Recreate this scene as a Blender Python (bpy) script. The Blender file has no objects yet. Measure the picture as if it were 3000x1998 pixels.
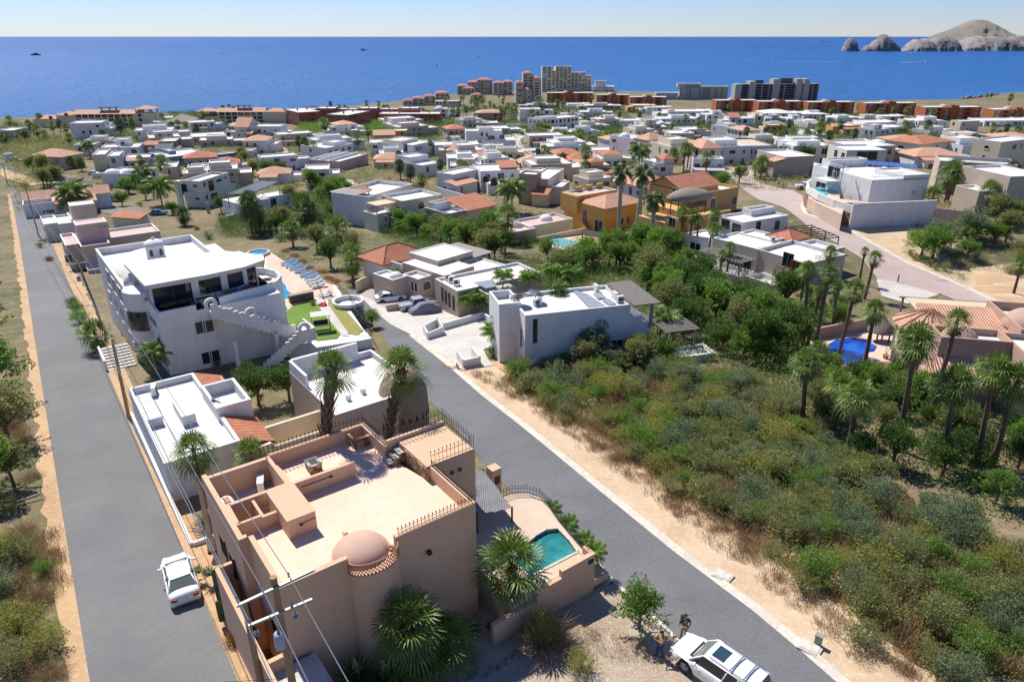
import bpy, bmesh, math, random
from mathutils import Vector, Matrix, noise
R = math.radians
rnd = random.Random(11)
col = bpy.context.scene.collection
scene = bpy.context.scene
# ---- camera, world, sun
F = 2042.; CX = 1500.; CY = 999.; HC = 65.; PT = math.atan(892/2042.)
sp, cp = math.sin(PT), math.cos(PT)
camd = bpy.data.cameras.new('camera'); cam = bpy.data.objects.new('camera', camd); col.objects.link(cam)
camd.sensor_width = 36; camd.lens = 36*F/3000.; camd.clip_start = .5; camd.clip_end = 120000
cam.location = (0,0, HC); cam.rotation_euler = (math.pi/2-PT, 0,0)
scene.camera = cam
W = bpy.data.worlds.new('World'); scene.world = W; W.use_nodes = True
nt = W.node_tree; bg = nt.nodes['Background']
sk = nt.nodes.new('ShaderNodeTexSky'); sk.sky_type = 'NISHITA'; sk.sun_disc = False
SUN_AZ = 128.; SUN_EL = 53.
sk.sun_elevation = R(SUN_EL); sk.sun_rotation = R(90-SUN_AZ)
sk.air_density = 1; sk.dust_density = 0; sk.ozone_density = 6; sk.altitude = 60
tn = nt.nodes.new('ShaderNodeMix'); tn.data_type = 'RGBA'; tn.blend_type = 'MULTIPLY'; tn.inputs[0].default_value = 1; tn.inputs[7].default_value = (.93,1,1.32,1)
nt.links.new(sk.outputs[0], tn.inputs[6]); nt.links.new(tn.outputs[2], bg.inputs[0]); bg.inputs[1].default_value = .052
sun = bpy.data.lights.new('sun', 'SUN'); sun.energy = 3.6; sun.angle = R(.53); sun.color = (1,.94,.85)
so = bpy.data.objects.new('sun', sun); col.objects.link(so)
sd = Vector((math.cos(R(SUN_AZ))*math.cos(R(SUN_EL)), math.sin(R(SUN_AZ))*math.cos(R(SUN_EL)), math.sin(R(SUN_EL))))
so.rotation_euler = sd.to_track_quat('Z', 'Y').to_euler(); so.location = (0,0,200)
scene.view_settings.view_transform = 'Standard'; scene.view_settings.look = 'None'
scene.view_settings.exposure = 0.85; scene.view_settings.gamma = 1
# ---- photograph geometry -> ground
def ray(px, py):
 a = (px-CX)/F; b = (py-CY)/F
 return Vector((a, cp-b*sp, -sp-b*cp))
def coast(x):
 K = [(-900,470),(-500,530),(-330,585),(-202,640),(-150,700),(-118,770),(-60,880),(20,950),(100,940),(174,900),(230,800),(300,770),(340,770),(480,800),(600,900),(900,1000)]
 for (a, b),(c, d) in zip(K, K[1:]):
  if x <= c: return b+(d-b)*(x-a)/(c-a) if x > a else b
 return K[-1][1]
KD = [(-60,22.),(30,27.5),(70,31.5),(100,35.3),(150,40.6),(240,45.8),(400,51.),(620,57.5),(780,60.5),(2000,61)]
def ss(t): t = max(0., min(1., t)); return t*t*(3-2*t)
def kd(y):
 for (a, b),(c, d) in zip(KD, KD[1:]):
  if y < c: return b+(d-b)*(y-a)/(c-a)
 return 61.
_kt = [sum(kd(i-60+j) for j in range(-14,15,2))/15 for i in range(0,1100)]
def T0(x, y):
 i = max(0., min(1098., y+60)); k = int(i); D = _kt[k]+(_kt[k+1]-_kt[k])*(i-k)
 return HC-D+8*ss((x-15)/38)*ss((y-85)/60)*(1-ss((y-210)/130))
def T(x, y):
 t = T0(x, y)
 if y > 380:
  c = coast(x)+10*noise.noise((x*.02,3,0))
  k = (c-y)/30.
  if k < 1: k = max(0, min(1,(k+.4)/1.4)); t = -4+(t+4)*k*k*(3-2*k)
 return t
def PZ(px, py, z):
 d = ray(px, py); t = (z-HC)/d.z
 return Vector((d.x*t, d.y*t, z))
def P(px, py, h=0):
 d = ray(px, py); lo, hi = 1., 1400.
 for _ in range(40):
  m = (lo+hi)/2
  if HC+d.z*m > T0(d.x*m, d.y*m)+h: lo = m
  else: hi = m
 return Vector((d.x*lo, d.y*lo, HC+d.z*lo))
def proj(v):
 z = v[2]-HC; dep = v[1]*cp-z*sp; up = v[1]*sp+z*cp
 return (CX+F*v[0]/dep, CY-F*up/dep)
def cropf(ox, oy, s): return lambda p: (ox+p[0]/s, oy+p[1]/s)
# ---- materials
MATS = {}
def newmat(name):
 m = bpy.data.materials.new(name); m.use_nodes = True; n = m.node_tree
 b = n.nodes['Principled BSDF']; MATS[name] = m
 return m, n, b
def N(n, t, **k):
 x = n.nodes.new(t)
 for a, v in k.items(): setattr(x, a, v)
 return x
def mixc(n, fac, a, b):
 x = N(n, 'ShaderNodeMix', data_type='RGBA')
 for s, v in ((x.inputs[0], fac),(x.inputs[6], a),(x.inputs[7], b)):
  if hasattr(v, 'is_output'): n.links.new(v, s)
  else: s.default_value = v if isinstance(v, (int, float)) else (*v, 1)
 return x.outputs[2]
def nz(n, scale, detail=4, rough=.6, coord='Object', stretch=None):
 tc = N(n, 'ShaderNodeTexCoord'); o = tc.outputs[coord]
 if stretch:
  mp = N(n, 'ShaderNodeMapping'); mp.inputs['Scale'].default_value = stretch; n.links.new(o, mp.inputs[0]); o = mp.outputs[0]
 x = N(n, 'ShaderNodeTexNoise'); x.inputs['Scale'].default_value = scale; x.inputs['Detail'].default_value = detail; x.inputs['Roughness'].default_value = rough
 n.links.new(o, x.inputs['Vector']); return x.outputs['Fac']
def ramp(n, src, a, b):
 x = N(n, 'ShaderNodeMapRange'); x.inputs[1].default_value = a; x.inputs[2].default_value = b; n.links.new(src, x.inputs[0]); return x.outputs[0]
def bump(n, b, src, st=.3, dist=.05):
 x = N(n, 'ShaderNodeBump'); x.inputs['Strength'].default_value = st; x.inputs['Distance'].default_value = dist
 n.links.new(src, x.inputs['Height']); n.links.new(x.outputs[0], b.inputs['Normal'])
def stucco(name, c, rough=.85, var=.12, scale=.6):
 if name in MATS: return MATS[name]
 m, n, b = newmat(name)
 f = ramp(n, nz(n, scale, 5,.65),.35,.7)
 f2 = ramp(n, nz(n, 2.2,4,.7, 'Object', (1,1,.15)),.5,.8)
 d = tuple(x*(1-var) for x in c); e = tuple(x*(1-var*1.4) for x in c)
 o = mixc(n, f, c, d); o = mixc(n, f2, o, e)
 n.links.new(o, b.inputs['Base Color']); b.inputs['Roughness'].default_value = rough
 bump(n, b, nz(n, 14,4),.25,.02); return m
def plain(name, c, rough=.6, metal=0, spec=.5):
 if name in MATS: return MATS[name]
 m, n, b = newmat(name); f = ramp(n, nz(n, 3,4),.3,.7)
 n.links.new(mixc(n, f, c, tuple(x*.86 for x in c)), b.inputs['Base Color'])
 b.inputs['Roughness'].default_value = rough; b.inputs['Metallic'].default_value = metal; b.inputs['Specular IOR Level'].default_value = spec
 return m
def ground(name, c1, c2, c3=None, s=.25, fine=6, rough=.95, bs=.4, bd=.05, k=(.4,.62)):
 m, n, b = newmat(name)
 o = mixc(n, ramp(n, nz(n, s, 6,.7), *k), c1, c2)
 if c3: o = mixc(n, ramp(n, nz(n, fine, 5,.75),.5,.72), o, c3)
 n.links.new(o, b.inputs['Base Color']); b.inputs['Roughness'].default_value = rough
 bump(n, b, nz(n, fine*1.7,6,.75), bs, bd); return m
def leafmat(name, c1, c2, c3, trans=.5, rough=.5):
 m, n, b = newmat(name)
 oi = N(n, 'ShaderNodeObjectInfo'); g = N(n, 'ShaderNodeNewGeometry')
 o = mixc(n, oi.outputs['Random'], c1, c2)
 o = mixc(n, ramp(n, g.outputs['Random Per Island'], .45,1.), o, c3)
 n.links.new(o, b.inputs['Base Color']); b.inputs['Roughness'].default_value = rough; b.inputs['Specular IOR Level'].default_value = .35
 tr = N(n, 'ShaderNodeBsdfTranslucent'); n.links.new(o, tr.inputs[0])
 mx = N(n, 'ShaderNodeMixShader'); mx.inputs[0].default_value = trans
 n.links.new(b.outputs[0], mx.inputs[1]); n.links.new(tr.outputs[0], mx.inputs[2])
 n.links.new(mx.outputs[0], n.nodes['Material Output'].inputs[0]); return m
def tilemat(name, c1, c2, c3):
 m, n, b = newmat(name)
 uv = N(n, 'ShaderNodeUVMap'); s = N(n, 'ShaderNodeSeparateXYZ'); n.links.new(uv.outputs[0], s.inputs[0])
 def M(op, a, bb=None):
  x = N(n, 'ShaderNodeMath', operation=op)
  for i, v in enumerate((a, bb)):
   if v is None: continue
   if hasattr(v, 'is_output'): n.links.new(v, x.inputs[i])
   else: x.inputs[i].default_value = v
  return x.outputs[0]
 u, v = s.outputs[0], s.outputs[1]
 wu = M('ABSOLUTE', M('SINE', M('MULTIPLY', u, math.pi/.26)))
 fv = M('FRACT', M('DIVIDE', v, .38))
 cell = N(n, 'ShaderNodeCombineXYZ'); n.links.new(M('FLOOR', M('DIVIDE', u, .26)), cell.inputs[0]); n.links.new(M('FLOOR', M('DIVIDE', v, .38)), cell.inputs[1])
 wn = N(n, 'ShaderNodeTexWhiteNoise'); n.links.new(cell.outputs[0], wn.inputs[0])
 o = mixc(n, wn.outputs[0], c1, c2); o = mixc(n, ramp(n, nz(n, .8,5),.42,.7), o, c3)
 n.links.new(o, b.inputs['Base Color']); b.inputs['Roughness'].default_value = .8
 hgt = M('ADD', M('MULTIPLY', wu, 1.), M('MULTIPLY', fv, .45))
 bump(n, b, hgt, 1., .09); return m
def glassy(name, c=(.015,.025,.035), rough=.08):
 m, n, b = newmat(name); b.inputs['Base Color'].default_value = (*c, 1); b.inputs['Roughness'].default_value = rough
 b.inputs['Specular IOR Level'].default_value = .6
 bump(n, b, nz(n, 1.5,2),.04,.05); return m
# ---- mesh builder
class MB:
 def __init__(s): s.v = []; s.f = []; s.m = []; s.uv = {}; s.sm = False
 def add(s, vs, fs, m=0):
  o = len(s.v); s.v += [tuple(x) for x in vs]
  for f in fs: s.f.append(tuple(o+i for i in f)); s.m.append(m)
  return s
 def quad(s, a, b, c, d, m=0, uv=None):
  s.add((a, b, c, d), [(0,1,2,3)], m)
  if uv: s.uv[len(s.f)-1] = uv
 def poly(s, pts, m=0, uv=None):
  s.add(pts, [tuple(range(len(pts)))], m)
  if uv: s.uv[len(s.f)-1] = uv
 def box(s, x0, x1, y0, y1, z0, z1, m=0, mt=None):
  v = [(x0, y0, z0),(x1, y0, z0),(x1, y1, z0),(x0, y1, z0),(x0, y0, z1),(x1, y0, z1),(x1, y1, z1),(x0, y1, z1)]
  s.add(v, [(0,3,2,1),(0,1,5,4),(1,2,6,5),(2,3,7,6),(3,0,4,7)], m)
  s.add(v[4:], [(0,1,2,3)], m if mt is None else mt); return s
 def obox(s, c, sx, sy, sz, rz=0, m=0, rx=0, ry=0):
  M = Matrix.Translation(c) @ Matrix.Rotation(rz, 4, 'Z') @ Matrix.Rotation(ry, 4, 'Y') @ Matrix.Rotation(rx, 4, 'X')
  v = [M @ Vector((a*sx/2, b*sy/2, d*sz/2)) for d in (-1,1) for a, b in ((-1,-1),(1,-1),(1,1),(-1,1))]
  s.add(v, [(0,3,2,1),(0,1,5,4),(1,2,6,5),(2,3,7,6),(3,0,4,7),(4,5,6,7)], m); return s
 def prism(s, pts, z0, z1, m=0, mt=None):
  n = len(pts); b = [(p[0], p[1], z0) for p in pts]; t = [(p[0], p[1], z1) for p in pts]
  ar = sum(pts[i][0]*pts[(i+1) % n][1]-pts[(i+1) % n][0]*pts[i][1] for i in range(n))
  if ar < 0: b.reverse(); t.reverse()
  s.add(b+t, [(i, (i+1) % n, n+(i+1) % n, n+i) for i in range(n)]+[tuple(range(n-1,-1,-1))], m)
  s.add(t, [tuple(range(n))], m if mt is None else mt); return s
 def tube(s, p, q, r0, r1=None, n=7, m=0, cap=True):
  r1 = r0 if r1 is None else r1
  p = Vector(p); q = Vector(q); d = (q-p)
  if d.length < 1e-6: return s
  k = d.to_track_quat('Z', 'Y'); a = []
  for c, r in ((p, r0),(q, r1)):
   a += [c+k @ Vector((r*math.cos(2*math.pi*i/n), r*math.sin(2*math.pi*i/n),0)) for i in range(n)]
  fs = [(i, (i+1) % n, n+(i+1) % n, n+i) for i in range(n)]
  if cap: fs += [tuple(range(n-1,-1,-1)), tuple(range(n, 2*n))]
  s.add(a, fs, m); return s
 def path(s, pts, r, n=6, m=0):
  for i, (a, b) in enumerate(zip(pts, pts[1:])):
   ra = r if not isinstance(r, (list, tuple)) else r[i]; rb = r if not isinstance(r, (list, tuple)) else r[i+1]
   s.tube(a, b, ra, rb, n, m)
  return s
 def lathe(s, c, prof, n=20, m=0, a0=0, a1=2*math.pi, sx=1, sy=1):
  full = abs(a1-a0-2*math.pi) < 1e-4; k = n if full else n+1; o = len(s.v)
  for r, z in prof:
   for i in range(k):
    a = a0+(a1-a0)*i/n; s.v.append((c[0]+sx*r*math.cos(a), c[1]+sy*r*math.sin(a), c[2]+z))
  for j in range(len(prof)-1):
   for i in range(n):
    i2 = (i+1) % k
    s.f.append((o+j*k+i, o+j*k+i2, o+(j+1)*k+i2, o+(j+1)*k+i)); s.m.append(m)
  return s
 def dome(s, c, rx, ry, h, m=0, n=24, k=8):
  s.lathe(c, [(math.cos(i*math.pi/2/k)+1e-4, h*math.sin(i*math.pi/2/k)) for i in range(k+1)], n, m, sx=rx, sy=ry); return s
 def build(s, name, mats, parent=None, loc=None, rz=0, smooth=None, shift=None):
  me = bpy.data.meshes.new(name)
  v = s.v
  if shift: v = [(a-shift[0], b-shift[1], c-shift[2]) for a, b, c in v]
  me.from_pydata(v, [], s.f)
  mats = mats if isinstance(mats, (list, tuple)) else [mats]
  for m in mats: me.materials.append(m)
  if len(mats) > 1: me.polygons.foreach_set('material_index', s.m)
  if s.uv:
   l = me.uv_layers.new(name='UVMap')
   for fi, uv in s.uv.items():
    p = me.polygons[fi]
    for li, c in zip(p.loop_indices, uv): l.data[li].uv = c
  if smooth or s.sm: me.polygons.foreach_set('use_smooth', [True]*len(me.polygons))
  me.update()
  o = bpy.data.objects.new(name, me); col.objects.link(o)
  if parent: o.parent = parent
  if loc is not None: o.location = loc
  if rz: o.rotation_euler.z = rz
  return o
def tag(o, label=None, cat=None, group=None, kind=None):
 if label: o['label'] = label
 if cat: o['category'] = cat
 if group: o['group'] = group
 if kind: o['kind'] = kind
 return o
def thing(name, label, cat, loc=(0,0,0), rz=0, group=None):
 o = bpy.data.objects.new(name, None); col.objects.link(o); o.empty_display_size = .3
 o.location = loc; o.rotation_euler = (0,0, rz); return tag(o, label, cat, group)
def kids(o): return [c for c in bpy.data.objects if c.parent == o]
def copytree(src, ch, loc, rz, sc=1., label=None, cat=None, group=None):
 r = src.copy(); col.objects.link(r); r.location = loc; r.rotation_euler = (0,0, rz); r.scale = (sc, sc, sc) if not hasattr(sc, '__len__') else sc
 if label: r['label'] = label
 if group: r['group'] = group
 for c, gs in ch:
  d = c.copy(); col.objects.link(d); d.parent = r
  for g in gs: e = g.copy(); col.objects.link(e); e.parent = d
 return r
def struct(mb, name, mat, **k): return tag(mb.build(name, mat, **k), kind='structure')
def strip(L, Rr, lift, n=1, jit=0):
 def sub(l):
  o = []
  for p, q in zip(l, l[1:]):
   m = 8
   o += [Vector(p)+(Vector(q)-Vector(p))*(i/m) for i in range(m)]
  return o+[Vector(l[-1])]
 L = sub(L); Rr = sub(Rr)
 if jit:
  for l, o in ((L, Rr),(Rr, L)):
   l[:] = [p+(p-q).normalized()*jit*(noise.noise(p*.45)*1.2+noise.noise(p*1.9)*.6) for p, q in zip(l, list(o))]
 mb = MB(); a = [(p[0], p[1], T0(p[0], p[1])+lift) for p in L]; b = [(p[0], p[1], T0(p[0], p[1])+lift) for p in Rr]
 for i in range(len(a)-1): mb.quad(a[i], b[i], b[i+1], a[i+1])
 return mb
def drape(name, p, lift, mat):
 bm = bmesh.new(); f = bm.faces.new([bm.verts.new((q.x, q.y, 0)) for q in p]); far = min(q.y for q in p); far = max(far, 0)
 st = 2.5+far*.02
 bmesh.ops.triangulate(bm, faces=bm.faces[:])
 xs = [q.x for q in p]; ys = [q.y for q in p]
 k = math.ceil(min(xs)/st)*st
 while k < max(xs): bmesh.ops.bisect_plane(bm, geom=bm.verts[:]+bm.edges[:]+bm.faces[:], plane_co=(k, 0,0), plane_no=(1,0,0)); k += st
 k = math.ceil(min(ys)/st)*st
 while k < max(ys): bmesh.ops.bisect_plane(bm, geom=bm.verts[:]+bm.edges[:]+bm.faces[:], plane_co=(0, k, 0), plane_no=(0,1,0)); k += st
 bm.verts.index_update(); mb = MB(); mb.v = [(v.co.x, v.co.y, T(v.co.x, v.co.y)+lift+far*.0006) for v in bm.verts]
 for f in bm.faces:
  i = [v.index for v in f.verts]
  if f.normal.z < 0: i.reverse()
  mb.f.append(tuple(i)); mb.m.append(0)
 bm.free(); return struct(mb, name, mat)
def sheet(name, pts, lift, mat, h=0, label=None, thick=0, za=None, deep=3.5):
 if za is not None:
  p = [PZ(x, y, za+lift) for x, y in pts]; mb = MB(); mb.prism([(q.x, q.y) for q in p], za-deep, za+lift); return struct(mb, name, mat)
 p = [P(x, y, h) for x, y in pts]; c = sum((Vector(q) for q in p), Vector())/len(p)
 mb = MB()
 if not (h or thick): return drape(name, p, lift, mat)
 if h or thick:
  z = c.z; p = [PZ(x, y, z) for x, y in pts]
  mb.prism([(q.x, q.y) for q in p], z-max(h, thick)-1.5, z+lift)
 else: mb.poly([(q.x, q.y, q.z+lift) for q in p])
 ar = sum(p[i].x*p[(i+1) % len(p)].y-p[(i+1) % len(p)].x*p[i].y for i in range(len(p)))
 if ar < 0 and not (h or thick): mb.f = [tuple(reversed(f)) for f in mb.f]
 return struct(mb, name, mat)
# ---- palette
M_white = stucco('white stucco', (.76,.75,.73), var=.16)
M_roofw = stucco('white roof coating', (.70,.68,.635),.8,.24,.3)
M_cream = stucco('cream stucco', (.72,.62,.45), var=.1)
M_beige = stucco('beige stucco', (.52,.43,.34), var=.12)
M_tan = stucco('tan stucco', (.42,.32,.24), var=.12)
M_gold = stucco('golden yellow stucco', (.62,.36,.10), var=.1)
M_amber = stucco('amber stucco', (.58,.35,.14), var=.1)
M_peach = stucco('peach stucco', (.66,.43,.28),.88,.1,.3)
M_peachf = stucco('peach roof coating', (.78,.57,.43),.88,.14,.22)
M_orange = stucco('burnt orange stucco', (.42,.13,.045), var=.14)
M_redb = stucco('brick red stucco', (.36,.13,.085), var=.14)
M_pink = stucco('pink stucco', (.6,.42,.38), var=.1)
M_slate = stucco('blue grey stucco', (.17,.24,.34), var=.1)
M_grey = stucco('grey concrete', (.42,.42,.41), var=.14)
M_dgrey = stucco('dark concrete', (.10,.115,.14), var=.2)
M_pale = stucco('pale green grey stucco', (.66,.66,.56), var=.1)
M_sand = stucco('sandstone stucco', (.54,.46,.35), var=.12)
M_villa = stucco('tan pink stucco', (.44,.29,.22), var=.1)
M_tile = tilemat('terracotta tiles', (.50,.17,.08),(.62,.26,.14),(.40,.16,.09))
M_tile2 = tilemat('pale terracotta tiles', (.62,.33,.2),(.7,.42,.28),(.55,.3,.2))
M_tiler = tilemat('pink red tiles', (.55,.19,.15),(.6,.26,.2),(.45,.16,.13))
M_glass = glassy('dark glass'); M_glassb = glassy('blue glass', (.03,.06,.09))
M_frame = plain('white frame', (.7,.7,.68)); M_bfr = plain('brown frame', (.12,.07,.045)); M_iron = plain('rusty iron', (.055,.03,.022),.7)
M_dwood = plain('dark timber', (.10,.065,.05),.8); M_gwood = plain('weathered timber', (.28,.25,.22),.85); M_wood = plain('pole timber', (.36,.235,.13),.85)
M_metal = plain('galvanised steel', (.3,.33,.36),.4,.6); M_black = plain('black rubber', (.02,.02,.02),.7)
M_whitep = plain('white plastic', (.75,.75,.73),.45); M_panel = plain('solar glass', (.32,.34,.37),.2); M_panelb = plain('blue solar cells', (.03,.10,.38),.25)
M_shade = plain('shade cloth', (.62,.5,.33),.9); M_red = plain('red cloth', (.5,.02,.03),.8); M_blue = plain('blue cloth', (.04,.2,.5),.8); M_teal = plain('turquoise cloth', (.15,.5,.6),.8)
M_stone, n_, b_ = newmat('rubble stone')
v_ = N(n_, 'ShaderNodeTexVoronoi'); v_.inputs['Scale'].default_value = 3.2; v_.inputs['Randomness'].default_value = 1
tc_ = N(n_, 'ShaderNodeTexCoord'); n_.links.new(tc_.outputs['Object'], v_.inputs['Vector'])
sx_ = N(n_, 'ShaderNodeSeparateColor'); n_.links.new(v_.outputs['Color'], sx_.inputs[0])
o_ = mixc(n_, sx_.outputs[0], (.36,.21,.10),(.52,.36,.20)); o_ = mixc(n_, ramp(n_, v_.outputs['Distance'], .35,.6), o_, (.14,.09,.06))
n_.links.new(o_, b_.inputs['Base Color']); b_.inputs['Roughness'].default_value = .9; bump(n_, b_, v_.outputs['Distance'], .8,-.1)
M_gstone, n_, b_ = newmat('grey rubble stone')
v_ = N(n_, 'ShaderNodeTexVoronoi'); v_.inputs['Scale'].default_value = 2.6
tc_ = N(n_, 'ShaderNodeTexCoord'); n_.links.new(tc_.outputs['Object'], v_.inputs['Vector'])
sx_ = N(n_, 'ShaderNodeSeparateColor'); n_.links.new(v_.outputs['Color'], sx_.inputs[0])
o_ = mixc(n_, sx_.outputs[0], (.3,.29,.27),(.5,.48,.44)); n_.links.new(mixc(n_, ramp(n_, v_.outputs['Distance'], .4,.6), o_, (.15,.14,.13)), b_.inputs['Base Color']); b_.inputs['Roughness'].default_value = .9
M_thatch, n_, b_ = newmat('palm thatch')
o_ = mixc(n_, ramp(n_, nz(n_, 5,6,.8),.35,.65),(.20,.17,.13),(.42,.37,.29)); n_.links.new(o_, b_.inputs['Base Color']); b_.inputs['Roughness'].default_value = 1; bump(n_, b_, nz(n_, 9,6,.8),1,.2)
M_net, n_, b_ = newmat('grey shade net')
wv_ = N(n_, 'ShaderNodeTexWave'); wv_.inputs['Scale'].default_value = 3.; wv_.inputs['Distortion'].default_value = 3; wv_.inputs['Detail'].default_value = 3
tc_ = N(n_, 'ShaderNodeTexCoord'); n_.links.new(tc_.outputs['Object'], wv_.inputs['Vector'])
o_ = mixc(n_, ramp(n_, nz(n_, 12,5,.8),.4,.62),(.17,.17,.18),(.34,.33,.32)); o_ = mixc(n_, wv_.outputs['Fac'], o_, (.2,.2,.21)); n_.links.new(o_, b_.inputs['Base Color']); b_.inputs['Roughness'].default_value = .95
bump(n_, b_, wv_.outputs['Fac'], .6,.04)
M_asph = ground('new asphalt', (.11,.112,.12),(.15,.152,.158),(.20,.198,.19),.12,9,.9,.25,.01,(.42,.66))
M_asph2 = ground('worn asphalt', (.145,.145,.147),(.19,.19,.187),(.12,.12,.12),.10,7,.92,.3,.01,(.4,.66))
M_conc = ground('pale concrete', (.55,.52,.47),(.46,.43,.39),(.38,.355,.32),.3,2.2,.9,.2,.01)
M_kerb = ground('kerb concrete', (.60,.56,.48),(.50,.46,.39),(.36,.32,.26),.8,4,.9,.3,.01)
M_dirt = ground('sandy dirt', (.56,.42,.28),(.45,.32,.195),(.62,.52,.40),.22,3.5,1,.5,.04)
M_dirt2 = ground('orange dirt', (.50,.33,.18),(.40,.26,.14),(.58,.43,.28),.3,4,1,.6,.05)
M_land = ground('dry scrub soil', (.20,.155,.085),(.085,.095,.035),(.30,.225,.13),.045,.7,1,.6,.2)
M_gravel = ground('rocky gravel', (.46,.38,.29),(.33,.25,.17),(.66,.6,.52),.28,9,1,.9,.05)
M_paver = ground('pink pavers', (.42,.335,.30),(.36,.285,.255),(.48,.40,.36),.15,5,.9,.3,.01)
M_deck = ground('sandstone paving', (.60,.47,.36),(.52,.40,.30), None, .5,3,.85,.2,.01)
M_grass = ground('lawn', (.12,.22,.03),(.17,.26,.04),(.08,.15,.02),.5,12,1,1,.05)
M_grassd = ground('dry lawn', (.26,.25,.06),(.34,.28,.10),(.2,.2,.05),.5,10,1,1,.05)
def poolmat(name, c, c2):
 m, n, b = newmat(name)
 n.links.new(mixc(n, ramp(n, nz(n, .5,3),.4,.65), c, c2), b.inputs['Base Color']); b.inputs['Roughness'].default_value = .06
 bump(n, b, nz(n, 3,4),.12,.05); return m
M_poolt = poolmat('teal pool water', (.015,.16,.17),(.05,.30,.29)); M_poolb = poolmat('deep blue pool water', (.005,.05,.38),(.005,.09,.5)); M_poola = poolmat('aqua pool water', (.01,.22,.42),(.03,.32,.5)); M_pooll = poolmat('pale aqua pool water', (.12,.42,.46),(.2,.5,.5))
# ---- ground and sea
mb = MB(); XS = [-760+9*i for i in range(63)]+[-190+3*i for i in range(125)]+[188+9*i for i in range(110)]; YS = [-40+3*i for i in range(100)]+[262+9*i for i in range(94)]
for y in YS:
 for x in XS: mb.v.append((x, y, T(x, y)))
nx = len(XS)
for j in range(len(YS)-1):
 for i in range(nx-1):
  a = j*nx+i; mb.f.append((a, a+1, a+nx+1, a+nx)); mb.m.append(0)
struct(mb, 'ground', M_land, smooth=True)
m, n, b = newmat('sea water')
g = N(n, 'ShaderNodeNewGeometry'); s = N(n, 'ShaderNodeSeparateXYZ'); n.links.new(g.outputs['Position'], s.inputs[0])
far = ramp(n, s.outputs[1], 450,5000)
c = mixc(n, far, (.002,.14,.40),(.003,.065,.26)); c = mixc(n, ramp(n, nz(n, .004,5,.6),.35,.65), c, (.003,.10,.32))
n.links.new(c, b.inputs['Base Color']); b.inputs['Roughness'].default_value = .33; b.inputs['Specular IOR Level'].default_value = .16
n1 = nz(n, .09,8,.72, 'Object', (1,.45,1)); n2 = nz(n, .018,4,.6, 'Object', (1,.4,1))
n.links.new(mixc(n, ramp(n, n1,.42,.62), mixc(n, .32, c, (0,.02,.12)), c), b.inputs['Base Color']); ad = N(n, 'ShaderNodeMath', operation='ADD'); n.links.new(n1, ad.inputs[0]); n.links.new(n2, ad.inputs[1]); bump(n, b, ad.outputs[0], 1., 5)
mb = MB(); yy = [300,900,2500,8000,30000,100000];
for a, c in zip(yy, yy[1:]): mb.quad((-90000, a, 0),(90000, a, 0),(90000, c, 0),(-90000, c, 0))
struct(mb, 'sea', m)
m, n, b = newmat('sea foam'); f = ramp(n, nz(n, .12,6,.75, 'Object', (1,.6,1)),.50,.62)
b.inputs['Base Color'].default_value = (.8,.84,.86,1); b.inputs['Roughness'].default_value = .9
t = N(n, 'ShaderNodeBsdfTransparent'); mx = N(n, 'ShaderNodeMixShader'); n.links.new(f, mx.inputs[0]); n.links.new(t.outputs[0], mx.inputs[1]); n.links.new(b.outputs[0], mx.inputs[2]); n.links.new(mx.outputs[0], n.nodes['Material Output'].inputs[0])
mb = MB(); X = -180
while X < 700:
 a0, a1 = coast(X)+10*noise.noise((X*.02,3,0)), coast(X+8)+10*noise.noise(((X+8)*.02,3,0))
 w0 = 14+16*abs(noise.noise((X*.03,0,0))); w1 = 14+16*abs(noise.noise(((X+8)*.03,0,0)))
 mb.quad((X, a0-26,.25),(X+8, a1-26,.25),(X+8, a1+w1-8,.25),(X, a0+w0-8,.25)); X += 8
struct(mb, 'surf', m)
# ---- roads (left hill road, right road, far roads)
def pw(l, h=0): return [P(x, y, h) for x, y in l]
d = Vector((-math.sin(R(35.15)), math.cos(R(35.15)),0)); L0 = Vector((-19.4,23.1,0)); R0 = Vector((-12.6,23.1,0))
mbr = strip([L0+d*t for t in (-30,0,30,60,90,120,150,180,210,240)], [R0+d*t for t in (-30,0,30,60,90,120,150,180,210,240)], .03)
struct(mbr, 'hill_road', M_asph2)
mbr = strip([L0-Vector((1.1,0,0))+d*t for t in range(-30,242,8)], [R0+Vector((1.9,0,0))+d*t for t in range(-30,242,8)], .012, jit=.5)
struct(mbr, 'hill_road_verge', M_dirt2)
RL = pw([(2200,2130),(1985,1872),(1923,1811),(1816,1718),(1745,1640),(1527,1469),(1447,1389),(1380,1310),(1320,1235),(1259,1174),(1156,1040),(1110,960),(1068,914),(1046,880),(1010,850)])
RR = pw([(2600,2125),(2449,1998),(2349,1910),(2199,1785),(1967,1611),(1745,1429),(1589,1300),(1515,1240),(1412,1160),(1317,1077),(1198,983),(1144,944),(1100,900),(1075,870),(1040,840)])
struct(strip(RL, RR, .03), 'street', M_asph)
def off(l, dd):
 o = []
 for i, p in enumerate(l):
  q = l[min(i+1, len(l)-1)]-l[max(i-1,0)]; q = Vector((q.x, q.y, 0)).normalized(); nn = Vector((q.y, -q.x, 0))
  o.append(p+nn*dd)
 return o
def kerb(l, d0, d1, name, h=.1):
 mb = MB(); a = off(l, d0); b = off(l, d1)
 for i in range(len(a)-1):
  A, B, C, D = a[i], b[i], b[i+1], a[i+1]; z = Vector((0,0, h)); s = Vector((0,0,.012))
  mb.quad(A+z*.5, B+z, C+z, D+z*.5); mb.quad(A+s, A+z*.5, D+z*.5, D+s); mb.quad(B+z, B+s, C+s, C+z)
 return struct(mb, name, M_kerb)
kerb(RR[:11], .0,.55, 'kerb'); kerb(RL[:6], -.16,0, 'kerb', .12)
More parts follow.
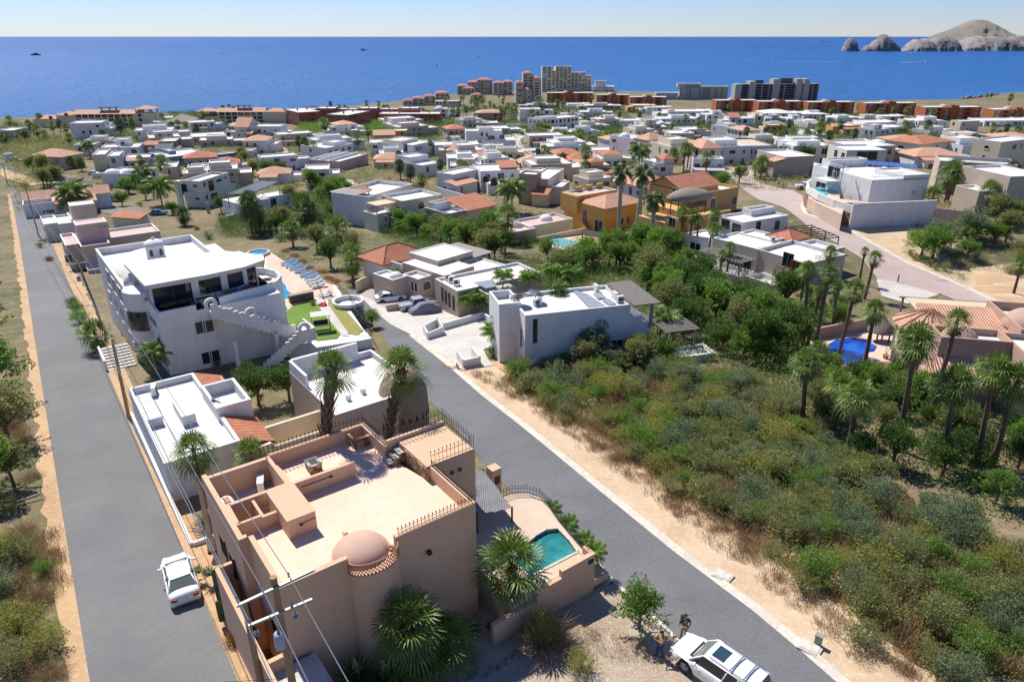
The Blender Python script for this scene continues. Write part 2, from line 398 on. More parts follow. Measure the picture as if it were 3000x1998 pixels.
struct(strip(off(RR, .5), [p+Vector((0,0,0)) for p in off(RR, 4.3)], .02, jit=.0), 'street_verge', M_dirt)
struct(strip(off(RR[:10], 4.0), off(RR[:10], 7.0),.014, jit=1.2), 'scrub_margin', M_dirt2)
sheet('gravel_lot', [(880,1998),(1000,1860),(1250,1800),(1600,1760),(1800,1710),(1930,1820),(1990,1880),(2200,2130),(1500,2200),(850,2150)], .016, M_gravel)
sheet('roadside_lot', [(900,1640),(1480,1640),(1800,1700),(1500,1900),(800,2000)], .01, M_gravel)
c2 = cropf(800,650,2.613)
sheet('driveway', [c2(p) for p in ((655,560),(880,470),(1010,520),(1290,590),(1290,640),(1400,720),(1640,700),(1700,780),(1700,900),(1760,930),(1610,980),(1650,1060),(1690,1100),(1460,1140),(1340,1090),(1130,905),(900,790),(780,690))], .045, M_conc)
M_cobble = ground('cobbled paving', (.30,.28,.26),(.36,.34,.32),(.42,.4,.37),.4,5,.95,.8,.03)
sheet('cobbled_driveway', [c2(p) for p in ((660,550),(880,470),(1000,515),(1030,560),(950,640),(880,680),(800,620))], .06, M_cobble)
m4 = cropf(2200,250,2.614); m3 = cropf(1400,200,2.614)
sheet('paver_road', [m3(p) for p in ((1880,770),(2091,750))]+[m4(p) for p in ((30,720),(110,765),(330,810),(420,860),(375,925),(400,985),(700,1090),(940,1230),(1190,1370),(1440,1475),(1660,1568),(1900,1690),(1750,1720),(1450,1600),(1250,1600),(1000,1520),(850,1330),(600,1180),(440,1090),(250,940),(60,880),(-60,800))], .03, M_paver)
mb = MB(); kp = pw([m4(p) for p in ((420,860),(375,925),(400,985),(700,1090),(940,1230),(1190,1370),(1440,1475),(1660,1568),(1900,1690))])
kk = off(kp, -.9)
for i in range(len(kp)-1): mb.quad(*[v+Vector((0,0,.12)) for v in (kp[i], kk[i], kk[i+1], kp[i+1])]); mb.quad(kp[i]+Vector((0,0,.01)), kp[i]+Vector((0,0,.12)), kp[i+1]+Vector((0,0,.12)), kp[i+1]+Vector((0,0,.01)))
struct(mb, 'kerb', M_kerb)
sheet('dirt_bank', [m4(p) for p in ((750,1090),(930,1030),(1330,1060),(1700,1120),(1700,1250),(1500,1300),(1600,1420),(2091,1350),(2200,1750),(1900,1690),(1660,1568),(1440,1475),(1190,1370),(940,1230))], .012, M_dirt)
c4 = cropf(2200,750,2.614)
sheet('forecourt', [c4(p) for p in ((960,180),(1120,200),(1440,300),(1200,370),(1000,310))], .04, M_conc)
b1 = cropf(450,290,4.48); a1 = cropf(0,290,4.48); cc1 = cropf(850,230,4.48); d1 = cropf(1300,180,4.48); e1 = cropf(1750,220,4.48); f1 = cropf(2100,220,4.48); g1 = cropf(2500,220,4.48)
m1 = cropf(0,280,2.614); m2 = cropf(700,200,2.614)
sheet('dirt_road', [m2(p) for p in ((180,560),(280,570),(370,620),(400,680),(380,730),(230,790),(240,700),(200,610),(130,540),(330,430),(440,500),(370,450),(330,480))], .03, M_dirt)
sheet('valley_road', [m2(p) for p in ((230,790),(300,730),(385,700),(400,760),(470,800),(700,840),(880,860),(880,915),(780,905),(560,860),(400,800))], .035, M_conc)
sheet('side_street', [a1(p) for p in ((1000,1040),(1150,1045),(1260,1100),(1290,1200),(1280,1400),(1400,1420),(1820,1420),(1900,1500),(1990,1568),(1800,1600),(1350,1500),(1230,1400),(1200,1240),(1040,1140))], .03, M_asph2)
sheet('road_end', [a1(p) for p in ((45,800),(230,790),(200,870),(250,980),(20,920),(-60,800))], .03, M_asph2)
sheet('dirt_patch', [a1(p) for p in ((20,900),(230,980),(640,1110),(400,1150),(100,1060),(0,1000))], .02, M_dirt2)
sheet('lane', [d1(p) for p in ((880,860),(1000,880),(1130,950),(1060,1000),(1000,1030),(1060,1140),(960,1140),(900,1040),(840,1010),(830,940))], .03, M_conc)
sheet('forecourt', [n for n in ((1690,505),(1820,520),(1860,540),(1700,545))], .03, M_paver)
for pts, mt in (([(1090,545),(1160,560),(1010,560),(880,540),(720,500),(760,490)], M_dirt2),([(2870,800),(3000,820),(3000,900),(2850,850)], M_dirt2)): sheet('dirt_patch', pts, .018, mt)
c1w = cropf(250,680,1.992)
sheet('garden_paving', [(620,760),(700,735),(900,830),(1000,880),(1040,960),(800,1010),(760,900)], .02, M_deck)
# ---- building kit
LAND = []      # landmarks for describing neighbours
ALLH = []
class House:
 def __init__(s, label, cat, cf, A, B, C, h, wall, ang=None, name='house', trim=None, short=None, group=None, roofm=None, quiet=False):
  s.cf = cf; s.h = h; s.wall = wall; s.trim = trim or (wall if wall in (M_peach, M_gold, M_amber, M_redb, M_orange, M_villa) else M_white); s.roofm = roofm or M_roofw
  A3 = P(*cf(A), h); s.z0 = A3.z-h; B3 = PZ(*cf(B), A3.z)
  if ang is None: u = Vector((B3.x-A3.x, B3.y-A3.y)); s.L = u.length; a = math.atan2(u.y, u.x)
  else:
   a = R(ang); u = Vector((math.cos(a), math.sin(a)))
   lo, hi = .5,160
   for _ in range(40):
    m = (lo+hi)/2
    if proj((A3.x+u.x*m, A3.y+u.y*m, A3.z))[0] < cf(B)[0]: lo = m
    else: hi = m
   s.L = lo
  s.a = a
  if isinstance(C, (int, float)): s.W = C
  else:
   C3 = PZ(*cf(C), A3.z); s.W = max(3., (C3.x-A3.x)*-math.sin(a)+(C3.y-A3.y)*math.cos(a))
  s.o = thing(name, label, cat, (A3.x, A3.y, s.z0), a, group)
  s.A = A3
  if not quiet: LAND.append((short or label, proj((A3.x+math.cos(a)*s.L/2-math.sin(a)*s.W/2, A3.y+math.sin(a)*s.L/2+math.cos(a)*s.W/2, s.z0+h*.6)), s.o))
  s.Mi = s.o.matrix_basis.inverted() if False else (Matrix.Translation((A3.x, A3.y, s.z0)) @ Matrix.Rotation(a, 4, 'Z')).inverted()
  s.M = s.Mi.inverted(); s.dist = A3.y; ALLH.append(s)
 def lz(s, p, z):            # pixel -> local point on the level z
  q = PZ(*s.cf(p), s.z0+z); return s.Mi @ q
 def lf(s, p, face, k):      # pixel -> local point on the vertical plane face ('f': y = k, 'l': x = k)
  d = ray(*s.cf(p)); o = s.Mi @ Vector((0,0, HC)); d = s.Mi.to_3x3() @ d
  t = (k-o[1])/d[1] if face == 'f' else (k-o[0])/d[0]; return o+d*t
 def part(s, name, mb, mats, label=None, parent=None, smooth=None):
  o = mb.build(name, mats, parent or s.o, smooth=smooth)
  if label: o['label'] = label
  return o
 def flat(s, x0=0, x1=None, y0=0, y1=None, z0=-3, z1=None, par=.45, wall=None, t=.22, roof=None, trim=None, label=None):
  x1 = s.L if x1 is None else x1; y1 = s.W if y1 is None else y1; z1 = s.h if z1 is None else z1
  mb = MB(); zr = z1-par
  mb.add([(x0, y0, z0),(x1, y0, z0),(x1, y1, z0),(x0, y1, z0),(x0, y0, z1),(x1, y0, z1),(x1, y1, z1),(x0, y1, z1)], [(0,1,5,4),(1,2,6,5),(2,3,7,6),(3,0,4,7)], 0)
  i = [(x0+t, y0+t),(x1-t, y0+t),(x1-t, y1-t),(x0+t, y1-t)]; oo = [(x0, y0),(x1, y0),(x1, y1),(x0, y1)]
  for k in range(4):
   k2 = (k+1) % 4; a, b, c, d = oo[k], oo[k2], i[k2], i[k]
   mb.quad((*a, z1),(*b, z1),(*c, z1),(*d, z1),1); mb.quad((*d, z1),(*c, z1),(*c, zr-.1),(*d, zr-.1),1)
  s.part('wall', mb, [wall or s.wall, trim or s.trim], label)
  mb = MB(); mb.quad((x0+t, y0+t, zr),(x1-t, y0+t, zr),(x1-t, y1-t, zr),(x0+t, y1-t, zr)); s.part('roof', mb, roof or s.roofm)
 def flatpx(s, A, B, C, z1, **k):
  a, b, c = s.lz(A, z1), s.lz(B, z1), s.lz(C, z1)
  q = (min(a.x, b.x), max(a.x, b.x), min(a.y, c.y), max(a.y, c.y)) if not isinstance(C, (int, float)) else (a.x, b.x, a.y, a.y+C)
  s.flat(*q, z1=z1, **k); return q
 def body(s, x0, x1, y0, y1, z0, z1, wall=None):
  mb = MB(); mb.box(x0, x1, y0, y1, z0, z1); s.part('wall', mb, wall or s.wall)
 def hip(s, x0, x1, y0, y1, z, h, o=.5, tile=None, kind='hip'):
  tile = tile or M_tile; x0 -= o; x1 += o; y0 -= o; y1 += o; w = x1-x0; d = y1-y0; mb = MB(); k = min(w, d)/2
  if kind == 'hip':
   if w >= d: r0 = (x0+k, (y0+y1)/2, z+h); r1 = (x1-k, (y0+y1)/2, z+h)
   else: r0 = ((x0+x1)/2, y0+k, z+h); r1 = ((x0+x1)/2, y1-k, z+h)
   sl = math.hypot(k, h); a, b, c, e = (x0, y0, z),(x1, y0, z),(x1, y1, z),(x0, y1, z)
   if w >= d:
    mb.poly([a, b, r1, r0], 0, [(0,0),(w, 0),(w-k, sl),(k, sl)]); mb.poly([b, c, r1], 0, [(0,0),(d, 0),(d/2, sl)])
    mb.poly([c, e, r0, r1], 0, [(0,0),(w, 0),(w-k, sl),(k, sl)]); mb.poly([e, a, r0], 0, [(0,0),(d, 0),(d/2, sl)])
   else:
    mb.poly([a, b, r0], 0, [(0,0),(w, 0),(w/2, sl)]); mb.poly([b, c, r1, r0], 0, [(0,0),(d, 0),(d-k, sl),(k, sl)])
    mb.poly([c, e, r1], 0, [(0,0),(w, 0),(w/2, sl)]); mb.poly([e, a, r0, r1], 0, [(0,0),(d, 0),(d-k, sl),(k, sl)])
   if s.dist < 150:
    for p, q in ((a, r0),(e, r0 if w >= d else r1),(b, r1 if w >= d else r0),(c, r1),(r0, r1)): mb.tube(p, q, .11,.11,6)
  elif kind == 'gable':   # ridge along x
   sl = math.hypot(d/2, h); ym = (y0+y1)/2
   mb.poly([(x0, y0, z),(x1, y0, z),(x1, ym, z+h),(x0, ym, z+h)], 0, [(0,0),(w, 0),(w, sl),(0, sl)])
   mb.poly([(x1, y1, z),(x0, y1, z),(x0, ym, z+h),(x1, ym, z+h)], 0, [(0,0),(w, 0),(w, sl),(0, sl)])
   g = MB(); g.poly([(x0+o, y0+o, z-.05),(x0+o, ym, z+h-.1),(x0+o, y1-o, z-.05)]); g.poly([(x1-o, y0+o, z-.05),(x1-o, y1-o, z-.05),(x1-o, ym, z+h-.1)]); s.part('gable', g, s.wall)
  elif kind == 'shedf':   # low edge at the front
   sl = math.hypot(d, h); mb.poly([(x0, y0, z),(x1, y0, z),(x1, y1, z+h),(x0, y1, z+h)], 0, [(0,0),(w, 0),(w, sl),(0, sl)])
  elif kind == 'shedr':   # low edge on the right
   sl = math.hypot(w, h); mb.poly([(x1, y0, z),(x1, y1, z),(x0, y1, z+h),(x0, y0, z+h)], 0, [(0,0),(d, 0),(d, sl),(0, sl)])
  elif kind == 'shedl':
   sl = math.hypot(w, h); mb.poly([(x0, y1, z),(x0, y0, z),(x1, y0, z+h),(x1, y1, z+h)], 0, [(0,0),(d, 0),(d, sl),(0, sl)])
  for i in range(len(mb.f)):       # underside
   if i in mb.uv: mb.poly([Vector(mb.v[j])-Vector((0,0,.14)) for j in reversed(mb.f[i])], 0, list(reversed(mb.uv[i])))
  f = MB(); f.v = mb.v; f.f = mb.f; f.m = mb.m; f.uv = mb.uv
  if z+h > 0: # fascia
   for (ax, ay, bx, by) in ((x0, y0, x1, y0),(x0, y0, x0, y1),(x1, y0, x1, y1)):
    if kind == 'hip' or (kind in ('gable', 'shedf') and ay == by) or (kind == 'shedr' and ax == bx == x1) or (kind == 'shedl' and ax == bx == x0):
     f.quad((ax, ay, z-.14),(bx, by, z-.14),(bx, by, z+.01),(ax, ay, z+.01))
  return s.part('roof', f, tile)
 def win(s, face, k, u, z, w, h, kind='window', frame=None, glass=None, arch=False, mull=1, lod=None, rows=0):
  frame = frame or M_frame; glass = glass or M_glass; lod = (s.dist > 130) if lod is None else lod
  def pt(a, b, c):    # a along face, c out of the wall
   return (a, k-c, b) if face == 'f' else ((k-c, a, b) if face == 'l' else (k+c, a, b) if face == 'r' else (a, k+c, b))
  x0, x1, z0, z1 = u-w/2, u+w/2, z-h/2, z+h/2
  g = MB(); q = [(x0, z0),(x1, z0),(x1, z1),(x0, z1)]
  if arch: q = [(x0, z0),(x1, z0)]+[(u+w/2*math.cos(i*math.pi/8), z1-w/2+w/2*math.sin(i*math.pi/8)) for i in range(9)]
  pts = [pt(a, b, .03) for a, b in q]
  if face in ('l', 'b'): pts.reverse()
  g.poly(pts, 0)
  fr = MB(); e = .07
  def bar(a0, a1, b0, b1, c=.07):
   p = [pt(a0, b0,0), pt(a1, b1, c)]; fr.box(*sorted((p[0][0], p[1][0])), *sorted((p[0][1], p[1][1])), b0, b1,0)
  if arch:
   for (a, b),(c, d) in zip(q, q[1:]+q[:1]): fr.tube(pt(a, b, .04), pt(c, d, .04),.045,.045,4)
  else:
   bar(x0-e, x0, z0-e, z1+e); bar(x1, x1+e, z0-e, z1+e); bar(x0, x1, z1, z1+e); bar(x0, x1, z0-e, z0,.12)
   for i in range(mull): a = x0+w*(i+1)/(mull+1); bar(a-.03, a+.03, z0, z1)
   for i in range(rows): a = z0+h*(i+1)/(rows+1); bar(x0, x1, a-.02, a+.02,.06)
  if lod:
   o = len(g.f); fr2 = MB(); fr2.v = list(g.v); fr2.f = list(g.f); fr2.m = [0]*len(g.f); fr2.add(fr.v, fr.f, 1)
   return s.part(kind, fr2, [glass, frame])
  o = s.part(kind, fr, frame); s.part('pane', g, glass, parent=o); return o
 def winpx(s, face, k, pts, w, h, **kw):
  for p in pts: q = s.lf(p, face, k); s.win(face, k, q.x if face in 'fb' else q.y, q.z, w, h, **kw)
 def auto(s, face, k, a0, a1, z1, floors=1, zf=3.0, dens=.8, wd=1.3, hd=1.3, **kw):
  n = max(1, int((a1-a0)/(wd*2.3)))
  for fl in range(floors):
   for i in range(n):
    if rnd.random() < dens:
     u = a0+(a1-a0)*(i+.5)/n+rnd.uniform(-.3,.3); ww = min(wd*rnd.choice((.6,1,1,1.5)),(a1-a0)/n*.8)
     s.win(face, k, u, z1-1.75-zf*fl, ww, hd*rnd.choice((.8,1,1.4)), **kw)
 def simple(s, floors=None, tile=None, win=.75, frame=None, par=.45, hp=None, **k):
  if tile: s.body(0, s.L, 0, s.W, -3, s.h); s.hip(0, s.L, 0, s.W, s.h, hp or min(s.L, s.W)*.18, tile=tile, kind=k.get('kind', 'hip'))
  else: s.flat(par=par)
  fl = floors or max(1, int(s.h/3)); fr = frame or rnd.choice((M_frame, M_bfr, M_bfr))
  if win:
   s.auto('f', 0,.6, s.L-.6, s.h, fl, dens=win, frame=fr); s.auto('l', 0,.6, s.W-.6, s.h, fl, dens=win*.7, frame=fr)
   if s.A.x < 0: s.auto('r', s.L, .6, s.W-.6, s.h, fl, dens=win*.7, frame=fr)
  return s
# ---- the town, far to near; corners read off the photograph
def S(short, label, cf, A, B, C, h, wall, ang=None, cat='house', name='house', ex=None, **k):
 H = House(label, cat, cf, A, B, C, h, wall, ang, name=name, short=short); H.simple(**k)
 for e in ex or []: e(H)
 return H
def chim(x, y, w=.8, hh=1.2, m=None):
 def f(H):
  mb = MB(); mb.box(H.L*x, H.L*x+w, H.W*y, H.W*y+w, H.h-.5, H.h+hh); H.part('chimney', mb, m or H.wall)
 return f
def dm(x, y, r, hh, m=None, lan=False):
 def f(H):
  mb = MB(); mb.dome((H.L*x, H.W*y, H.h-.45), r, r, hh); H.part('dome', mb, m or M_white, smooth=True)
 return f
def up(x0, x1, y0, y1, hh=2.8, wall=None, tile=None, kind='hip'):     # upper storey or roof box
 def f(H):
  a, b, c, d = H.L*x0, H.L*x1, H.W*y0, H.W*y1
  if tile: H.body(a, b, c, d, H.h-.5, H.h+hh, wall); H.hip(a, b, c, d, H.h+hh, 1.1, tile=tile, kind=kind)
  else: H.flat(a, b, c, d, H.h-.5, H.h+hh, wall=wall)
  if hh > 1.8: H.auto('f', c, a+.4, b-.4, H.h+hh+.1,1, dens=.8); H.auto('l', a, c+.4, d-.4, H.h+hh+.1,1, dens=.6)
 return f
def low(x0, x1, y0, y1, hh, wall=None, tile=None, kind='shedf'):
 def f(H):
  a, b, c, d = H.L*x0, H.L*x1, y0, y1
  if tile: H.body(a, b, c, d, -3, hh, wall); H.hip(a, b, c, d, hh, .9, tile=tile, kind=kind)
  else: H.flat(a, b, c, d, -3, hh, wall=wall)
  H.auto('f', c, a+.4, b-.4, hh+.1,1, dens=.8)
 return f
def hotelface(H, face, k, a0, a1, z1, n, fl, zf=3.1, w=None):
 for j in range(fl):
  for i in range(n):
   u = a0+(a1-a0)*(i+.5)/n; H.win(face, k, u, z1-1.7-zf*j, (a1-a0)/n*.78,1.9, kind='balcony_opening')
H = House('long cream beach hotel with terracotta roofs and galleried white balconies, left shore', 'hotel', a1,(960,205),(1765,165),12,8, M_cream, 4, name='hotel', short='left beach hotel')
H.body(0, H.L, 0, H.W, -3, H.h); H.hip(0, H.L, 0, H.W, H.h, 2.2, tile=M_tile2, kind='gable', o=.6); hotelface(H, 'f', 0,1, H.L-1, H.h+.6,9,3,2.5)
H.body(-11,0,1,11,-3, H.h-.6); H.hip(-11,0,1,11, H.h-.6,2, tile=M_tile2); H.body(-25,-11,0,11,-3, H.h-2.6); H.hip(-25,-11,0,11, H.h-2.6,2, tile=M_tile2)
H.body(H.L, H.L+12,-1,10,-3, H.h+.6); H.hip(H.L+.5, H.L+11.5,-.5,9.5, H.h+2.8,2, tile=M_tile2)
mb = MB(); [mb.box(H.L+x, H.L+x+.6, y, y+.6, H.h+.6, H.h+2.8) for x in (1,5.5,10.5) for y in (-.4,8.6)]; H.part('tower_columns', mb, M_redb)
H.winpx('f', -1, [b_ for b_ in ((1832,215),(1845,278))], 2.2,1.8); H.winpx('f', 1, [(868,210)], 2,2); H.winpx('f', 0, [(665,250)], 2,2)
mb = MB(); [mb.box(H.L*q, H.L*q+.5,4,4.5, H.h+1, H.h+3.6) for q in (.42,.55,.66)]; mb.box(H.L*.38, H.L*.7,3,6, H.h+3.6, H.h+4); H.part('roof_pergola', mb, M_dwood)
H = House('cream beach hotel with terracotta roof and corner lookout, right of the thatched restaurant', 'hotel', b1,(830,175),(1450,150),11,7.5, M_cream, 3, name='hotel', short='right beach hotel')
H.body(0, H.L, 0, H.W, -3, H.h); H.hip(0, H.L, 0, H.W, H.h, 2.2, tile=M_tile2, kind='gable', o=.6); hotelface(H, 'f', 0,1, H.L-1, H.h+.6,7,3,2.5)
H.body(H.L, H.L+14,0,10,-3, H.h); H.hip(H.L, H.L+14,0,10, H.h, 2, tile=M_tile2); H.body(-14,0,0,11,-3, H.h-2.6); H.hip(-13.5,-1,.5,10, H.h+.4,1.8, tile=M_tile2)
mb = MB(); [mb.box(x, x+.6, y, y+.6, H.h-2.6, H.h+.4) for x in (-13.2,-8,-2) for y in (.8,9)]; mb.box(-14.1,0,-.1,11.1, H.h-2.6, H.h-1.8); H.part('tower_columns', mb, M_redb)
mb = MB(); [mb.box(H.L*q, H.L*q+.5,4,4.5, H.h+1, H.h+3.6) for q in (.42,.55,.66)]; mb.box(H.L*.38, H.L*.7,3,6, H.h+3.6, H.h+4); H.part('roof_pergola', mb, M_dwood)
H = House('dark thatched beach restaurant between the two beach hotels', 'restaurant', b1,(190,300),(420,300),16,3, M_slate, 0, name='restaurant', short='thatched beach restaurant')
H.body(0, H.L, 0, H.W, -3,3); H.hip(0, H.L, 0, H.W, 3,3.6, tile=M_thatch, o=2)
S('white modern beach house', 'white modern house with dark slit window in front of the left beach hotel', a1,(905,322),(1325,292),14,8.5, M_white, 14, floors=2, win=.5)
S('low white annex', 'low white annex beside the white modern house, below the beach hotel', a1,(1300,392),(1460,350),9,5, M_white, 10)
S('beige house at left shore', 'beige house at the far left edge above the shore', a1,(-60,415),(170,400),14,6, M_beige, 4)
S('white garage hut', 'small white garage hut at the end of the far left road', a1,(40,728),(117,722),5,3.2, M_white, 20, win=0)
S('tan house with cupola', 'tan house with hipped roof and little cupola above the road', a1,(800,765),(1085,712),(655,700),4.8, M_sand, tile=M_tile2, hp=2.2, floors=2, win=.8)
S('cream box house', 'cream two-storey box house with one small square window', a1,(1205,735),(1375,715),15,6, M_cream, 20, win=.3)
S('white box house with cactus', 'white two-storey box house beside tall cacti', a1,(1405,752),(1560,725),14,5.5, M_white, 20)
S('white cube on the ridge', 'small white flat-roofed house behind the tan house with cupola', a1,(965,605),(1230,590),9,5, M_white, 12)
S('white house with skylight', 'white flat-roofed house with roof skylight and air units, left ridge', a1,(1320,640),(1540,620),11,5.5, M_white, 20)
S('white stepped house', 'white stepped house with tall rear storey on the left ridge', a1,(1560,640),(1820,615),14,5, M_white, 18, ex=[up(-.3,.4,.5,1,2.6)])
S('stone-walled house', 'rubble stone house with white roof and clay tiled wing', b1,(60,558),(285,535),12,6, M_stone, 12, win=.3, ex=[low(-.9,0,0,6,4.6, M_tan, M_tile, 'shedf')])
H = S('lilac white domed house', 'low lilac white house with two roof domes and arched porch', a1,(1790,985),(2060,900),(1570,905),4.5, M_white, floors=1, ex=[dm(.2,.8,2.4,1.5), dm(.35,.45,2.0,1.3)])
S('pink flat house', 'low pink house behind palms with rounded roof parapet', a1,(2120,900),(2320,880),12,4, M_pink, 20)
H = House('slate blue flat-roofed house with roof air units and window strip', 'house', b1,(155,768),(712,706),(0,700),3.7, M_slate, short='slate blue house'); H.flat(); H.winpx('f', 0, [(375,800)], 2.6,1.1); H.winpx('f', 0, [(462,795)], 2.8,1.1, frame=M_dwood); H.flat(H.L*.3, H.L*.45, H.W*.5, H.W, H.h-.5, H.h+1); H.flat(H.L+4, H.L+14,0,5,-3,2.5)
H = House('tan flat-roofed house with angled walls on its own dry lot', 'house', b1,(500,502),(955,478),(395,452),4, M_sand, short='tan angular house'); H.flat(trim=M_sand); H.winpx('f', 0, [(550,552),(862,545)], 1,1.6); H.winpx('f', 0, [(595,545),(625,545),(690,545)], .5,.8); H.flat(-3,0, H.W-3, H.W, -3, H.h-1.5)
S('long arched white hall', 'low cream hall with rounded white roof among palms', a1,(1910,452),(2225,440),12,4.5, M_cream, 4, floors=1)
H = House('long pinkish shop hall with terracotta gable roof beside the parking lot', 'hall', b1,(1060,372),(1240,378),22,6, M_pink, -4, name='hall', short='terracotta gabled hall')
H.body(0, H.L, 0,14,-3,6); H.hip(0, H.L, 0,14,6,4.5, tile=M_tile2, kind='gable'); H.flat(H.L, H.L+17,1,12,-3,6.5, wall=M_white); H.auto('f', 0,1, H.L-1,5.5); H.auto('f', 1, H.L+1, H.L+16,5.5)
S('small pink gabled kiosk', 'tiny gabled kiosk in front of the gabled hall', b1,(1185,455),(1290,450),4,3, M_cream, 0, tile=M_tile2, hp=1.2, kind='gable', win=.6, name='kiosk', cat='kiosk')
S('white walled shop', 'long white walled shop with red awning left of the kiosk', b1,(930,425),(1165,470),6,4, M_white, -20, name='shop', cat='shop', win=.4)
S('pale parking wall', 'long pale pink parking compound beside the dirt road', b1,(1380,445),(1760,420),14,3.2, M_pink, 3, win=0, name='compound', cat='compound')
H = S('white trailer office', 'white trailer-like office with grey annex below the dirt road', b1,(1170,680),(1300,680),6,3, M_white, 5, name='office', cat='office')
for lab, sh, A, B, C, h, fl in (('brick red apartment block at the left end of its row, square bay', 'left brick red block', (455,340),(625,330),(415,308),8.5,3),
                         ('tall brick red apartment block with arched upper window', 'middle brick red block', (835,360),(1005,327),(665,354),8.5,2),
                         ('low brick red apartment wing with arched doorways', 'right brick red wing', (1070,350),(1535,350),14,6,2)):
 H = House(lab, 'apartments', m2, A, B, C, h, M_redb, 0 if C == 14 else None, name='apartment_block', short=sh, trim=M_roofw); H.flat(par=.35)
 H.auto('f', 0,1, H.L-1, H.h, fl, dens=.6, frame=M_redb); H.auto('l', 0,1, H.W-1, H.h, fl, dens=.5); chim(.3,.5)(H); chim(.8,.6)(H)
 H.win('f', 0, H.L*.7, H.h-1.8,2,2, arch=True)
H = House('long rear row of brick red apartments facing the sea', 'apartments', m2,(430,318),(1390,312),14,8, M_redb, 1, name='apartment_block', short='rear brick red row', trim=M_roofw)
for i in range(6): H.flat(H.L*i/6, H.L*(i+1)/6-1.5,0 if i % 2 else 3,14,-3, H.h+(.8 if i % 2 else 0)); chim((i+.4)/6,.5)(H)
H.auto('f', 0,1, H.L-1, H.h, 2, dens=.5)
S('sand coloured hipped house', 'sand coloured house with pale tiled roof behind dense shrubs', m2,(1035,515),(1190,505),11,4.5, M_amber, 10, tile=M_tile2, kind='gable', hp=2)
S('ochre flat house', 'ochre flat-roofed house below the low brick red wing', m2,(1195,480),(1290,490),10,5, M_amber, 10)
S('white house with slit windows', 'white house with vertical slit windows and blue panes', m2,(665,612),(873,578),(600,570),5, M_white, win=.8, ex=[up(.5,.95,.2,.7,1.2)])
H = S('low pink house with long roof', 'long low pinkish house with stepped white roof terraces', m2,(770,715),(985,655),(585,682),3.5, M_pink, win=0); mb = MB(); [mb.box(.5, H.L-.5, H.W*q, H.W*q+.4, H.h-.4, H.h+.5) for q in (.3,.6,.85)]; H.part('roof_kerbs', mb, M_white)
H = S('white rounded house', 'white house with rounded corner and dark screen panel', m2,(1000,572),(1180,560),12,5.5, M_white, 10, win=.5, par=.4); mb = MB(); mb.box(H.L*.4, H.L*.8,-.6,-.4,1,5); H.part('screen', mb, M_dgrey)
H = House('tall lilac white house with corner balcony and balustraded roof', 'house', m2,(1335,590),(1495,556),(1182,543),5.6, M_white, short='tall lilac white house'); H.flat(); H.flat(H.L*.1, H.L*.9, H.W*.4, H.W*.9, H.h-.4, H.h+1, wall=M_cream); H.winpx('f', 0, [(1361,617),(1378,616),(1394,614)], .9,1.4); H.winpx('l', 0, [(1278,610)], 1.6,3); H.win('f', 0, H.L*.8,5,3,2.6, kind='balcony_opening', frame=M_white)
S('white villa with clerestory', 'broad white villa with clerestory strip behind the tall lilac house', m2,(1500,590),(1840,590),13,4.8, M_white, 8, win=.8)
H = S('white house with pink terrace', 'white house with terracotta terrace roof above the dry lot', m2,(1400,745),(1560,720),(1300,690),4.2, M_white, win=.3, ex=[up(.1,1,.5,1,1.8)])
S('white house with spiral stair', 'white house with clay tiled lower wing and outside spiral stair', m2,(1640,815),(1850,770),(1545,790),6, M_white, win=.4, ex=[low(-.25,.5,-4,0,3.6, M_white, M_tile2, 'shedf')])
S('white cubist house', 'white cubist house with many stepped roofs and a tiled rear slope', m2,(1600,690),(1850,680),12,5, M_white, 8, win=.3, ex=[up(.3,.75,.2,.8,1.2), low(1,1.25,2,10,5, M_white, M_tile)])
H = House('white house with arched loggia and closed blue parasol', 'house', m3,(20,790),(320,800),13,6.5, M_white, 14, short='white arched house'); H.flat(); H.body(H.L*.1, H.L*.9,-5,0,-3,3.6); H.winpx('f', -5, [(125,870)], 2.2,2.6, arch=True); H.winpx('f', -5, [(60,850),(190,870)], 2,2, arch=True); H.hip(H.L*.6, H.L, 3,9, H.h+.3,1.2, kind='shedf'); H.auto('f', 0,.6, H.L-.6, H.h, 1)
H = House('cream house with tan stair tower and terracotta porch roofs', 'house', m3,(540,850),(660,768),(400,840),6.9, M_cream, short='cream house with tan tower'); H.flat(trim=M_white)
q = H.lz((415,780),7.5); H.flat(-3,2.5, H.W*.5, H.W*.5+5,-3, H.h+1.6, wall=M_tan, trim=M_tan); H.body(-5,0,-1, H.W*.6,-3,3.6, M_cream); H.hip(-5.5,0,-1, H.W*.6,3.7,1.2, kind='shedl')
H.flat(0, H.L*.5,-4,0,-3,5, wall=M_cream); H.win('f', -4, H.L*.25,2.6,1.8,1.4); H.win('l', 0,3,5.5,.9,.9)
H = House('tan stone-trimmed house with small hipped clay roofs among tall palms', 'house', m3,(870,745),(1010,760),10,6, M_sand, 12, short='stone-trimmed clay roof house'); H.flat(trim=M_white); H.body(0,4,0,4,-3,7); H.hip(0,4,0,4,7,1.2); H.hip(1,6,-3,0,4,.9, kind='shedf'); H.auto('f', 0,4, H.L-.5, H.h, 2); mb = MB(); mb.box(1,6,-2.6,-.02,-3,4); H.part('stone_porch', mb, M_sand)
S('white hall with clay hip', 'white house with arched brown door and clay hip roof', m3,(1350,730),(1500,745),11,5, M_white, 14, win=.4, ex=[up(.5,1,0,.5,1, None, M_tile)])
S('flat houses behind palms', 'low white and tan house with roof terraces behind the twin palms', m3,(950,695),(1300,690),12,4.5, M_white, 8, ex=[up(.1,.5,.3,.9,.8, None, M_tile)])
S('dark brown gabled house', 'brown walled house with clay roof beside the white blue-parapet house', m3,(600,660),(790,650),10,5, M_tan, 14, tile=M_tile, hp=1.6)
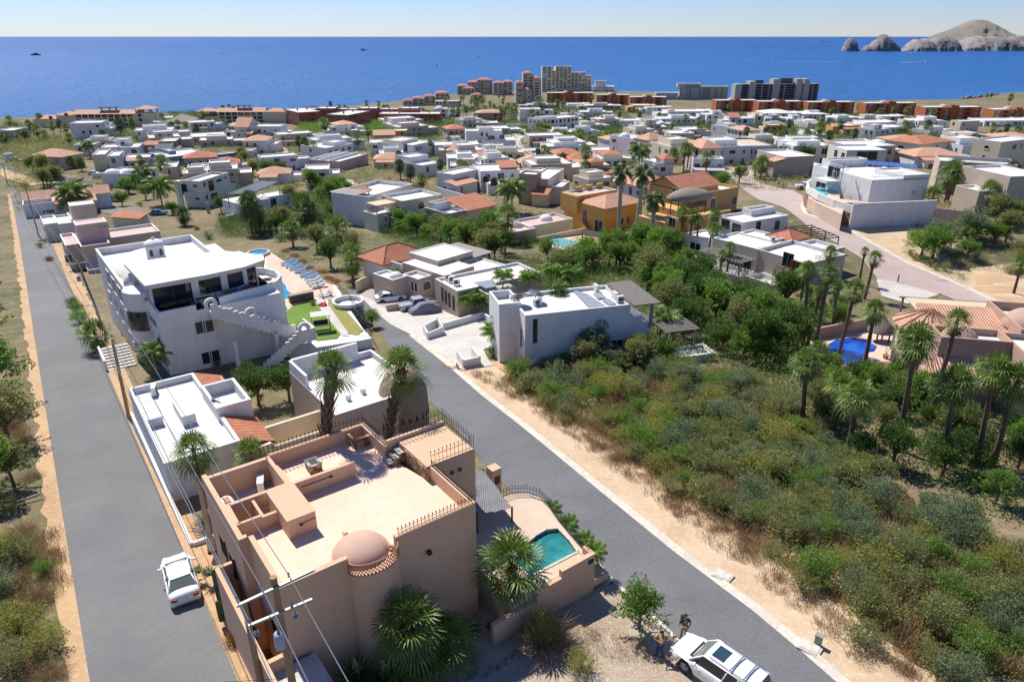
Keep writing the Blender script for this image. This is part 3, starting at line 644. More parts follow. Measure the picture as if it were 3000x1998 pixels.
S('white blue parapet house', 'white flat house with roof terrace, right of the empty bushy lot', m3,(530,600),(795,590),12,5, M_white, 12, ex=[up(.45,.95,.3,.8,1.2)])
S('white low house with clay corner', 'white low house with small clay roof right of the bushy lot', m3,(895,630),(1140,625),10,4.5, M_white, 14, ex=[low(0,.4,-2.5,0,3.6, M_cream, M_tile, 'shedf')])
H = House('white villa with peach hipped roof, rooftop dome and balcony', 'house', m3,(1310,560),(1450,545),(1085,505),7, M_white, short='white domed villa'); H.flat(); H.body(0, H.L, 0, H.L*.8, H.h-.5, H.h+.3); H.hip(0, H.L, 0, H.L*.8, H.h+.3,2, tile=M_tile2); dm(.3,.75,2,1.6)(H); H.auto('l', 0,1, H.W-1, H.h, 2, dens=.5)
S('beige stepped villa', 'long beige villa with crenellated roof edge behind the domed villa', m3,(1480,500),(1660,520),14,6.5, M_sand, 6, ex=[dm(.8,.5,2,1.4)])
H = S('yellow arched house', 'yellow house with pale hipped roof beside the white arched mansion', m3,(1720,615),(1870,600),10,6, M_cream, 16, tile=M_tile2, hp=2, win=.5)
S('small yellow wing', 'small yellow wing with clay eaves left of the yellow house', m3,(1590,570),(1700,590),7,4.5, M_gold, 16, tile=M_tile2, hp=1)
H = House('white mansion with rows of arched windows and dark cornice', 'mansion', f1,(355,935),(805,925),(75,832),5.6, M_white, name='mansion', short='white arched mansion', trim=M_dgrey, roofm=M_sand); H.flat()
H.winpx('l', 0, [(100,925),(140,945),(188,955),(240,968),(305,968)], .9,1.4, arch=True, mull=0, frame=M_bfr); H.winpx('f', 0, [(447,1005),(520,1020),(720,1025)], 1,1.5, arch=True, frame=M_bfr)
mb = MB(); mb.box(H.L*.2, H.L*.5,-1.2,0,2.4,3.1); H.part('balcony', mb, M_white)
H = House('beige house with blank front wall, small clay roof and side terrace', 'house', f1,(895,1078),(1290,1060),(765,975),5.4, M_beige, short='beige blank-walled house'); H.flat(trim=M_white); H.hip(-3,0,0,3,4.4,.7, tile=M_tile2, kind='shedl'); H.body(-3,0,0,3.2,-3,4.4); H.flat(H.L*.9, H.L+3.5,0,7,-3,2.8); H.winpx('f', 0, [(930,1093),(1160,1110)], .4,.3)
H = House('white two-storey house with railed balcony behind the solar house', 'house', f1,(1712,988),(2235,985),(1542,912),6, M_pale, short='house behind the solar house'); H.flat(); H.winpx('l', 0, [(1563,1030),(1655,1068)], 1.8,2); H.win('f', 0,6,4.4,6,2.4, kind='balcony_opening')
H = House('small white house with two brown shuttered windows and grey carport', 'house', m3,(1650,692),(1886,695),(1616,672),4.9, M_white, short='white shuttered house'); H.flat(); H.winpx('f', 0, [(1678,758),(1740,760)], 1.4,1.6, glass=M_bfr, frame=M_bfr); H.winpx('f', 0, [(1857,745)], 1,.5, glass=M_bfr); mb = MB(); mb.box(0, H.L, -5,0,2.4,2.6); H.part('carport_roof', mb, M_grey)
mb = MB(); [mb.box(x, x+.2,-4.9,-4.7,-2,2.4) for x in (0, H.L/2, H.L-.2)]; H.part('carport_posts', mb, M_dwood)
H = House('white two-volume house with black windows beside the lane', 'house', d1,(515,1040),(945,1055),14,4, M_white, 6, short='white two-volume house'); H.flat(); H.flat(-H.L*.5, H.L*.62,5,15,-3,7.8); H.winpx('f', 0, [(572,1118)], 4,1.6, glass=M_black); H.winpx('f', 0, [(657,1103),(806,1130),(927,1124)], 1,1); H.winpx('f', 5, [(500,958),(566,968),(594,1008),(621,998),(652,1002),(747,993),(780,990)], 1,1.8, frame=M_white, glass=M_black); H.flat(-H.L*.1, H.L*.35,8,15,7.5,9)
S('white garage house', 'white two-storey house with grey garage door above the bushy lot', d1,(1285,765),(1778,722),(1240,730),7.5, M_white, win=.85, ex=[lambda H: H.win('f', 0, H.L*.88,1.6,4,3, kind='garage_door', glass=M_grey, mull=0), up(.1,.5,.3,.8,.8)])
S('white house with tall panels', 'white house with tall blank panels left of the white garage house', d1,(1003,630),(1280,620),13,8, M_white, 8, win=.3)
S('small white cube', 'small white house right of the panelled white house', d1,(1320,640),(1445,645),9,5, M_white, 8)
S('brown and cream house', 'brown house with wide cream hipped roof beside tall palms', d1,(440,680),(780,690),12,6, M_villa, 8, tile=M_tile2, hp=2, ex=[up(.2,.8,.1,.7,.5, None, M_tile2)])
S('beige domed courtyard house', 'low beige courtyard house with small dome beside the lane', d1,(300,812),(715,810),12,4, M_sand, 6, ex=[dm(.35,.2,2,1.5, M_sand)])
S('white walled garden house', 'white garden wall house left of the walled lane bend', d1,(820,830),(1130,880),3,1.8, M_white, -6, win=0, name='garden_wall', cat='wall')
S('white domed seaside house', 'white seaside house with rounded gable below the peninsula', cc1,(1885,400),(2060,400),12,7, M_white, 4, ex=[dm(.4,.4,3,2)])
S('white seaside house', 'white seaside house with clay patch roof right of the rounded gable one', cc1,(2070,400),(2240,395),12,6, M_white, 4)
S('pale seaside row', 'pale seaside houses in a row under the peninsula palms', cc1,(1900,300),(2230,320),12,5, M_cream, 4)
S('white waterfront terrace house', 'white terraced house stepping down to the open sea, right of the towers', d1,(1960,330),(2240,370),20,6, M_white, -4, floors=2, ex=[up(.1,.6,.2,.8,6)])
def condo(short, label, cf, A, B, W_, h, wall, ang, blocks, tile=None, fl=6):
 H = House(label, 'apartments', cf, A, B, W_, h*.74, wall, ang, name='apartment_tower', short=short)
 for (x0, x1, y0, y1, z) in blocks:
  z *= .74
  a, b = H.L*x0, H.L*x1; H.flat(a, b, y0, y1,-4, z, par=.6)
  if tile: H.body(a+1, b-1, y0+1, y1-1, z-.6, z+.6); H.hip(a+1, b-1, y0+1, y1-1, z+.6,1.8, tile=tile)
  n = max(1, int((b-a)/4.2))
  for j in range(int((z-1)/2.4)):
   for i in range(n):
    if rnd.random() < .85: H.win('f', y0, a+(b-a)*(i+.5)/n, z-1.7-2.4*j, min(3.4,(b-a)/n*.6),1.3, kind='balcony_opening')
 return H
condo('left peninsula condos', 'sand coloured condominium blocks with red roofs, leftmost on the peninsula', d1,(175,330),(640,330),20,12, M_sand, 3, [(0,.3,0,15,12),(.3,.62,3,18,17),(.55,1,6,20,20),(.15,.5,-6,3,9)], M_tiler)
condo('middle peninsula condos', 'sand coloured condominium block with red roofs left of the tall towers', d1,(650,290),(905,290),18,17, M_sand, 2, [(0,.5,0,15,17),(.5,1,3,18,18)], M_tiler)
condo('red-roofed tower', 'tall stepped condominium tower with pinkish red roofs', d1,(945,300),(1285,240),24,24, M_sand, 4, [(0,.3,0,14,25),(.25,.62,-3,12,17),(.3,.7,6,20,36),(.66,1,2,16,30)], M_tiler)
H = condo('grey green slab tower', 'narrow grey green tower slab between the two big towers', d1,(1292,70),(1420,65),14,38, M_pale, 2, [(0,1,0,14,38)])
H = condo('big cream tower', 'broad stepped cream apartment tower right of the slab tower', d1,(1400,130),(1945,130),22,30, M_cream, 2, [(0,.15,0,14,31),(.12,.5,-2,16,37),(.5,.85,0,18,28),(.82,1,2,18,23)])
condo('white-domed condo far left', 'low red-roofed condominiums along the point left of the sand blocks', cc1,(1480,290),(2100,200),16,7, M_sand, 8, [(0,.2,0,10,6),(.2,.45,5,15,8),(.45,.7,9,20,10),(.7,1,14,26,13)], M_tiler)
condo('villas among palms', 'small red-roofed condominium in the palm garden', d1,(350,440),(515,425),12,9, M_sand, 4, [(0,1,0,10,8)], M_tiler)
for i, (lab, sh, cf, A, B, h) in enumerate((
  ('burnt orange apartment block below the tall towers, leftmost of its row', 'first orange block', d1,(1360,415),(1950,412),11),
  ('burnt orange apartment block with stepped parapet behind the palm grove', 'second orange block', e1,(0,262),(430,285),10),
  ('burnt orange apartment block left of the grey hotel forecourt', 'third orange block', e1,(435,290),(915,295),9.5),
  ('burnt orange apartment block below the black-windowed hotel, left one', 'fourth orange block', f1,(0,335),(530,352),10),
  ('burnt orange apartment block below the middle of the black-windowed hotel', 'fifth orange block', f1,(560,350),(1130,368),10),
  ('burnt orange apartment block with three big arched windows below the surf', 'sixth orange block', f1,(1210,358),(1815,375),10),
  ('burnt orange apartment block half hidden by palms, right shore', 'seventh orange block', g1,(175,372),(830,390),10),
  ('burnt orange apartment block behind the golden palm clump, far right', 'eighth orange block', g1,(960,425),(1690,442),10),
  ('burnt orange apartment block rightmost of its row', 'ninth orange block', g1,(1860,455),(2480,470),10))):
 H = House(lab, 'apartments', cf, A, B, 12, h*.88, M_orange, -1 if i < 3 else 3, name='apartment_block', short=sh, trim=M_roofw, group='burnt orange apartment blocks')
 H.flat(par=.3); L = H.L; H.flat(L*.44, L*.58,-.8,4,-3, H.h+1.2, wall=M_orange, trim=M_orange)
 mb = MB(); mb.dome((L*.42,7, H.h-.3),2.6,2.6,1.8); H.part('dome', mb, M_pink, smooth=True)
 for fl in range(3):
  z = H.h-1.7-2.7*fl
  for k, (q, w, ar) in enumerate(((.08,2.4,0),(.24,3,0),(.38,1.8,1),(.64,1.8,1),(.76,3,0),(.92,2.4,0))):
   H.win('f', 0, L*q, z, w, 1.7 if k in (1,4) else 1.4, kind='window' if k not in (1,4) else 'balcony_opening', glass=M_black if k in (1,4) else M_panel, arch=bool(ar and fl == 0), frame=M_orange if k in (1,4) else M_frame)
 H.winpx('f', 0, [], 1,1)
H = House('grey concrete hotel with curved white roof by the sea', 'hotel', e1,(1160,150),(1722,155),12,13, M_grey, -3, name='hotel', short='grey hotel'); H.flat(par=.5, trim=M_roofw)
H.body(-6,0,-2,9,-4,14); H.flat(-8, H.L*.35,0,10,12,15.6, par=.4); H.flat(-30,-8,-4,8,-4,7, wall=M_grey); [H.win('f', 0, H.L*q, z, w, .9, kind='balcony_opening', glass=M_black) for q, w in ((.12,2),(.35,2.5),(.5,8),(.72,2.5),(.86,2.5)) for z in (11,8.8,6.6,4.4,2.2)]
[H.win('f', -2,-4.5, z, 1.2,1, kind='window', glass=M_black) for z in (12.5,10.3,8.1,5.9,3.7)]; H.auto('f', 0,.5, H.L*.3,15.6,1, dens=1, wd=1.6)
H = House('dark concrete hotel shell with open unfinished floors by the sea', 'hotel', f1,(330,115),(1345,60),12,17, M_dgrey, 6, name='hotel', short='dark unfinished hotel')
H.body(0, H.L, 4,14,-4,16.5); mb = MB()
for j in range(8): mb.box(0, H.L, 0,4,2.3*j, 2.3*j+.3)
H.part('floor_slabs', mb, M_grey); mb = MB()
for q in (0,.1,.27,.36,.49,.56,.71,.88,.93,1): mb.box(H.L*q-.3, H.L*q+.3,-.3,4,-4,16.3)
H.part('floor_walls', mb, M_grey)
for q0, q1, z in ((-.08,0,16.5),(.1,.18,19),(.4,.49,21),(.7,.78,21),(.8,.87,21)): H.body(H.L*q0, H.L*q1,-1,9,-4, z, M_grey)
for q0, q1, z in ((.2,.3,20),(.52,.68,21.5)): H.body(H.L*q0, H.L*q1,4.5,10,16, z, M_dgrey)
for sh, lab, cf, A, B, Wd, h, wl, an, kw in (
 ('black and white townhouse', 'white townhouse with black centre panel among palms', e1,(1440,520),(1680,525),10,8, M_white, 2, {}),
 ('red-roofed white house', 'white house with bright red sloping roof', e1,(1740,570),(2000,545),9,7, M_white, 3, dict(ex=[lambda H: (H.body(0, H.L*.5,0,5, H.h-.5, H.h+.4), H.hip(0, H.L*.5,0,5, H.h+.4,2.4, tile=M_tiler, kind='shedf'))])),
 ('blue-white low house', 'long bluish white house with arched door behind grey palms', e1,(835,575),(1320,590),12,5, M_white, 4, {}),
 ('clay and white villa', 'white villa with clay dome and pink terraces', e1,(935,480),(1410,440),14,6, M_white, 3, dict(ex=[dm(.15,.5,3,1.6, M_tile2)])),
 ('crenellated white house', 'white crenellated house below the third orange block', e1,(655,425),(918,430),11,6, M_white, 2, {}),
 ('tan terraced houses', 'orange tan terraced house between palms below the orange blocks', e1,(480,400),(720,395),12,7, M_amber, 2, {}),
 ('white house behind grove', 'white flat house left of the palm grove, behind the garage house', d1,(1790,665),(2140,680),11,5, M_white, 3, {}),
 ('cream shaded house', 'cream house with deep shaded porch behind a single palm', e1,(20,580),(290,590),11,6, M_cream, 4, {}),
 ('pale porch house', 'pale house with planted front beside the shaded porch house', e1,(300,600),(580,605),10,5, M_pale, 4, {}),
 ('blue-domed white house', 'white rounded house with blue roof cones left of the orange block', d1,(1630,560),(1860,575),10,5, M_white, 3, {}),
 ('tan row', 'long tan and white row house under the second orange block', d1,(1880,580),(2240,585),12,5, M_sand, 2, {}),
 ('pink shore house', 'pink roofed low house in front of the palm park', d1,(1100,570),(1430,590),11,5, M_pink, 3, {}),
 ('long white villa', 'long white villa with hipped white roofs below the fifth orange block', f1,(640,505),(1040,530),14,5.5, M_white, 3, dict(tile=M_roofw, hp=2)),
 ('cream tower house', 'narrow cream tower house with clay roof left of the long white villa', f1,(505,535),(615,540),10,8, M_cream, 3, {}),
 ('grey box house', 'grey blue box house with white roof among palms', f1,(715,570),(870,572),12,5, M_slate, 3, {}),
 ('golden thatched house', 'golden house with dark thatched roof terrace', f1,(700,665),(890,665),8,6, M_gold, 3, dict(ex=[lambda H: H.hip(-2, H.L, -2,6, H.h+1,1.6, tile=M_thatch)])),
 ('white house with air units', 'white flat house right of the grey box house', f1,(950,575),(1140,580),10,5, M_white, 4, {}),
 ('white pyramid-roofed house', 'white house with low pyramid roof below the sixth orange block', f1,(1145,515),(1440,515),12,5, M_white, 3, dict(tile=M_roofw, hp=1.6)),
 ('white terrace house', 'white terrace house with many small roofs right of the pyramid-roofed one', f1,(1580,560),(1870,555),12,5, M_white, 4, dict(ex=[up(.2,.7,.3,.8,1)])),
 ('tan low house', 'tan low house with square window below the seventh orange block', f1,(1880,570),(2170,590),11,4.5, M_sand, 2, {}),
 ('orange and white house', 'orange walled house with small clay porch behind fan palms', f1,(1640,665),(1870,670),10,6, M_amber, 3, dict(ex=[low(0,.9,-3.5,0,3.4, M_grey, M_tile)])),
 ('white modern slab house', 'white slab house above the domed white house', f1,(1960,625),(2280,640),12,5, M_white, 3, {}),
 ('white glazed house', 'white house with glazed doors behind the domed white house', f1,(2050,690),(2380,700),11,5, M_white, 4, {}),
 ('white parapet house far right', 'white house peeking left of the golden palm clump', g1,(860,600),(1200,610),12,6, M_white, 3, {}),
 ('long white wall house', 'long white walled house below the eighth orange block', g1,(1730,600),(2300,600),13,4.5, M_white, 2, {}),
 ('sunlit tan cottage', 'small tan cottage under the seventh orange block', g1,(320,545),(620,560),10,4, M_sand, 3, {}),
 ('white cottage among palms', 'white cottage in the middle palm grove', f1,(1150,600),(1300,640),9,4.5, M_white, 4, {}),
 ):
 H = S(sh, lab, cf, A, B, Wd*1.35, h*.82, wl, an, **kw); k_ = rnd.random(); L = H.L; w_ = H.wall
 H.flat(-L*.3,0,2+3*k_, H.W*.9,-3, H.h*(.7+.25*k_), wall=rnd.choice((M_white, w_, w_))); H.flat(L, L*1.3,1+4*k_, H.W, -3, H.h*(1.0-.3*k_)+.3, wall=rnd.choice((M_white, w_)))
 H.auto('f', 2+3*k_, -L*.3+.5,-.5, H.h*(.7+.25*k_),1); H.auto('f', 1+4*k_, L+.5, L*1.3-.5, H.h*(1-.3*k_)+.3,1)
 if 'ex' not in kw: (up(.1+.3*k_, .6+.3*k_, .3,.8,.7+k_*1.2) if k_ > .4 else low(.1,.5,-2.5,0, H.h*.6, None, M_tile2 if k_ > .2 else None))(H)
H = House('white house with a row of round roof domes', 'house', m4,(830,462),(1200,470),(805,415),5, M_white, short='domed white house'); H.flat(); [dm(x, .4,2.6,1.9)(H) for x in (.14,.5,.82)]; H.auto('f', 0,.5, H.L-.5, H.h, 1); dm(.35,.8,1.6,1.2)(H)
H = House('white courtyard house with grey side wall and small clay turret', 'house', g1,(1530,930),(1870,935),16,5, M_sand, 6, short='grey-walled courtyard house'); H.flat(); H.flat(-22,0,4,16,-3,5, wall=M_white); dm(.2,.6,3,1.8)(H); dm(-.6,.5,3.4,1.4)(H); H.body(-12,-8,0,4,-3,4); H.hip(-12,-8,0,4,4,1.4)
H = S('yellow stepped house', 'pale yellow stepped house with single dark window', g1,(1420,610),(1665,600),(1340,590),6.5, M_cream, win=.4)
H = House('cream rounded villa at the right edge with tall arched windows', 'house', g1,(1950,880),(2400,830),(1790,815),9, M_cream, short='cream rounded villa'); H.flat(); H.auto('l', 0,1, H.W-1, H.h, 2, dens=.7, arch=True); H.auto('f', 0,1, H.L-1, H.h, 2, dens=.4)
H = House('tan house with arched windows and solar tubes on its roof', 'house', m4,(1450,578),(2045,612),(1400,532),7.4, M_beige, short='tan house with solar tubes', trim=M_beige); H.flat(par=.5)
H.winpx('f', 0, [(1465,645)], 1.1,1.2, arch=True); H.winpx('f', 0, [(1858,683)], 2.4,1.4, arch=True, mull=2); H.winpx('f', 0, [(1650,850)], 5,2.6, kind='glass_door', mull=3); mb = MB(); [mb.box(H.L*.2+i*.0, H.L*.95,2+i*1.6,2.4+i*1.6, H.h+.1, H.h+.4) for i in range(3)]; H.part('solar_tubes', mb, M_metal); H.flat(H.L*.8, H.L+5,-6,0,-3,4.2)
H = House('grey beige house cut by the right edge', 'house', m4,(1990,700),(2300,700),12,7.5, M_beige, 10, short='grey beige edge house'); H.flat(); H.flat(-4,0,2,8,-3,4.5)
H = House('big white modern house with blue solar panels and spiral stair', 'house', m4,(928,728),(1365,704),(672,602),6.6, M_white, short='solar panel house'); SOL = H
H.flat(par=.25); H.flat(H.L*.55, H.L, 0, H.W*.45,6.2,7.2, par=.3); H.flat(H.L*.15, H.L*.85, H.W*.85, H.W, 6.2,7.9, par=.3); H.winpx('f', 0, [(1250,822)], 1.1,.8, glass=M_sand); H.winpx('l', 0, [(640,690)], 1.2,1.6)
H.win('l', 0, H.W*.8,2,3,3.2, kind='glass_door'); H.win('l', 0, H.W*.62,6.2,3.6,2.2, kind='balcony_opening')
mb = MB(); mb.box(-3,0, H.W*.5, H.W*.75,4.6,4.9); [mb.tube((-3, H.W*(.5+.25*i/8),4.9),(-3, H.W*(.5+.25*i/8),5.9),.03, n=4) for i in range(9)]; mb.tube((-3, H.W*.5,5.9),(-3, H.W*.75,5.9),.04, n=4); H.part('balcony', mb, M_white)
mb = MB()
for i in range(30):
 a = i*.42; z = -.5+i*.3; c, s_ = math.cos(a), math.sin(a); mb.poly([(-1.8, H.W*.35, z),(-1.8+1.1*c, H.W*.35+1.1*s_, z),(-1.8+1.1*math.cos(a+.4), H.W*.35+1.1*math.sin(a+.4), z)]); mb.tube((-1.8+1.1*c, H.W*.35+1.1*s_, z),(-1.8+1.1*c, H.W*.35+1.1*s_, z+1),.025, n=4)
mb.tube((-1.8, H.W*.35,-2),(-1.8, H.W*.35,9),.09); H.part('spiral_stair', mb, M_metal)
mb = MB(); zz = H.h+.1
for x in range(15): mb.tube((x*H.L*.55/14,.15, zz),(x*H.L*.55/14,.15, zz+1),.03, n=4)
for d_ in (.5,1): mb.tube((0,.15, zz+d_),(H.L*.55,.15, zz+d_),.03, n=4); mb.tube((.15,0, zz+d_),(.15, H.W*.8, zz+d_),.03, n=4)
H.part('roof_railing', mb, M_metal)
ww = House('white garden wall below the solar panel house with a red gate', 'wall', m4,(752,1093),(1385,1062),1,0.2, M_white, name='garden_wall', short='white wall under solar house')
ww.L = max(5, ww.L); pp = [ww.lz(p, 0) for p in ((752,1093),(1330,1062))]; tp = [ww.lf((710,905), 'f', 0)]
mb = MB(); mb.box(0, ww.L, 0,.3,-2,4.6); ww.part('wall', mb, M_white); H = ww
pts = [m4(p) for p in ((752,1093),(560,1010),(430,945),(420,900))]; q = [P(*p) for p in ((2200+757/2.614,250+1090/2.614), m4((620,1040)), m4((500,985)), m4((425,930)), m4((415,880)), m4((450,850)))]
mb = MB(); mt = MB()
for a, b in zip(q, q[1:]):
 for M_, z0, z1, t_ in ((mb, -1,2.7,.5),(mt, 2.7,4.0,.3)):
  d_ = (b-a); d_.z = 0; n_ = Vector((-d_.y, d_.x, 0)).normalized()*t_
  M_.add([a+Vector((0,0, z0)), b+Vector((0,0, z0)), b+n_+Vector((0,0, z0)), a+n_+Vector((0,0, z0)), a+Vector((0,0, z1)), b+Vector((0,0, z1)), b+n_+Vector((0,0, z1)), a+n_+Vector((0,0, z1))], [(0,1,5,4),(1,2,6,5),(2,3,7,6),(3,0,4,7),(4,5,6,7)])
t = thing('curved_wall', 'curved rubble stone wall with white parapet around the infinity pool', 'wall', q[0])
mb.build('stone_base', M_stone, t, shift=q[0]); mt.build('parapet', M_white, t, shift=q[0])
sheet('pool_terrace', [m4(p) for p in ((455,800),(540,770),(685,790),(680,870),(930,900),(720,900),(700,990),(500,900),(440,860))], .02, M_deck, h=2.8)
pool = sheet('curved_pool_water', [m4(p) for p in ((460,795),(540,775),(680,792),(672,815),(590,828),(570,860),(580,878),(500,865),(465,830))], .06, M_pooll, h=2.8); pool.name = 'pool_water'
def panels(pts, n, m, z, label, group, mat=None, rows=1):
 for i in range(n):
  for j in range(rows):
   pass
FH = []
def fillhouses(pl, n, seed, sc=1.):
 g = random.Random(seed); W3 = [P(x, y, 3) for x, y in pl]; p2 = [(q.x, q.y) for q in W3]; xs = [q[0] for q in p2]; ys = [q[1] for q in p2]; k = tr = 0
 while k < n and tr < 1500:
  tr += 1; x, y = g.uniform(min(xs), max(xs)), g.uniform(min(ys), max(ys))
  if not inpoly(x, y, p2): continue
  L, D = g.uniform(9,17)*sc, g.uniform(9,14)*sc; bad = False
  for Hh in ALLH:
   v = Hh.Mi @ Vector((x+L*.5, y+D*.4,0))
   if -L*.75 < v.x < Hh.L+L*.75 and -D*.8 < v.y < Hh.W+D*.8: bad = True; break
  if bad or proj((x, y, T(x, y)))[1] > 640: continue
  px, py = proj((x, y, T(x, y)+4)); wl_, cn = g.choice(((M_white, 'white'),(M_white, 'white'),(M_cream, 'cream'),(M_sand, 'sand coloured'),(M_beige, 'beige'),(M_white, 'white'),(M_pale, 'pale')))
  h = g.choice((3.2,3.4,5.6,6)); H = House('x', 'house', lambda p: p, (px, py),(px+20, py), D, h, wl_, g.choice((4,12,20,30)), quiet=True, short=''); H.L = L; tl = g.random()
  if tl < .2: H.body(0, L, 0, D, -3, h); H.hip(0, L, 0, D, h, 1.8, tile=g.choice((M_tile, M_tile2)))
  else: H.flat()
  H.auto('f', 0,.5, L-.5, h, max(1, int(h/2.8)), dens=.8); H.auto('l', 0,.5, D-.5, h, 1, dens=.5)
  H.flat(L, L*1.4, D*.2, D, -3, h*.7, wall=wl_); (up(.2,.8,.3,.9,1+g.random()) if tl > .5 else low(.1,.6,-2.5,0,2.6, None, M_tile2))(H)
  FH.append((H.o, 'small '+cn+(' hip-roofed' if tl < .2 else ' flat-roofed')+(' house' if h < 4 else ' two-storey house'), proj((x, y, T(x, y)+3)))); k += 1
def inpoly(x, y, pl):
 c = False
 for (a, b),(d, e) in zip(pl, pl[1:]+pl[:1]):
  if (b > y) != (e > y) and x < (d-a)*(y-b)/(e-b)+a: c = not c
 return c
fillhouses([(1250,335),(1900,345),(3000,385),(3000,470),(2300,470),(1900,500),(1300,450)], 46,3,1.1)
fillhouses([(180,345),(880,350),(1240,345),(1250,420),(900,430),(180,440)], 20,4,1.1)
fillhouses([(1280,420),(1540,450),(1900,500),(1900,570),(1500,560),(1280,520)], 14,5,.8)
fillhouses([(560,430),(700,470),(1300,440),(1300,560),(1000,520),(640,560),(300,500),(200,440)], 12,6,.8)
# ---- mid-distance houses
H = House('white house with lilac shade, thatched balcony pergola and clay tiled stair roof', 'house', m2,(985,985),(1330,885),(872,905),7.2, M_white, short='white house with roof terrace')
H.flat(par=.9); q = H.flatpx((905,1050),(1010,1020),(800,1000),4.6, z0=-3, par=.1); H.winpx('f', 0, [(1015,1128)], 1.5,1.6)
x0, x1, y0, y1 = q; mb = MB(); [mb.box(a, a+.18, b, b+.18,4.6,7) for a in (x0+.1, x1-.3) for b in (y0+.1,(y0+y1)/2, y1-.3)]; mb.box(x0-.4, x1+.3, y0-.4, y1+.3,7,7.15); H.part('pergola', mb, M_gwood)
H.winpx('f', y0, [(913,1112),(931,1109),(948,1106),(965,1103)], .7,.8); H.hip(x1, x1+4, y0+2, y0+5,6,1.2, kind='shedf')
H = House('cream and pale grey three-level house with small arched window', 'house', m2,(1250,1018),(1557,965),(1140,965),6.8, M_cream, short='cream three-level house')
H.flat(par=.7); H.winpx('f', 0, [(1395,1050)], 1.6,1.6, arch=True); H.winpx('l', 0, [(1218,1087)], 1.3,1.8); H.flat(-5.5,0, H.W*.25, H.W*.95,-3,4, wall=M_pale); mb = MB(); mb.box(-5.3,0, H.W*.3, H.W*.8,6,6.1); [mb.box(-5.3,-5.1, y, y+.15,4,6) for y in (H.W*.3, H.W*.75)]; H.part('awning', mb, M_shade)
H.winpx('l', -5.5, [(1128,1158),(1178,1172)], 1.1,1.5); H.winpx('l', 0, [(1230,1188)], 1.2,1.2)
H = House('low beige house with roof terrace and orange clay roof at its right', 'house', m2,(1605,1115),(1745,1085),(1358,1082),4.6, M_beige, short='beige house with clay roof', trim=M_white)
H.flat(par=.7); H.body(H.L, H.L+9,0,7,-3,4.2, M_cream); H.hip(H.L, H.L+9,0,7,4.4,1.7, kind='shedf'); H.flat(H.L*.2, H.L, H.W*.7, H.W, 4,5.8, wall=M_white); H.winpx('f', 0, [(1680,1170)], 1.2,1.4); H.winpx('l', 0, [(1535,1160),(1440,1142),(1385,1140)], 1,1.2)
H = House('pale green grey two-storey house with recessed balconies', 'house', b1,(600,1082),(980,965),(290,1095),7.2, M_pale, short='pale two-storey house')
H.flat(par=.6); L_, W_ = H.L, H.W
H.winpx('l', 0, [(385,1190)], 2.6,2.8, frame=M_bfr); H.winpx('l', 0, [(530,1145),(560,1145),(562,1310),(590,1312)], .4,.5, frame=M_bfr); H.winpx('f', 0, [(668,1125),(698,1290)], .7,.9, frame=M_bfr); H.winpx('f', 0, [(830,1080),(850,1076),(866,1070),(880,1066),(940,1038)], .35,.6, frame=M_bfr); H.winpx('f', 0, [(755,1140)], 2.2,2.6, kind='balcony_opening', frame=M_bfr); H.winpx('f', 0, [(795,1275)], 2.8,1.4, kind='balcony_opening', frame=M_bfr)
mb = MB(); mb.box(-1.2,0, W_*.35, W_*.85,3.6,4.3); H.part('balcony', mb, M_pale); mb = MB(); [mb.box(-1,-.6, W_*q, W_*q+.4,-3,6.8) for q in (1.0,1.12,1.24)]; mb.box(-1.2,.5, W_, W_*1.26,6.8,7.2); H.part('columns', mb, M_pale); H.hip(L_, L_+5,1,7,5.4,1.4, kind='shedr'); H.body(L_, L_+4.6,1.5,6.5,-3,3.2)
H = House('white modern house with slatted solar pergola and outside stair', 'house', b1,(1110,1380),(1530,1305),(672,1358),4.2, M_white, short='white solar pergola house')
H.flat(par=.06, trim=M_roofw); H.flat(H.L, H.L+8,3, H.W, -3,3.9, par=.1); H.winpx('l', 0, [(715,1440)], 1.8,2.8, kind='door', glass=M_wood); H.winpx('f', 3, [(1565,1375)], 2,2.4)
pz = 7.4; pp = [H.lz(p, pz) for p in ((970,1250),(1410,1082),(1635,1092),(1280,1250))]
mb = MB()
for i in range(17):
 t = (i+.5)/17; a = pp[0].lerp(pp[1], t); b = pp[3].lerp(pp[2], t); mb.tube(a, b, .18,.18,4)
for a, b in ((pp[0], pp[1]),(pp[3], pp[2])): mb.tube(a, b, .2,.2,4)
for p_ in pp: mb.tube(p_, (p_.x, p_.y, 3.9),.12,.12,6)
H.part('solar_pergola', mb, M_metal)
mb = MB(); ps = [H.lf(p, 'l', -1.5) for p in ((640,1490),(560,1640))]
for i in range(9): mb.box(-2.4,-.4,2+i*.45,2.45+i*.45,-2.4,1.4-i*.35)
H.part('stair', mb, M_white)
H = House('blue and white pool house pavilion', 'house', b1,(1440,1290),(1640,1250),4,5, M_white, short='roof pavilion', quiet=True) if 0 else None
sheet('pool_deck', [b1(p) for p in ((1560,1540),(1850,1400),(2000,1430),(1750,1568))], .05, M_conc)
w2 = cropf(380,1050,2.24); w3 = cropf(1250,780,1.923)
r1 = cropf(0,520,2.358); r2 = cropf(800,750,2.986)
H = House('lilac white house with pink tiled roofs beside the hill road', 'house', r1,(155,190),(375,172),6,3.4, M_white, 33, short='pink tiled hill road house')
H.flat(par=.9); H.body(.3, H.L+13,6,13,-3,3.2); H.hip(.3, H.L+13,6,13,3.2,1.7, tile=M_tile2, kind='gable', o=.3); H.body(H.L, H.L+9,.5,6,-3,2.6, M_cream); H.hip(H.L, H.L+9,.5,6,2.6,.9, tile=M_tile2, kind='shedf'); H.winpx('f', 0, [(335,235)], 2.4,.7, mull=3)
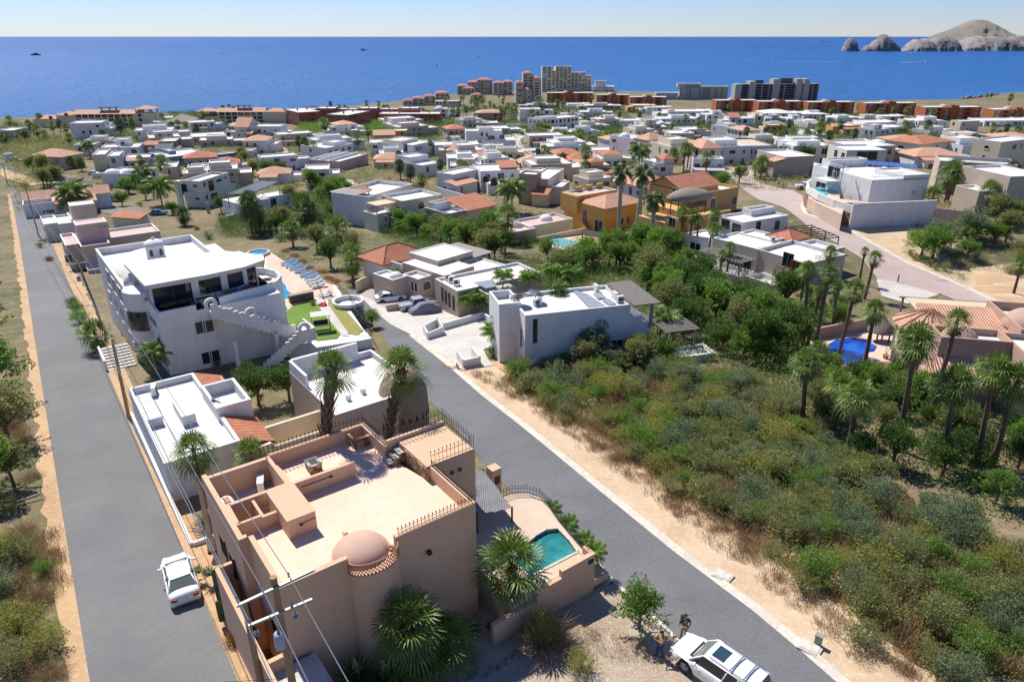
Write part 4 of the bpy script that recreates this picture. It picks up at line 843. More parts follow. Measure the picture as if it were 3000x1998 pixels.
H = House('white roofed house with tall cream roof cube beside the hill road', 'house', r1,(300,325),(515,335),8,3.8, M_pale, 36, short='cream cube roof house')
H.flat(0, H.L*.45,0,9); H.flat(H.L*.45, H.L*1.1,-1.5,8); H.flat(H.L*.9, H.L*1.45,1,9, z1=3.9); c = H.lz((510,305),3.6); H.flat(c.x, c.x+4.6, c.y, c.y+4.4,3,6.9, wall=M_cream, par=.1); H.winpx('l', 0, [(312,360)], 1,1.4)
H = House('beige walled house with pink roof terrace and pink roof cube', 'house', r1,(450,470),(545,455),8,4.4, M_beige, 36, short='pink terrace house', roofm=M_pink)
H.flat(0, H.L, 0,9, trim=M_white); H.flat(H.L, H.L+4.4,-2.4,8, trim=M_white); H.flat(H.L+4.4, H.L+13,1,8, trim=M_white); c = H.lz((680,440),4); H.flat(c.x-2.8, c.x+2, c.y, c.y+4,3.6,7.2, wall=M_pink, par=.1); c = H.lf((712,340), 'f', c.y)
H.winpx('f', c.y, [(683,345),(703,342),(723,338),(743,334)], .25,.25, mull=0, kind='vent_hole', glass=M_black); H.winpx('f', 0, [(475,560)], 1,1.2); H.winpx('f', -2.4, [(608,670)], 1.6,2.2, kind='door', glass=M_black); H.flat(H.L, H.L+5,-5.2,-2.4,-3,1, wall=M_beige)
H = House('long low garden building with single red tiled ridge', 'shed', r1,(770,265),(960,290),4,2.8, M_pale, -14, name='garden_building', short='red ridged garden building'); H.body(0, H.L, 0,3,-3,2.6); H.hip(0, H.L, 0,3,2.6,.8, kind='shedf')
# ---- white villa
V = House('big white villa with domed roof, lantern turret, flowered terrace and arched stair', 'villa', c1w, (417,470),(1100,300),9,6.65, M_white, 37, name='villa', short='big white villa')
H = V
H.body(0,12,.3,24,-4,6.0)
H.flat(-1.4,9.6,8,25.4,-4,7.3, par=.8, t=.25)
mb = MB(); mb.dome((4.0,16.4,6.4),5.1,7.4,1.5, n=36); H.part('dome', mb, M_roofw, smooth=True)
mb = MB(); mb.lathe((3.4,15.1,7.9), [(.95,0),(.95,1.3),(1.08,1.34),(1.08,1.45)], 20); mb.dome((3.4,15.1,9.35),1.05,1.05,.6, n=20); mb.dome((3.4,15.1,9.95),.2,.2,.25, n=8); o = H.part('lantern', mb, M_white, smooth=True)
for a in (-2.2,-1.1,-.1):
 g = MB(); cx_, cy_ = 3.4+.97*math.cos(a),15.1+.97*math.sin(a); tx, ty = -math.sin(a), math.cos(a)
 g.poly([(cx_+tx*u+.0, cy_+ty*u, z) for u, z in ((-.2,8.2),(.2,8.2),(.2,8.75),(.1,8.95),(-.1,8.95),(-.2,8.75))]); H.part('pane', g, M_glassb, parent=o)
mb = MB(); pen = [(-.3,1.6),(5.2,1.5),(9.2,1.9),(11.7,3.1),(12.2,5),(9.3,9.2),(5,10.4),(-.5,10.6)]; mb.prism(pen, 8.65,8.95); H.part('roof', mb, M_roofw)
inn = [(.1,2.4),(5.2,2.3),(8.9,2.8),(11,4),(11.2,5.2),(8.8,8.6),(5,9.6),(.1,9.8)]
mb = MB(); mb.prism(inn[4:]+inn[:1]+[(1,8.8),(8,7.8),(10.6,5.2)], 6,8.65); mb.prism([(.1,2.4),(.3,2.4),(.3,9),(.1,9)], 6,8.65)
fr = [(.1,2.4),(5.2,2.3),(8.9,2.8),(11,4)]
def along(t):
 s_ = [math.dist(a, b) for a, b in zip(fr, fr[1:])]; d_ = t*sum(s_)
 for (a, b), l in zip(zip(fr, fr[1:]), s_):
  if d_ <= l: return (a[0]+(b[0]-a[0])*d_/l, a[1]+(b[1]-a[1])*d_/l)
  d_ -= l
 return fr[-1]
mw = MB()
def seg(M_, t0, t1, z0, z1, th=.2, off_=0):
 n_ = 4
 for i in range(n_):
  a = along(t0+(t1-t0)*i/n_); b = along(t0+(t1-t0)*(i+1)/n_); d_ = Vector((b[0]-a[0], b[1]-a[1], 0)); k_ = Vector((-d_.y, d_.x, 0)).normalized()
  a = Vector((a[0], a[1], 0))+k_*off_; b = Vector((b[0], b[1], 0))+k_*off_; M_.prism([(a.x, a.y),(b.x, b.y),(b.x+k_.x*th, b.y+k_.y*th),(a.x+k_.x*th, a.y+k_.y*th)], z0, z1)
for t0, t1 in ((0,.02),(.34,.40),(.60,.66),(.82,.87),(.985,1)): seg(mw, t0, t1,6,8.65)
for t0, t1 in ((.02,.34),(.40,.60),(.66,.82),(.87,.985)): seg(mw, t0, t1,8.25,8.65)
for t0, t1 in ((.40,.60),(.66,.82)): seg(mw, t0, t1,6,6.7)
H.part('wall', mb, M_white); H.part('front_wall', mw, M_white)
for t0, t1, z0 in ((.02,.34,6),(.40,.60,6.7),(.66,.82,6.7),(.87,.985,6)):
 g = MB(); seg(g, t0, t1, z0,8.25,.04,.1); o = H.part('glass_panel', g, M_glass); g = MB()
 for q in (t0,(t0+t1)/2, t1-.006): seg(g, q, q+.006, z0,8.25,.08,.06)
 H.part('frame', g, M_bfr, parent=o)
ter = [(0,0),(3.5,0),(4.6,.05),(5.9,.45),(8.3,1.0),(11,1.4),(12.4,2.1),(13.4,3.6),(13.6,5.6),(12.9,7.6),(11.6,8.4)]
mb = MB(); mb.prism(ter+[(9.6,10),(.3,8.6)], -4,6.0)
def ribbon(M_, pts, z0, z1, th):
 for a, b in zip(pts, pts[1:]):
  d_ = Vector((b[0]-a[0], b[1]-a[1], 0)).normalized(); k_ = Vector((-d_.y, d_.x, 0))*th; M_.prism([a[:2], (b[0]+d_.x*.02, b[1]+d_.y*.02),(b[0]+k_.x, b[1]+k_.y),(a[0]+k_.x, a[1]+k_.y)], z0, z1)
ribbon(mb, ter[:2], 6.0,6.6,.25); ribbon(mb, ter[3:], 6.0,6.75,.25); mb.box(0,.25,.25,8,6,6.7); H.part('terrace', mb, M_white)
mb = MB(); mb.prism([(1.6,8.3),(-1.4,8.3)]+[(.3+2.05*math.cos(a),6.4+1.9*math.sin(a)) for a in [R(150+i*14) for i in range(9)]]+[(1.6,4.6)], -4,7.3); H.part('bay', mb, M_white)
for z0, z1, a0, a1, mt_ in ((3.3,5.4,165,255, M_glass),(.9,1.9,175,255, M_dgrey),(-2.9,.5,175,255, M_dgrey)):
 g = MB(); n_ = 10; pa = [(.3+2.1*math.cos(R(a0+(a1-a0)*i/n_)),6.4+1.95*math.sin(R(a0+(a1-a0)*i/n_))) for i in range(n_+1)]
 for a, b in zip(pa, pa[1:]): g.quad((*a, z0),(*b, z0),(*b, z1),(*a, z1))
 o = H.part('curved_window', g, mt_); g = MB()
 for a, b in zip(pa, pa[1:]): [g.tube((*a, z),(*b, z),.03,.03,4) for z in ((z0, z1) if mt_ is M_glass else [z0+(z1-z0)*i/6 for i in range(7)])]
 for a in (pa[::10] if mt_ is M_glass else pa): g.tube((*a, z0),(*a, z1),.03,.03,4)
 H.part('frame', g, M_frame, parent=o)
for y in (11,14.5,18): H.win('l', -1.4, y, 5.6,1.8,1.7)
for y in (10,13.5,17,21): H.win('l', -1.4, y, 2.4,1.4,1.4)
for y, z, w, h in ((3.2,4.9,3.4,.5),(3.4,1.6,2.4,.7),(1.4,3.4,.7,.9)): H.win('l', 0, y, z, w, h)
H.winpx('f', 0, [(671,556),(718,548),(709,733),(756,722)], .9,1.2, mull=0)
mb = MB(); stp = [(4.5,6.2),(6.0,5.4),(7.5,4.6),(9,3.8),(10.5,3.0),(12.0,2.2)]
for i in range(16):
 x = 4.5+i*.5; z = 6.0-i*.27; mb.box(x, x+.5,-1.3,0, z-.6, z)
 mb.box(x, x+.52,-1.5,-1.3, z-.7, z+.75+.12*(i % 3 == 0))
for i in range(13):
 x = 12.4-i*.42; z = 1.9-i*.28; mb.box(x-.42, x, -2.9,-1.7, z-.5, z); mb.box(x-.44, x, -3.1,-2.9, z-.6, z+.7)
mb.box(12,14,-3.1,0,1.3,1.9); mb.box(12,14,-3.2,-3,1.3,2.7); mb.box(13.8,14,-3.1,0,1.3,2.7)
for x in (6,10.2,13.7): mb.box(x, x+.35,-1.5,-1.15,-4,2.6 if x < 13 else 1.4)
H.part('stair', mb, M_white)
for x, z in ((4.6,6.6),(8.2,4.8),(12.8,2.6)):
 mb = MB()
 for r0_, r1_ in ((.28,.62),):
  n_ = 14
  for i in range(n_):
   a, b = math.pi*i/n_, math.pi*(i+1)/n_
   y_ = -1.52 if x < 12 else -3.22
   for yy_ in (y_, y_+.24): mb.quad(*[(x+r_*math.cos(t_), yy_, z+.3+r_*math.sin(t_)) for r_, t_ in ((r0_, a),(r1_, a),(r1_, b),(r0_, b))])
   mb.quad((x+r1_*math.cos(a), y_, z+.3+r1_*math.sin(a)),(x+r1_*math.cos(b), y_, z+.3+r1_*math.sin(b)),(x+r1_*math.cos(b), y_+.24, z+.3+r1_*math.sin(b)),(x+r1_*math.cos(a), y_+.24, z+.3+r1_*math.sin(a)))
  mb.box(x-.62, x-.28, y_, y_+.24, z-.4, z+.3); mb.box(x+.28, x+.62, y_, y_+.24, z-.4, z+.3)
 H.part('arch_finial', mb, M_white)
mb = MB(); mb.lathe((-.2,9.8,6.5), [(.85,0),(.9,.5),(.8,1.1),(.35,1.35),(.3,1.5),(.02,1.55)], 20); t = thing('water_tank', 'white round water tank on the roof corner of the villa', 'tank', V.M @ Vector((-.2,9.8,6.5))); mb.build('tank_body', M_whitep, t, shift=(-.2,9.8,6.5), smooth=True)
gz = 2.0; GZ = 34.5
sheet('garden_terrace', [r2(p) for p in ((-60,-60),(60,20),(180,100),(330,200),(560,260),(640,420),(790,640),(865,720),(760,740),(380,800),(130,830),(0,700),(-100,300))], .0, M_white, za=GZ, deep=4)
sheet('pool_surround', [r2(p) for p in ((-60,-60),(60,20),(180,100),(330,200),(520,250),(560,350),(460,380),(350,350),(180,430),(110,490),(60,420),(-60,260))], .06, M_deck, za=GZ, deep=.3)
sheet('lawn', [r2(p) for p in ((185,430),(350,380),(440,500),(590,680),(560,720),(390,740),(330,715),(210,750),(90,690),(95,500))], .07, M_grass, za=GZ, deep=.3)
sheet('lawn', [r2(p) for p in ((480,380),(550,370),(640,480),(790,650),(740,690),(660,680),(570,560),(480,440))], .07, M_grassd, za=GZ, deep=.3)
sheet('garden_path', [r2(p) for p in ((350,370),(420,370),(500,450),(650,660),(660,700),(600,690),(440,500))], .09, M_conc, za=GZ, deep=.3)
sheet('pool_water', [r2(p) for p in ((-30,150),(40,180),(70,215),(110,260),(120,300),(180,340),(170,360),(85,370),(60,280),(0,260))], .12, M_poola, za=GZ, deep=.3)
sheet('pool_water', [r2(p) for p in ((95,435),(120,445),(125,465),(100,480))], .12, M_poola, za=GZ, deep=.3)
q = PZ(*r2((655,400)),34.9); mb = MB(); mb.lathe((0,0,-3), [(1.9,0),(1.9,3.2)], 26); t = thing('round_terrace', 'round rubble stone turret terrace with white rim at the end of the lawn', 'terrace', q); mb.build('stone_wall', M_gstone, t)
mb = MB(); mb.lathe((0,0,0), [(1.9,-.2),(1.92,.22),(1.66,.22),(1.66,-.35)], 26); mb.lathe((0,0,-.35), [(1.67,0),(.01,0)], 26); mb.build('rim', M_white, t)
q = P(795,768-36, gz+.4); mb = MB(); mb.lathe((0,0,0), [(1.7,-2.5),(1.7,.1),(1.4,.1),(1.4,-.1)], 24); t = thing('hot_tub', 'round blue hot tub with pale stone rim behind the villa', 'hot tub', PZ(757,740,34.8)); mb.build('rim', M_deck, t); mb = MB(); mb.lathe((0,0,-.02), [(1.41,0),(.01,0)], 24); mb.build('water', M_poola, t)
# ---- white house with clay tiled strips
H = House('low white house with clay tiled roof strips between the hill road and the garden tree', 'house', w2,(225,690),(710,515),(20,195),3.0, M_white, 36, short='low clay-strip house'); TW = H
H.flat(0,4.85,0,13,-3,3.0, par=.5); H.body(4.85,6.8,-.3,3.9,-3,2.2, M_cream); H.hip(4.9,7.0,.2,4.1,2.1,.9, kind='shedr', o=.15); H.body(4.85,6.8,9,12.6,-3,2.2, M_cream); H.hip(4.9,6.9,9.2,12.9,2.1,.9, kind='shedr', o=.1)
H.flat(4.5,7.0,4.4,8.8,-3,3.6, par=.9, label='white roof box with open top'); H.flat(2.26,3.2,5.15,8.2,2.4,3.3, par=.02); H.flat(.2,1.2,6.3,9.6,2.4,3.2, par=.02)
mb = MB(); mb.box(-.25,-.05,-6,13.5,-3,.7); mb.box(-.05,4,-6.1,-5.9,-3,.7); H.part('garden_wall', mb, M_white)
# ---- domed house beside the street
H = House('white-roofed beige house with big brown dome tower beside the street', 'house', c2,(475,1480),(820,1370),(360,1350),3.6, M_beige, 37, short='brown-domed house', trim=M_white); DH = H
H.flat(0,7.4,.0,9.1,-3,3.6, par=.55); mb = MB(); mb.box(.22,6,8.7,9.0,3,4.7); mb.box(0.02,.24,5.5,9.0,3.2,4.6); H.part('high_parapet', mb, M_white)
mb = MB(); mb.lathe((6.35,1.5,-3), [(1.98,0),(1.98,5.4),(1.93,6.0),(1.75,6.6),(1.45,7.15),(1.0,7.6),(.5,7.85),(.01,7.95)], 36); dmo = H.part('dome', mb, stucco('brown dome stucco', (.33,.225,.165), var=.16), smooth=True)
for i in range(10):
 a = R(205+i*17); x, y = 6.35+1.99*math.cos(a),1.5+1.99*math.sin(a); g = MB(); g.obox((x, y, 1.25),.06,.2,.45, a); H.part('slot_window', g, M_black, parent=dmo)
mb = MB(); mb.box(-6.2,0,3.0,3.25,-3,2.6); mb.box(-5.6,-.02,.9,1.15,-3,2.1); mb.box(-5.8,-.05,1.15,3.0,-3,.6); H.part('garden_wall', mb, M_cream)
mb = MB(); [mb.box(2.0+i*1.4,2.35+i*1.4,2.4+i*.3,2.7+i*.3,3.0,3.5) for i in range(2)]; H.part('roof_vent', mb, M_white)
# ---- blue-white house with roof panels and slatted shade
H = House('white flat-roofed house in blue shade with grey roof panels and slatted terrace shade', 'house', w3,(555,278),(1150,215),6.4,5.8, M_white, 16, short='blue-shaded white house'); BW = H
H.flat(par=.35); H.flat(-2,.3,2.4,6.5,-3,6.3, par=.8); H.flat(H.L, 13.8,0,6.2,-3,3.7, par=.5); H.body(H.L-.02, H.L+1.4,.02,6,-3,4.5); H.winpx('f', 0, [(1070,432)], 1.3,.7); H.winpx('f', 0, [(610,365)], .5,2.6, mull=0); H.win('l', 0,1.2,3,.7,2)
mb = MB(); x0, x1, y0, y1 = H.L-.2,14,-1.2,5.8
for i in range(26): y = y0+(y1-y0)*i/25; mb.box(x0, x1, y-.08, y+.08,6.1,6.2)
[mb.box(x, x+.12, y0-.1, y1+.1,5.95,6.1) for x in (x0,(x0+x1)/2, x1-.1)]; [mb.box(13.3,13.6, y, y+.3,3.2,5.95) for y in (-.6,5)]; H.part('slatted_shade', mb, M_gwood)
mb = MB()
for i in range(16): y = -1+5*i/15; mb.box(15,19, y-.06, y+.06,2.6,2.7)
[mb.box(x, x+.2, y, y+.2,-3,2.6) for x in (15.2,18.6) for y in (-.8,3.6)]; H.part('lower_pergola', mb, M_gwood); H.flat(14.5,20,-3,-.5,-3,.6, par=.3); mb = MB(); mb.box(6,20,-2.4,-2.2,-3,-.2); H.part('garden_wall', mb, M_white)
sheet('garden_wall_top', [(0,0),(1,0),(1,1)], 0, M_white) if 0 else None
H = House('low beige house with long white roof, tall slit windows and roof panels', 'house', c2,(1410,530),(2060,390),6,3.6, M_beige, 34, short='slit-window beige house', trim=M_white); LB = H
H.flat(par=.35); H.winpx('l', 0, [(1298,555),(1325,578),(1352,600),(1384,622)], .35,1.9, mull=0, frame=M_bfr); H.flat(3,7.5,-2.5,0,-3,3.3, par=.1, wall=M_beige)
H = House('beige house with arched entrance window and clay hipped wing', 'house', c2,(1110,440),(1215,412),(1040,385),3.4, M_beige, 47, short='beige arched house', trim=M_white)
H.flat(par=.4); H.flat(-2.5,0,2.5,7,-3,3.3, par=.3); H.flat(H.L, 8.5,-2.4,6.5,-3,3.9, par=.05); H.flat(5,12,1.5,8,-3,4.6, par=.1); H.flat(8.5,13.5,-4.5,1.5,-3,3.3, par=.2); mb = MB(); mb.box(9.5,16,1,9,3.6,3.72); H.part('grey_roof', mb, M_gwood)
H.winpx('f', -2.4, [(1178,488)], 1.5,1.3, arch=True); H.winpx('l', 0, [(1068,490),(1095,500)], .6,1.4, arch=True); mb = MB(); mb.dome((-.8,4,3.0),1,1,.8); H.part('dome', mb, M_white, smooth=True)
H.body(1.5,9,9.6,15,-3,3.2, M_white); H.hip(1.3,9.4,9.4,15.4,3.3,1.7); H.flat(2.5,7,7,9.6,-3,3.5, par=.6, wall=M_white)
# ---- yellow houses
H = House('yellow house with flat tower, pinkish hipped tile roof and pool terrace', 'house', m3,(790,975),(1065,930),(655,945),8.2, M_gold, 36, short='first yellow house', trim=M_white); Y1 = H
H.flat(0, H.L, 0, H.W, par=.5, roof=M_sand); H.body(0,11.5,-8,0,-3,6.6); H.hip(0,11.5,-8,0,6.8,1.9, tile=M_tile2, o=.6); H.winpx('l', 0, [(714,1048)], 1.9,1.9); H.winpx('l', 0, [(925,1213)], 2.6,2.6, kind='glass_door'); H.winpx('l', 0, [(820,1130)], 1.2,2.8, kind='door', glass=M_bfr); H.winpx('f', -8, [(1012,1088),(1045,1078)], .5,.6); H.winpx('f', -8, [(1105,1170),(1150,1162)], .8,1.4)
H.body(-1.2,0, H.W*.0, H.W, 4.2,8.1); mb = MB(); [mb.box(3+i*3.2,4.8+i*3.2, H.W-.6, H.W, 8,8.9) for i in range(3)]; H.part('roof_merlons', mb, M_gold); mb = MB(); [mb.box(-1-i*.0,.0,-2-i*.5,-1.5-i*.5,-3,2.6-i*.32) for i in range(8)]; H.part('stair', mb, M_gold)
sheet('pool_terrace', [m3(p) for p in ((450,1290),(640,1190),(780,1250),(840,1300),(790,1330),(680,1400),(530,1370))], .05, M_deck)
sheet('pool_water', [m3(p) for p in ((528,1325),(560,1308),(610,1303),(670,1312),(755,1335),(760,1350),(680,1378),(600,1368),(545,1350))], .12, M_pooll)
sheet('lawn', [m3(p) for p in ((1010,1330),(1160,1310),(1280,1400),(1000,1400))], .05, M_grass); sheet('lawn', [m3(p) for p in ((1220,1230),(1340,1210),(1440,1300),(1430,1345),(1330,1345),(1230,1290))], .05, M_grass)
sheet('pool_water', [m3(p) for p in ((1150,1290),(1200,1280),(1240,1295),(1260,1330),(1320,1350),(1400,1378),(1350,1390),(1270,1375),(1215,1345),(1160,1320))], .12, M_poolb)
H = House('amber yellow house with clay tiled roof, thatched balcony and outside stair', 'house', m3,(1760,950),(2000,910),(1640,905),6.2, M_amber, 34, short='amber house'); Y2 = H
H.flat(par=.5); H.body(-5,5.4,2,11,-3,6.6); H.hip(-5,5.6,2.2,11,6.8,2.0, o=.5, kind='gable'); H.body(-8.5,0,-.5,6,-4,3.7); H.body(-13.5,-8.5,-2,5,-5,2.4); H.body(-8,4,-3,0,-4,2.8); H.winpx('f', 0, [(1962,1013)], 1.3,1.7); H.winpx('f', -3, [(1797,1042)], 1.2,2.4, frame=M_white); H.winpx('f', -2, [(1520,1290)], 1.8,1.7); H.winpx('l', -8.5, [(1515,960)], 1.6,1.8); H.winpx('l', -13.5, [(1490,1180)], 1.6,1.6)
mb = MB(); [mb.box(-15-.5*i*0,-13.5,-6+i*.5,-5.5+i*.5,-5,-2.2+i*.35) for i in range(10)]; mb.box(-15.3,-15,-6,-1,-5,1.2); H.part('stair', mb, M_amber)
q = H.M @ H.lf((1620,975), 'f', -2.2); mb = MB(); mb.lathe((0,0,0), [(5.0,-.5),(5.3,-.2),(3.6,.8),(1.4,1.3),(.01,1.5)], 26, sx=1, sy=.55); t = thing('thatched_roof', 'thatched oval shade roof over the amber house balcony', 'palapa', q, R(30)); mb.build('thatch', M_thatch, t, smooth=True); mb = MB(); [mb.tube((4*math.cos(a),2*math.sin(a),-3.5),(4*math.cos(a),2*math.sin(a),-.3),.1) for a in (R(30), R(150), R(210), R(330))]; mb.build('posts', M_dwood, t)
for lab, pts in (('slatted dark timber pergola left of the twin garden ones', ((800,1275),(830,1240),(1030,1275),(1000,1305))),('slatted dark timber pergola beside the deep blue pool', ((1020,1330),(1065,1290),(1195,1305),(1155,1345)))):
 h_ = 3.; a, b, c_, d_ = [P(*m3(p), h_) for p in pts]; z = a.z; a, b, c_, d_ = [PZ(*m3(p), z) for p in pts]; t = thing('pergola', lab, 'pergola', (a.x, a.y, z-h_), group='garden pergolas by the yellow house'); mb = MB(); mp_ = MB(); o3_ = Vector((a.x, a.y, z-h_))
 for i in range(14): p_ = a.lerp(b, i/13); q_ = d_.lerp(c_, i/13); mb.tube(p_-o3_, q_-o3_, .09,.09,4)
 mb.tube(a-o3_, b-o3_, .1,.1,4); mb.tube(d_-o3_, c_-o3_, .1,.1,4)
 mb.build('slats', M_dwood, t)
 for p_ in (a, b, c_, d_): mp_ = MB(); mp_.tube(p_-o3_, p_-o3_-Vector((0,0, h_+1)),.13,.13,6); mp_.build('post', M_dwood, t)
H = House('single-storey cream house with pinkish terrace roof and two small white domes', 'house', m3,(400,1210),(650,1060),(0,1110),3, M_cream, 36, short='pink terrace roof house', roofm=M_pink)
H.flat(0,12,0,6.5, par=.5); H.flat(-8,0,-2,5, par=.5, wall=M_beige); [ (lambda x, y: (H.part('dome', MB().dome((x, y, 2.5),1.5,1.5,1.2), M_white, smooth=True)))(x, y) for x, y in ((7.5,4),(-1.5,3))]; mb = MB(); mb.box(0,14,-2.2,-2,-3,1); H.part('garden_wall', mb, M_cream)
# ---- houses above the right gully
q1 = cropf(2000,580,2.489); q2 = cropf(2550,800,1.991)
H = House('white flat house with brown framed windows above the palms', 'house', q1,(440,180),(775,125),(290,125),4.5, M_white, 29, short='brown-framed white house'); H.flat(par=.35); H.winpx('f', 0, [(551,206),(688,198)], 1.0,1.5, frame=M_bfr); H.winpx('l', 0, [(391,222),(312,190)], 1.8,1.5, frame=M_bfr); H.flat(H.L*.5, H.L, H.W*.6, H.W, 4,5.3)
H = House('blue-shaded white wall house with dark slat window, behind the trunks', 'house', q1,(200,310),(340,260),(60,250),3.2, M_white, 36, short='slat window white house'); H.flat(par=.3); H.winpx('l', 0, [(93,355)], 2.2,1.2); H.flat(-3.5,0,-3,3,-3,.6, par=.2)
H = House('cream house with grey slatted terrace roof and big white roof slab', 'house', q1,(550,375),(745,320),(340,262),4.5, M_cream, 37, short='cream slab house'); H.flat(0,6.2,0,8.5, par=.25); H.flat(6.2,10,1.5,8, par=.3, wall=M_white); mb = MB()
for i in range(14): y = .2+8*i/13; mb.box(-3.8,0, y-.1, y+.1,2.9,3.0)
mb.box(-3.8,-3.6,0,8.4,2.7,2.9); [mb.box(-3.8,-3.6, y, y+.2,-3,2.7) for y in (.2,8)]; H.part('slatted_shade', mb, M_gwood); H.flat(-4,0,.1,8.4,-3,.9, par=.7, wall=M_white); H.win('l', 0,3,1.8,4.5,1.7, mull=2); H.body(9.2,14,.2,4.2,-3,4.2, M_cream); H.hip(9.2,14,0,4.4,4.3,1.2, o=.4)
H = House('beige house with orange framed doors and sun terrace under a turquoise parasol', 'house', q1,(910,480),(1190,455),(755,315),4.2, M_beige, 32, short='parasol terrace house', trim=M_white); BH = H
H.flat(par=.6); H.flat(H.L, H.L+3.4,2.5,8, par=.5); H.flat(-3.6,0,1.2, H.W*.8,-3,.9, par=.8); H.winpx('l', 0, [(768,455),(822,515)], 1.7,2.1, kind='glass_door', frame=plain('orange frame', (.45,.18,.06)))
mb = MB(); a, b = PZ(*q1((760,200)),39.5), PZ(*q1((1140,290)),39.5)
t = thing('driveway_pergola', 'long dark open-beam pergola beside the paver road', 'pergola', (b.x, b.y, 36)); o3_ = Vector((b.x, b.y, 36)); pr = [[PZ(*q1(p), P(*q1((940,300)),2.8).z)-o3_ for p in r_] for r_ in (((750,215),(945,200)),((800,225),(975,215)),((850,240),(1010,228)),((880,255),(1045,243)),((920,270),(1080,257)),((960,285),(1110,270)),((1000,300),(1140,285)))]
for a, b in pr: mb.tube(a, b, .1,.1,4)
for k in (0,1): [mb.tube(pr[i][k], pr[i+1][k], .08,.08,4) for i in range(6)]
mb.build('beams', M_dwood, t)
for a in (pr[0][0], pr[0][1], pr[3][1], pr[6][1], pr[6][0]): MB().tube(a, a-Vector((0,0,3.2)),.1,.1,6).build('post', M_dwood, t)
H = House('tan pink villa with clay tiled pavilion roof, domes and stepped parapets at the right edge', 'villa', q2,(330,400),(900,520),5,6, M_villa, -12, name='villa', short='tan domed villa'); TV = H
H.flat(1.6,7.2,1.4,4.3,-4,6, par=.6, trim=M_villa); H.flat(7.2,15,-1.2,4.0,-4,5.9, par=.5, trim=M_villa); H.flat(8.8,16,4,11.5,-4,6.3, par=.8, trim=M_villa); H.body(2.2,8.6,4.3,10.2,-4,4.7); H.hip(2.2,8.8,4.4,10.4,4.9,1.0, tile=M_tile2, kind='shedf', o=.1)
mb = MB(); cxy = (2.9,8.4); n_ = 9
for i in range(n_):
 a0, a1 = R(130+i*26), R(130+(i+1)*26); p0 = (cxy[0]+3.1*math.cos(a0), cxy[1]+3.1*math.sin(a0),4.6); p1 = (cxy[0]+3.1*math.cos(a1), cxy[1]+3.1*math.sin(a1),4.6); mb.poly([p0, p1,(*cxy, 6.1)], 0, [(0,0),(1.4,0),(.7,3.4)]); mb.poly([p1, p0,(p0[0], p0[1], 4.45),(p1[0], p1[1], 4.45)]); mb.tube(p0,(*cxy, 6.12),.09,.09,5)
H.part('pavilion_roof', mb, M_tile2)
mb = MB(); mb.lathe((cxy[0], cxy[1], -4), [(2.5,0),(2.5,5.8)], 24, a0=R(120), a1=R(390)); mb.lathe((cxy[0], cxy[1], 1.8), [(2.5,0),(2.2,0)], 24, a0=R(120), a1=R(390)); H.part('pavilion_wall', mb, M_villa, smooth=True)
mb = MB(); mb.lathe((cxy[0], cxy[1], 1.8), [(2.2,0),(2.2,2.7)], 12, a0=R(120), a1=R(390)); H.part('pavilion_glass', mb, M_glass)
for x, y, z, r_, h_ in ((3.6,2.9,5.3,1.5,1.2),(10.8,7,5.5,2.2,1.7),(10.3,-1.0,4.2,1.3,1.2),(14,1.5,5,1.6,1.3)): mb = MB(); mb.dome((x, y, z), r_, r_, h_, n=28); mb.lathe((x, y, -4), [(r_, 0),(r_, z+4)], 28) if z < 5 else None; H.part('dome', mb, M_villa, smooth=True)
H.body(.4,4.4,.2,1.4,-4,3.2); H.hip(.6,4.2,-.6,1.2,3.4,.8, tile=M_tile2, kind='shedf', o=.1); mb = MB(); [mb.lathe((x, y, -5), [(.75,0),(.55,5),(.5,7.6)], 16) for x, y in ((.1,.4),)]; H.part('buttress', mb, M_villa, smooth=True)
mb = MB(); mb.lathe((-.6,4.8,-4), [(1.5,0),(1.5,5.2),(1.25,5.2),(1.25,4.5),(.01,4.5)], 24); H.part('round_balcony', mb, M_villa, smooth=True); H.winpx('f', 1.4, [(650,585)], 1.2,.8)
mb = MB(); zz = 4.6; mb.box(3,11,12,16,4.5,4.58); o = H.part('shade_canopy', mb, M_shade); mb = MB(); [mb.tube((x, y, -3),(x, y, 4.5),.12,.12,6) for x in (2.8,7,11) for y in (12,16)]; [mb.tube((2.4, y, 4.55),(11.4, y, 4.55),.1,.1,4) for y in (12,16)]; H.part('canopy_frame', mb, M_gwood)
pz = T0(*P(*c4((770,700)))[:2])
sheet('pool_terrace', [c4(p) for p in ((450,660),(560,620),(920,560),(1100,600),(1160,680),(1060,850),(1040,900),(830,960),(660,860),(480,720))], .05, M_deck, h=0)
sheet('pool_water', [c4(p) for p in ((585,690),(650,650),(780,632),(870,650),(960,700),(940,735),(875,745),(785,860),(680,840),(600,770))], .14, M_poolb)
a1 = cropf(0,290,4.48); d1 = cropf(1300,180,4.48)
def wallpx(label, cf, pts, h, mat, th=.25, base=0, short=None):
 q = [P(*cf(p)) for p in pts]; t = thing('garden_wall', label, 'wall', q[0]); mb = MB()
 for a, b in zip(q, q[1:]):
  d_ = b-a; d_.z = 0; d_.normalize(); k_ = Vector((-d_.y, d_.x, 0))*th; e_ = d_*.05; o = q[0]
  v = [a-e_, b+e_, b+e_+k_, a-e_+k_]; z = [a.z, b.z, b.z, a.z]
  mb.add([(p.x-o.x, p.y-o.y, zz_-o.z-1.5) for p, zz_ in zip(v, z)]+[(p.x-o.x, p.y-o.y, zz_-o.z+h) for p, zz_ in zip(v, z)], [(0,1,5,4),(1,2,6,5),(2,3,7,6),(3,0,4,7),(4,5,6,7)])
 mb.build('wall', mat, t); return t
wallpx('low tan wall behind the deep blue pool of the domed villa', c4,((455,655),(740,600),(940,555)),1.5, M_villa)
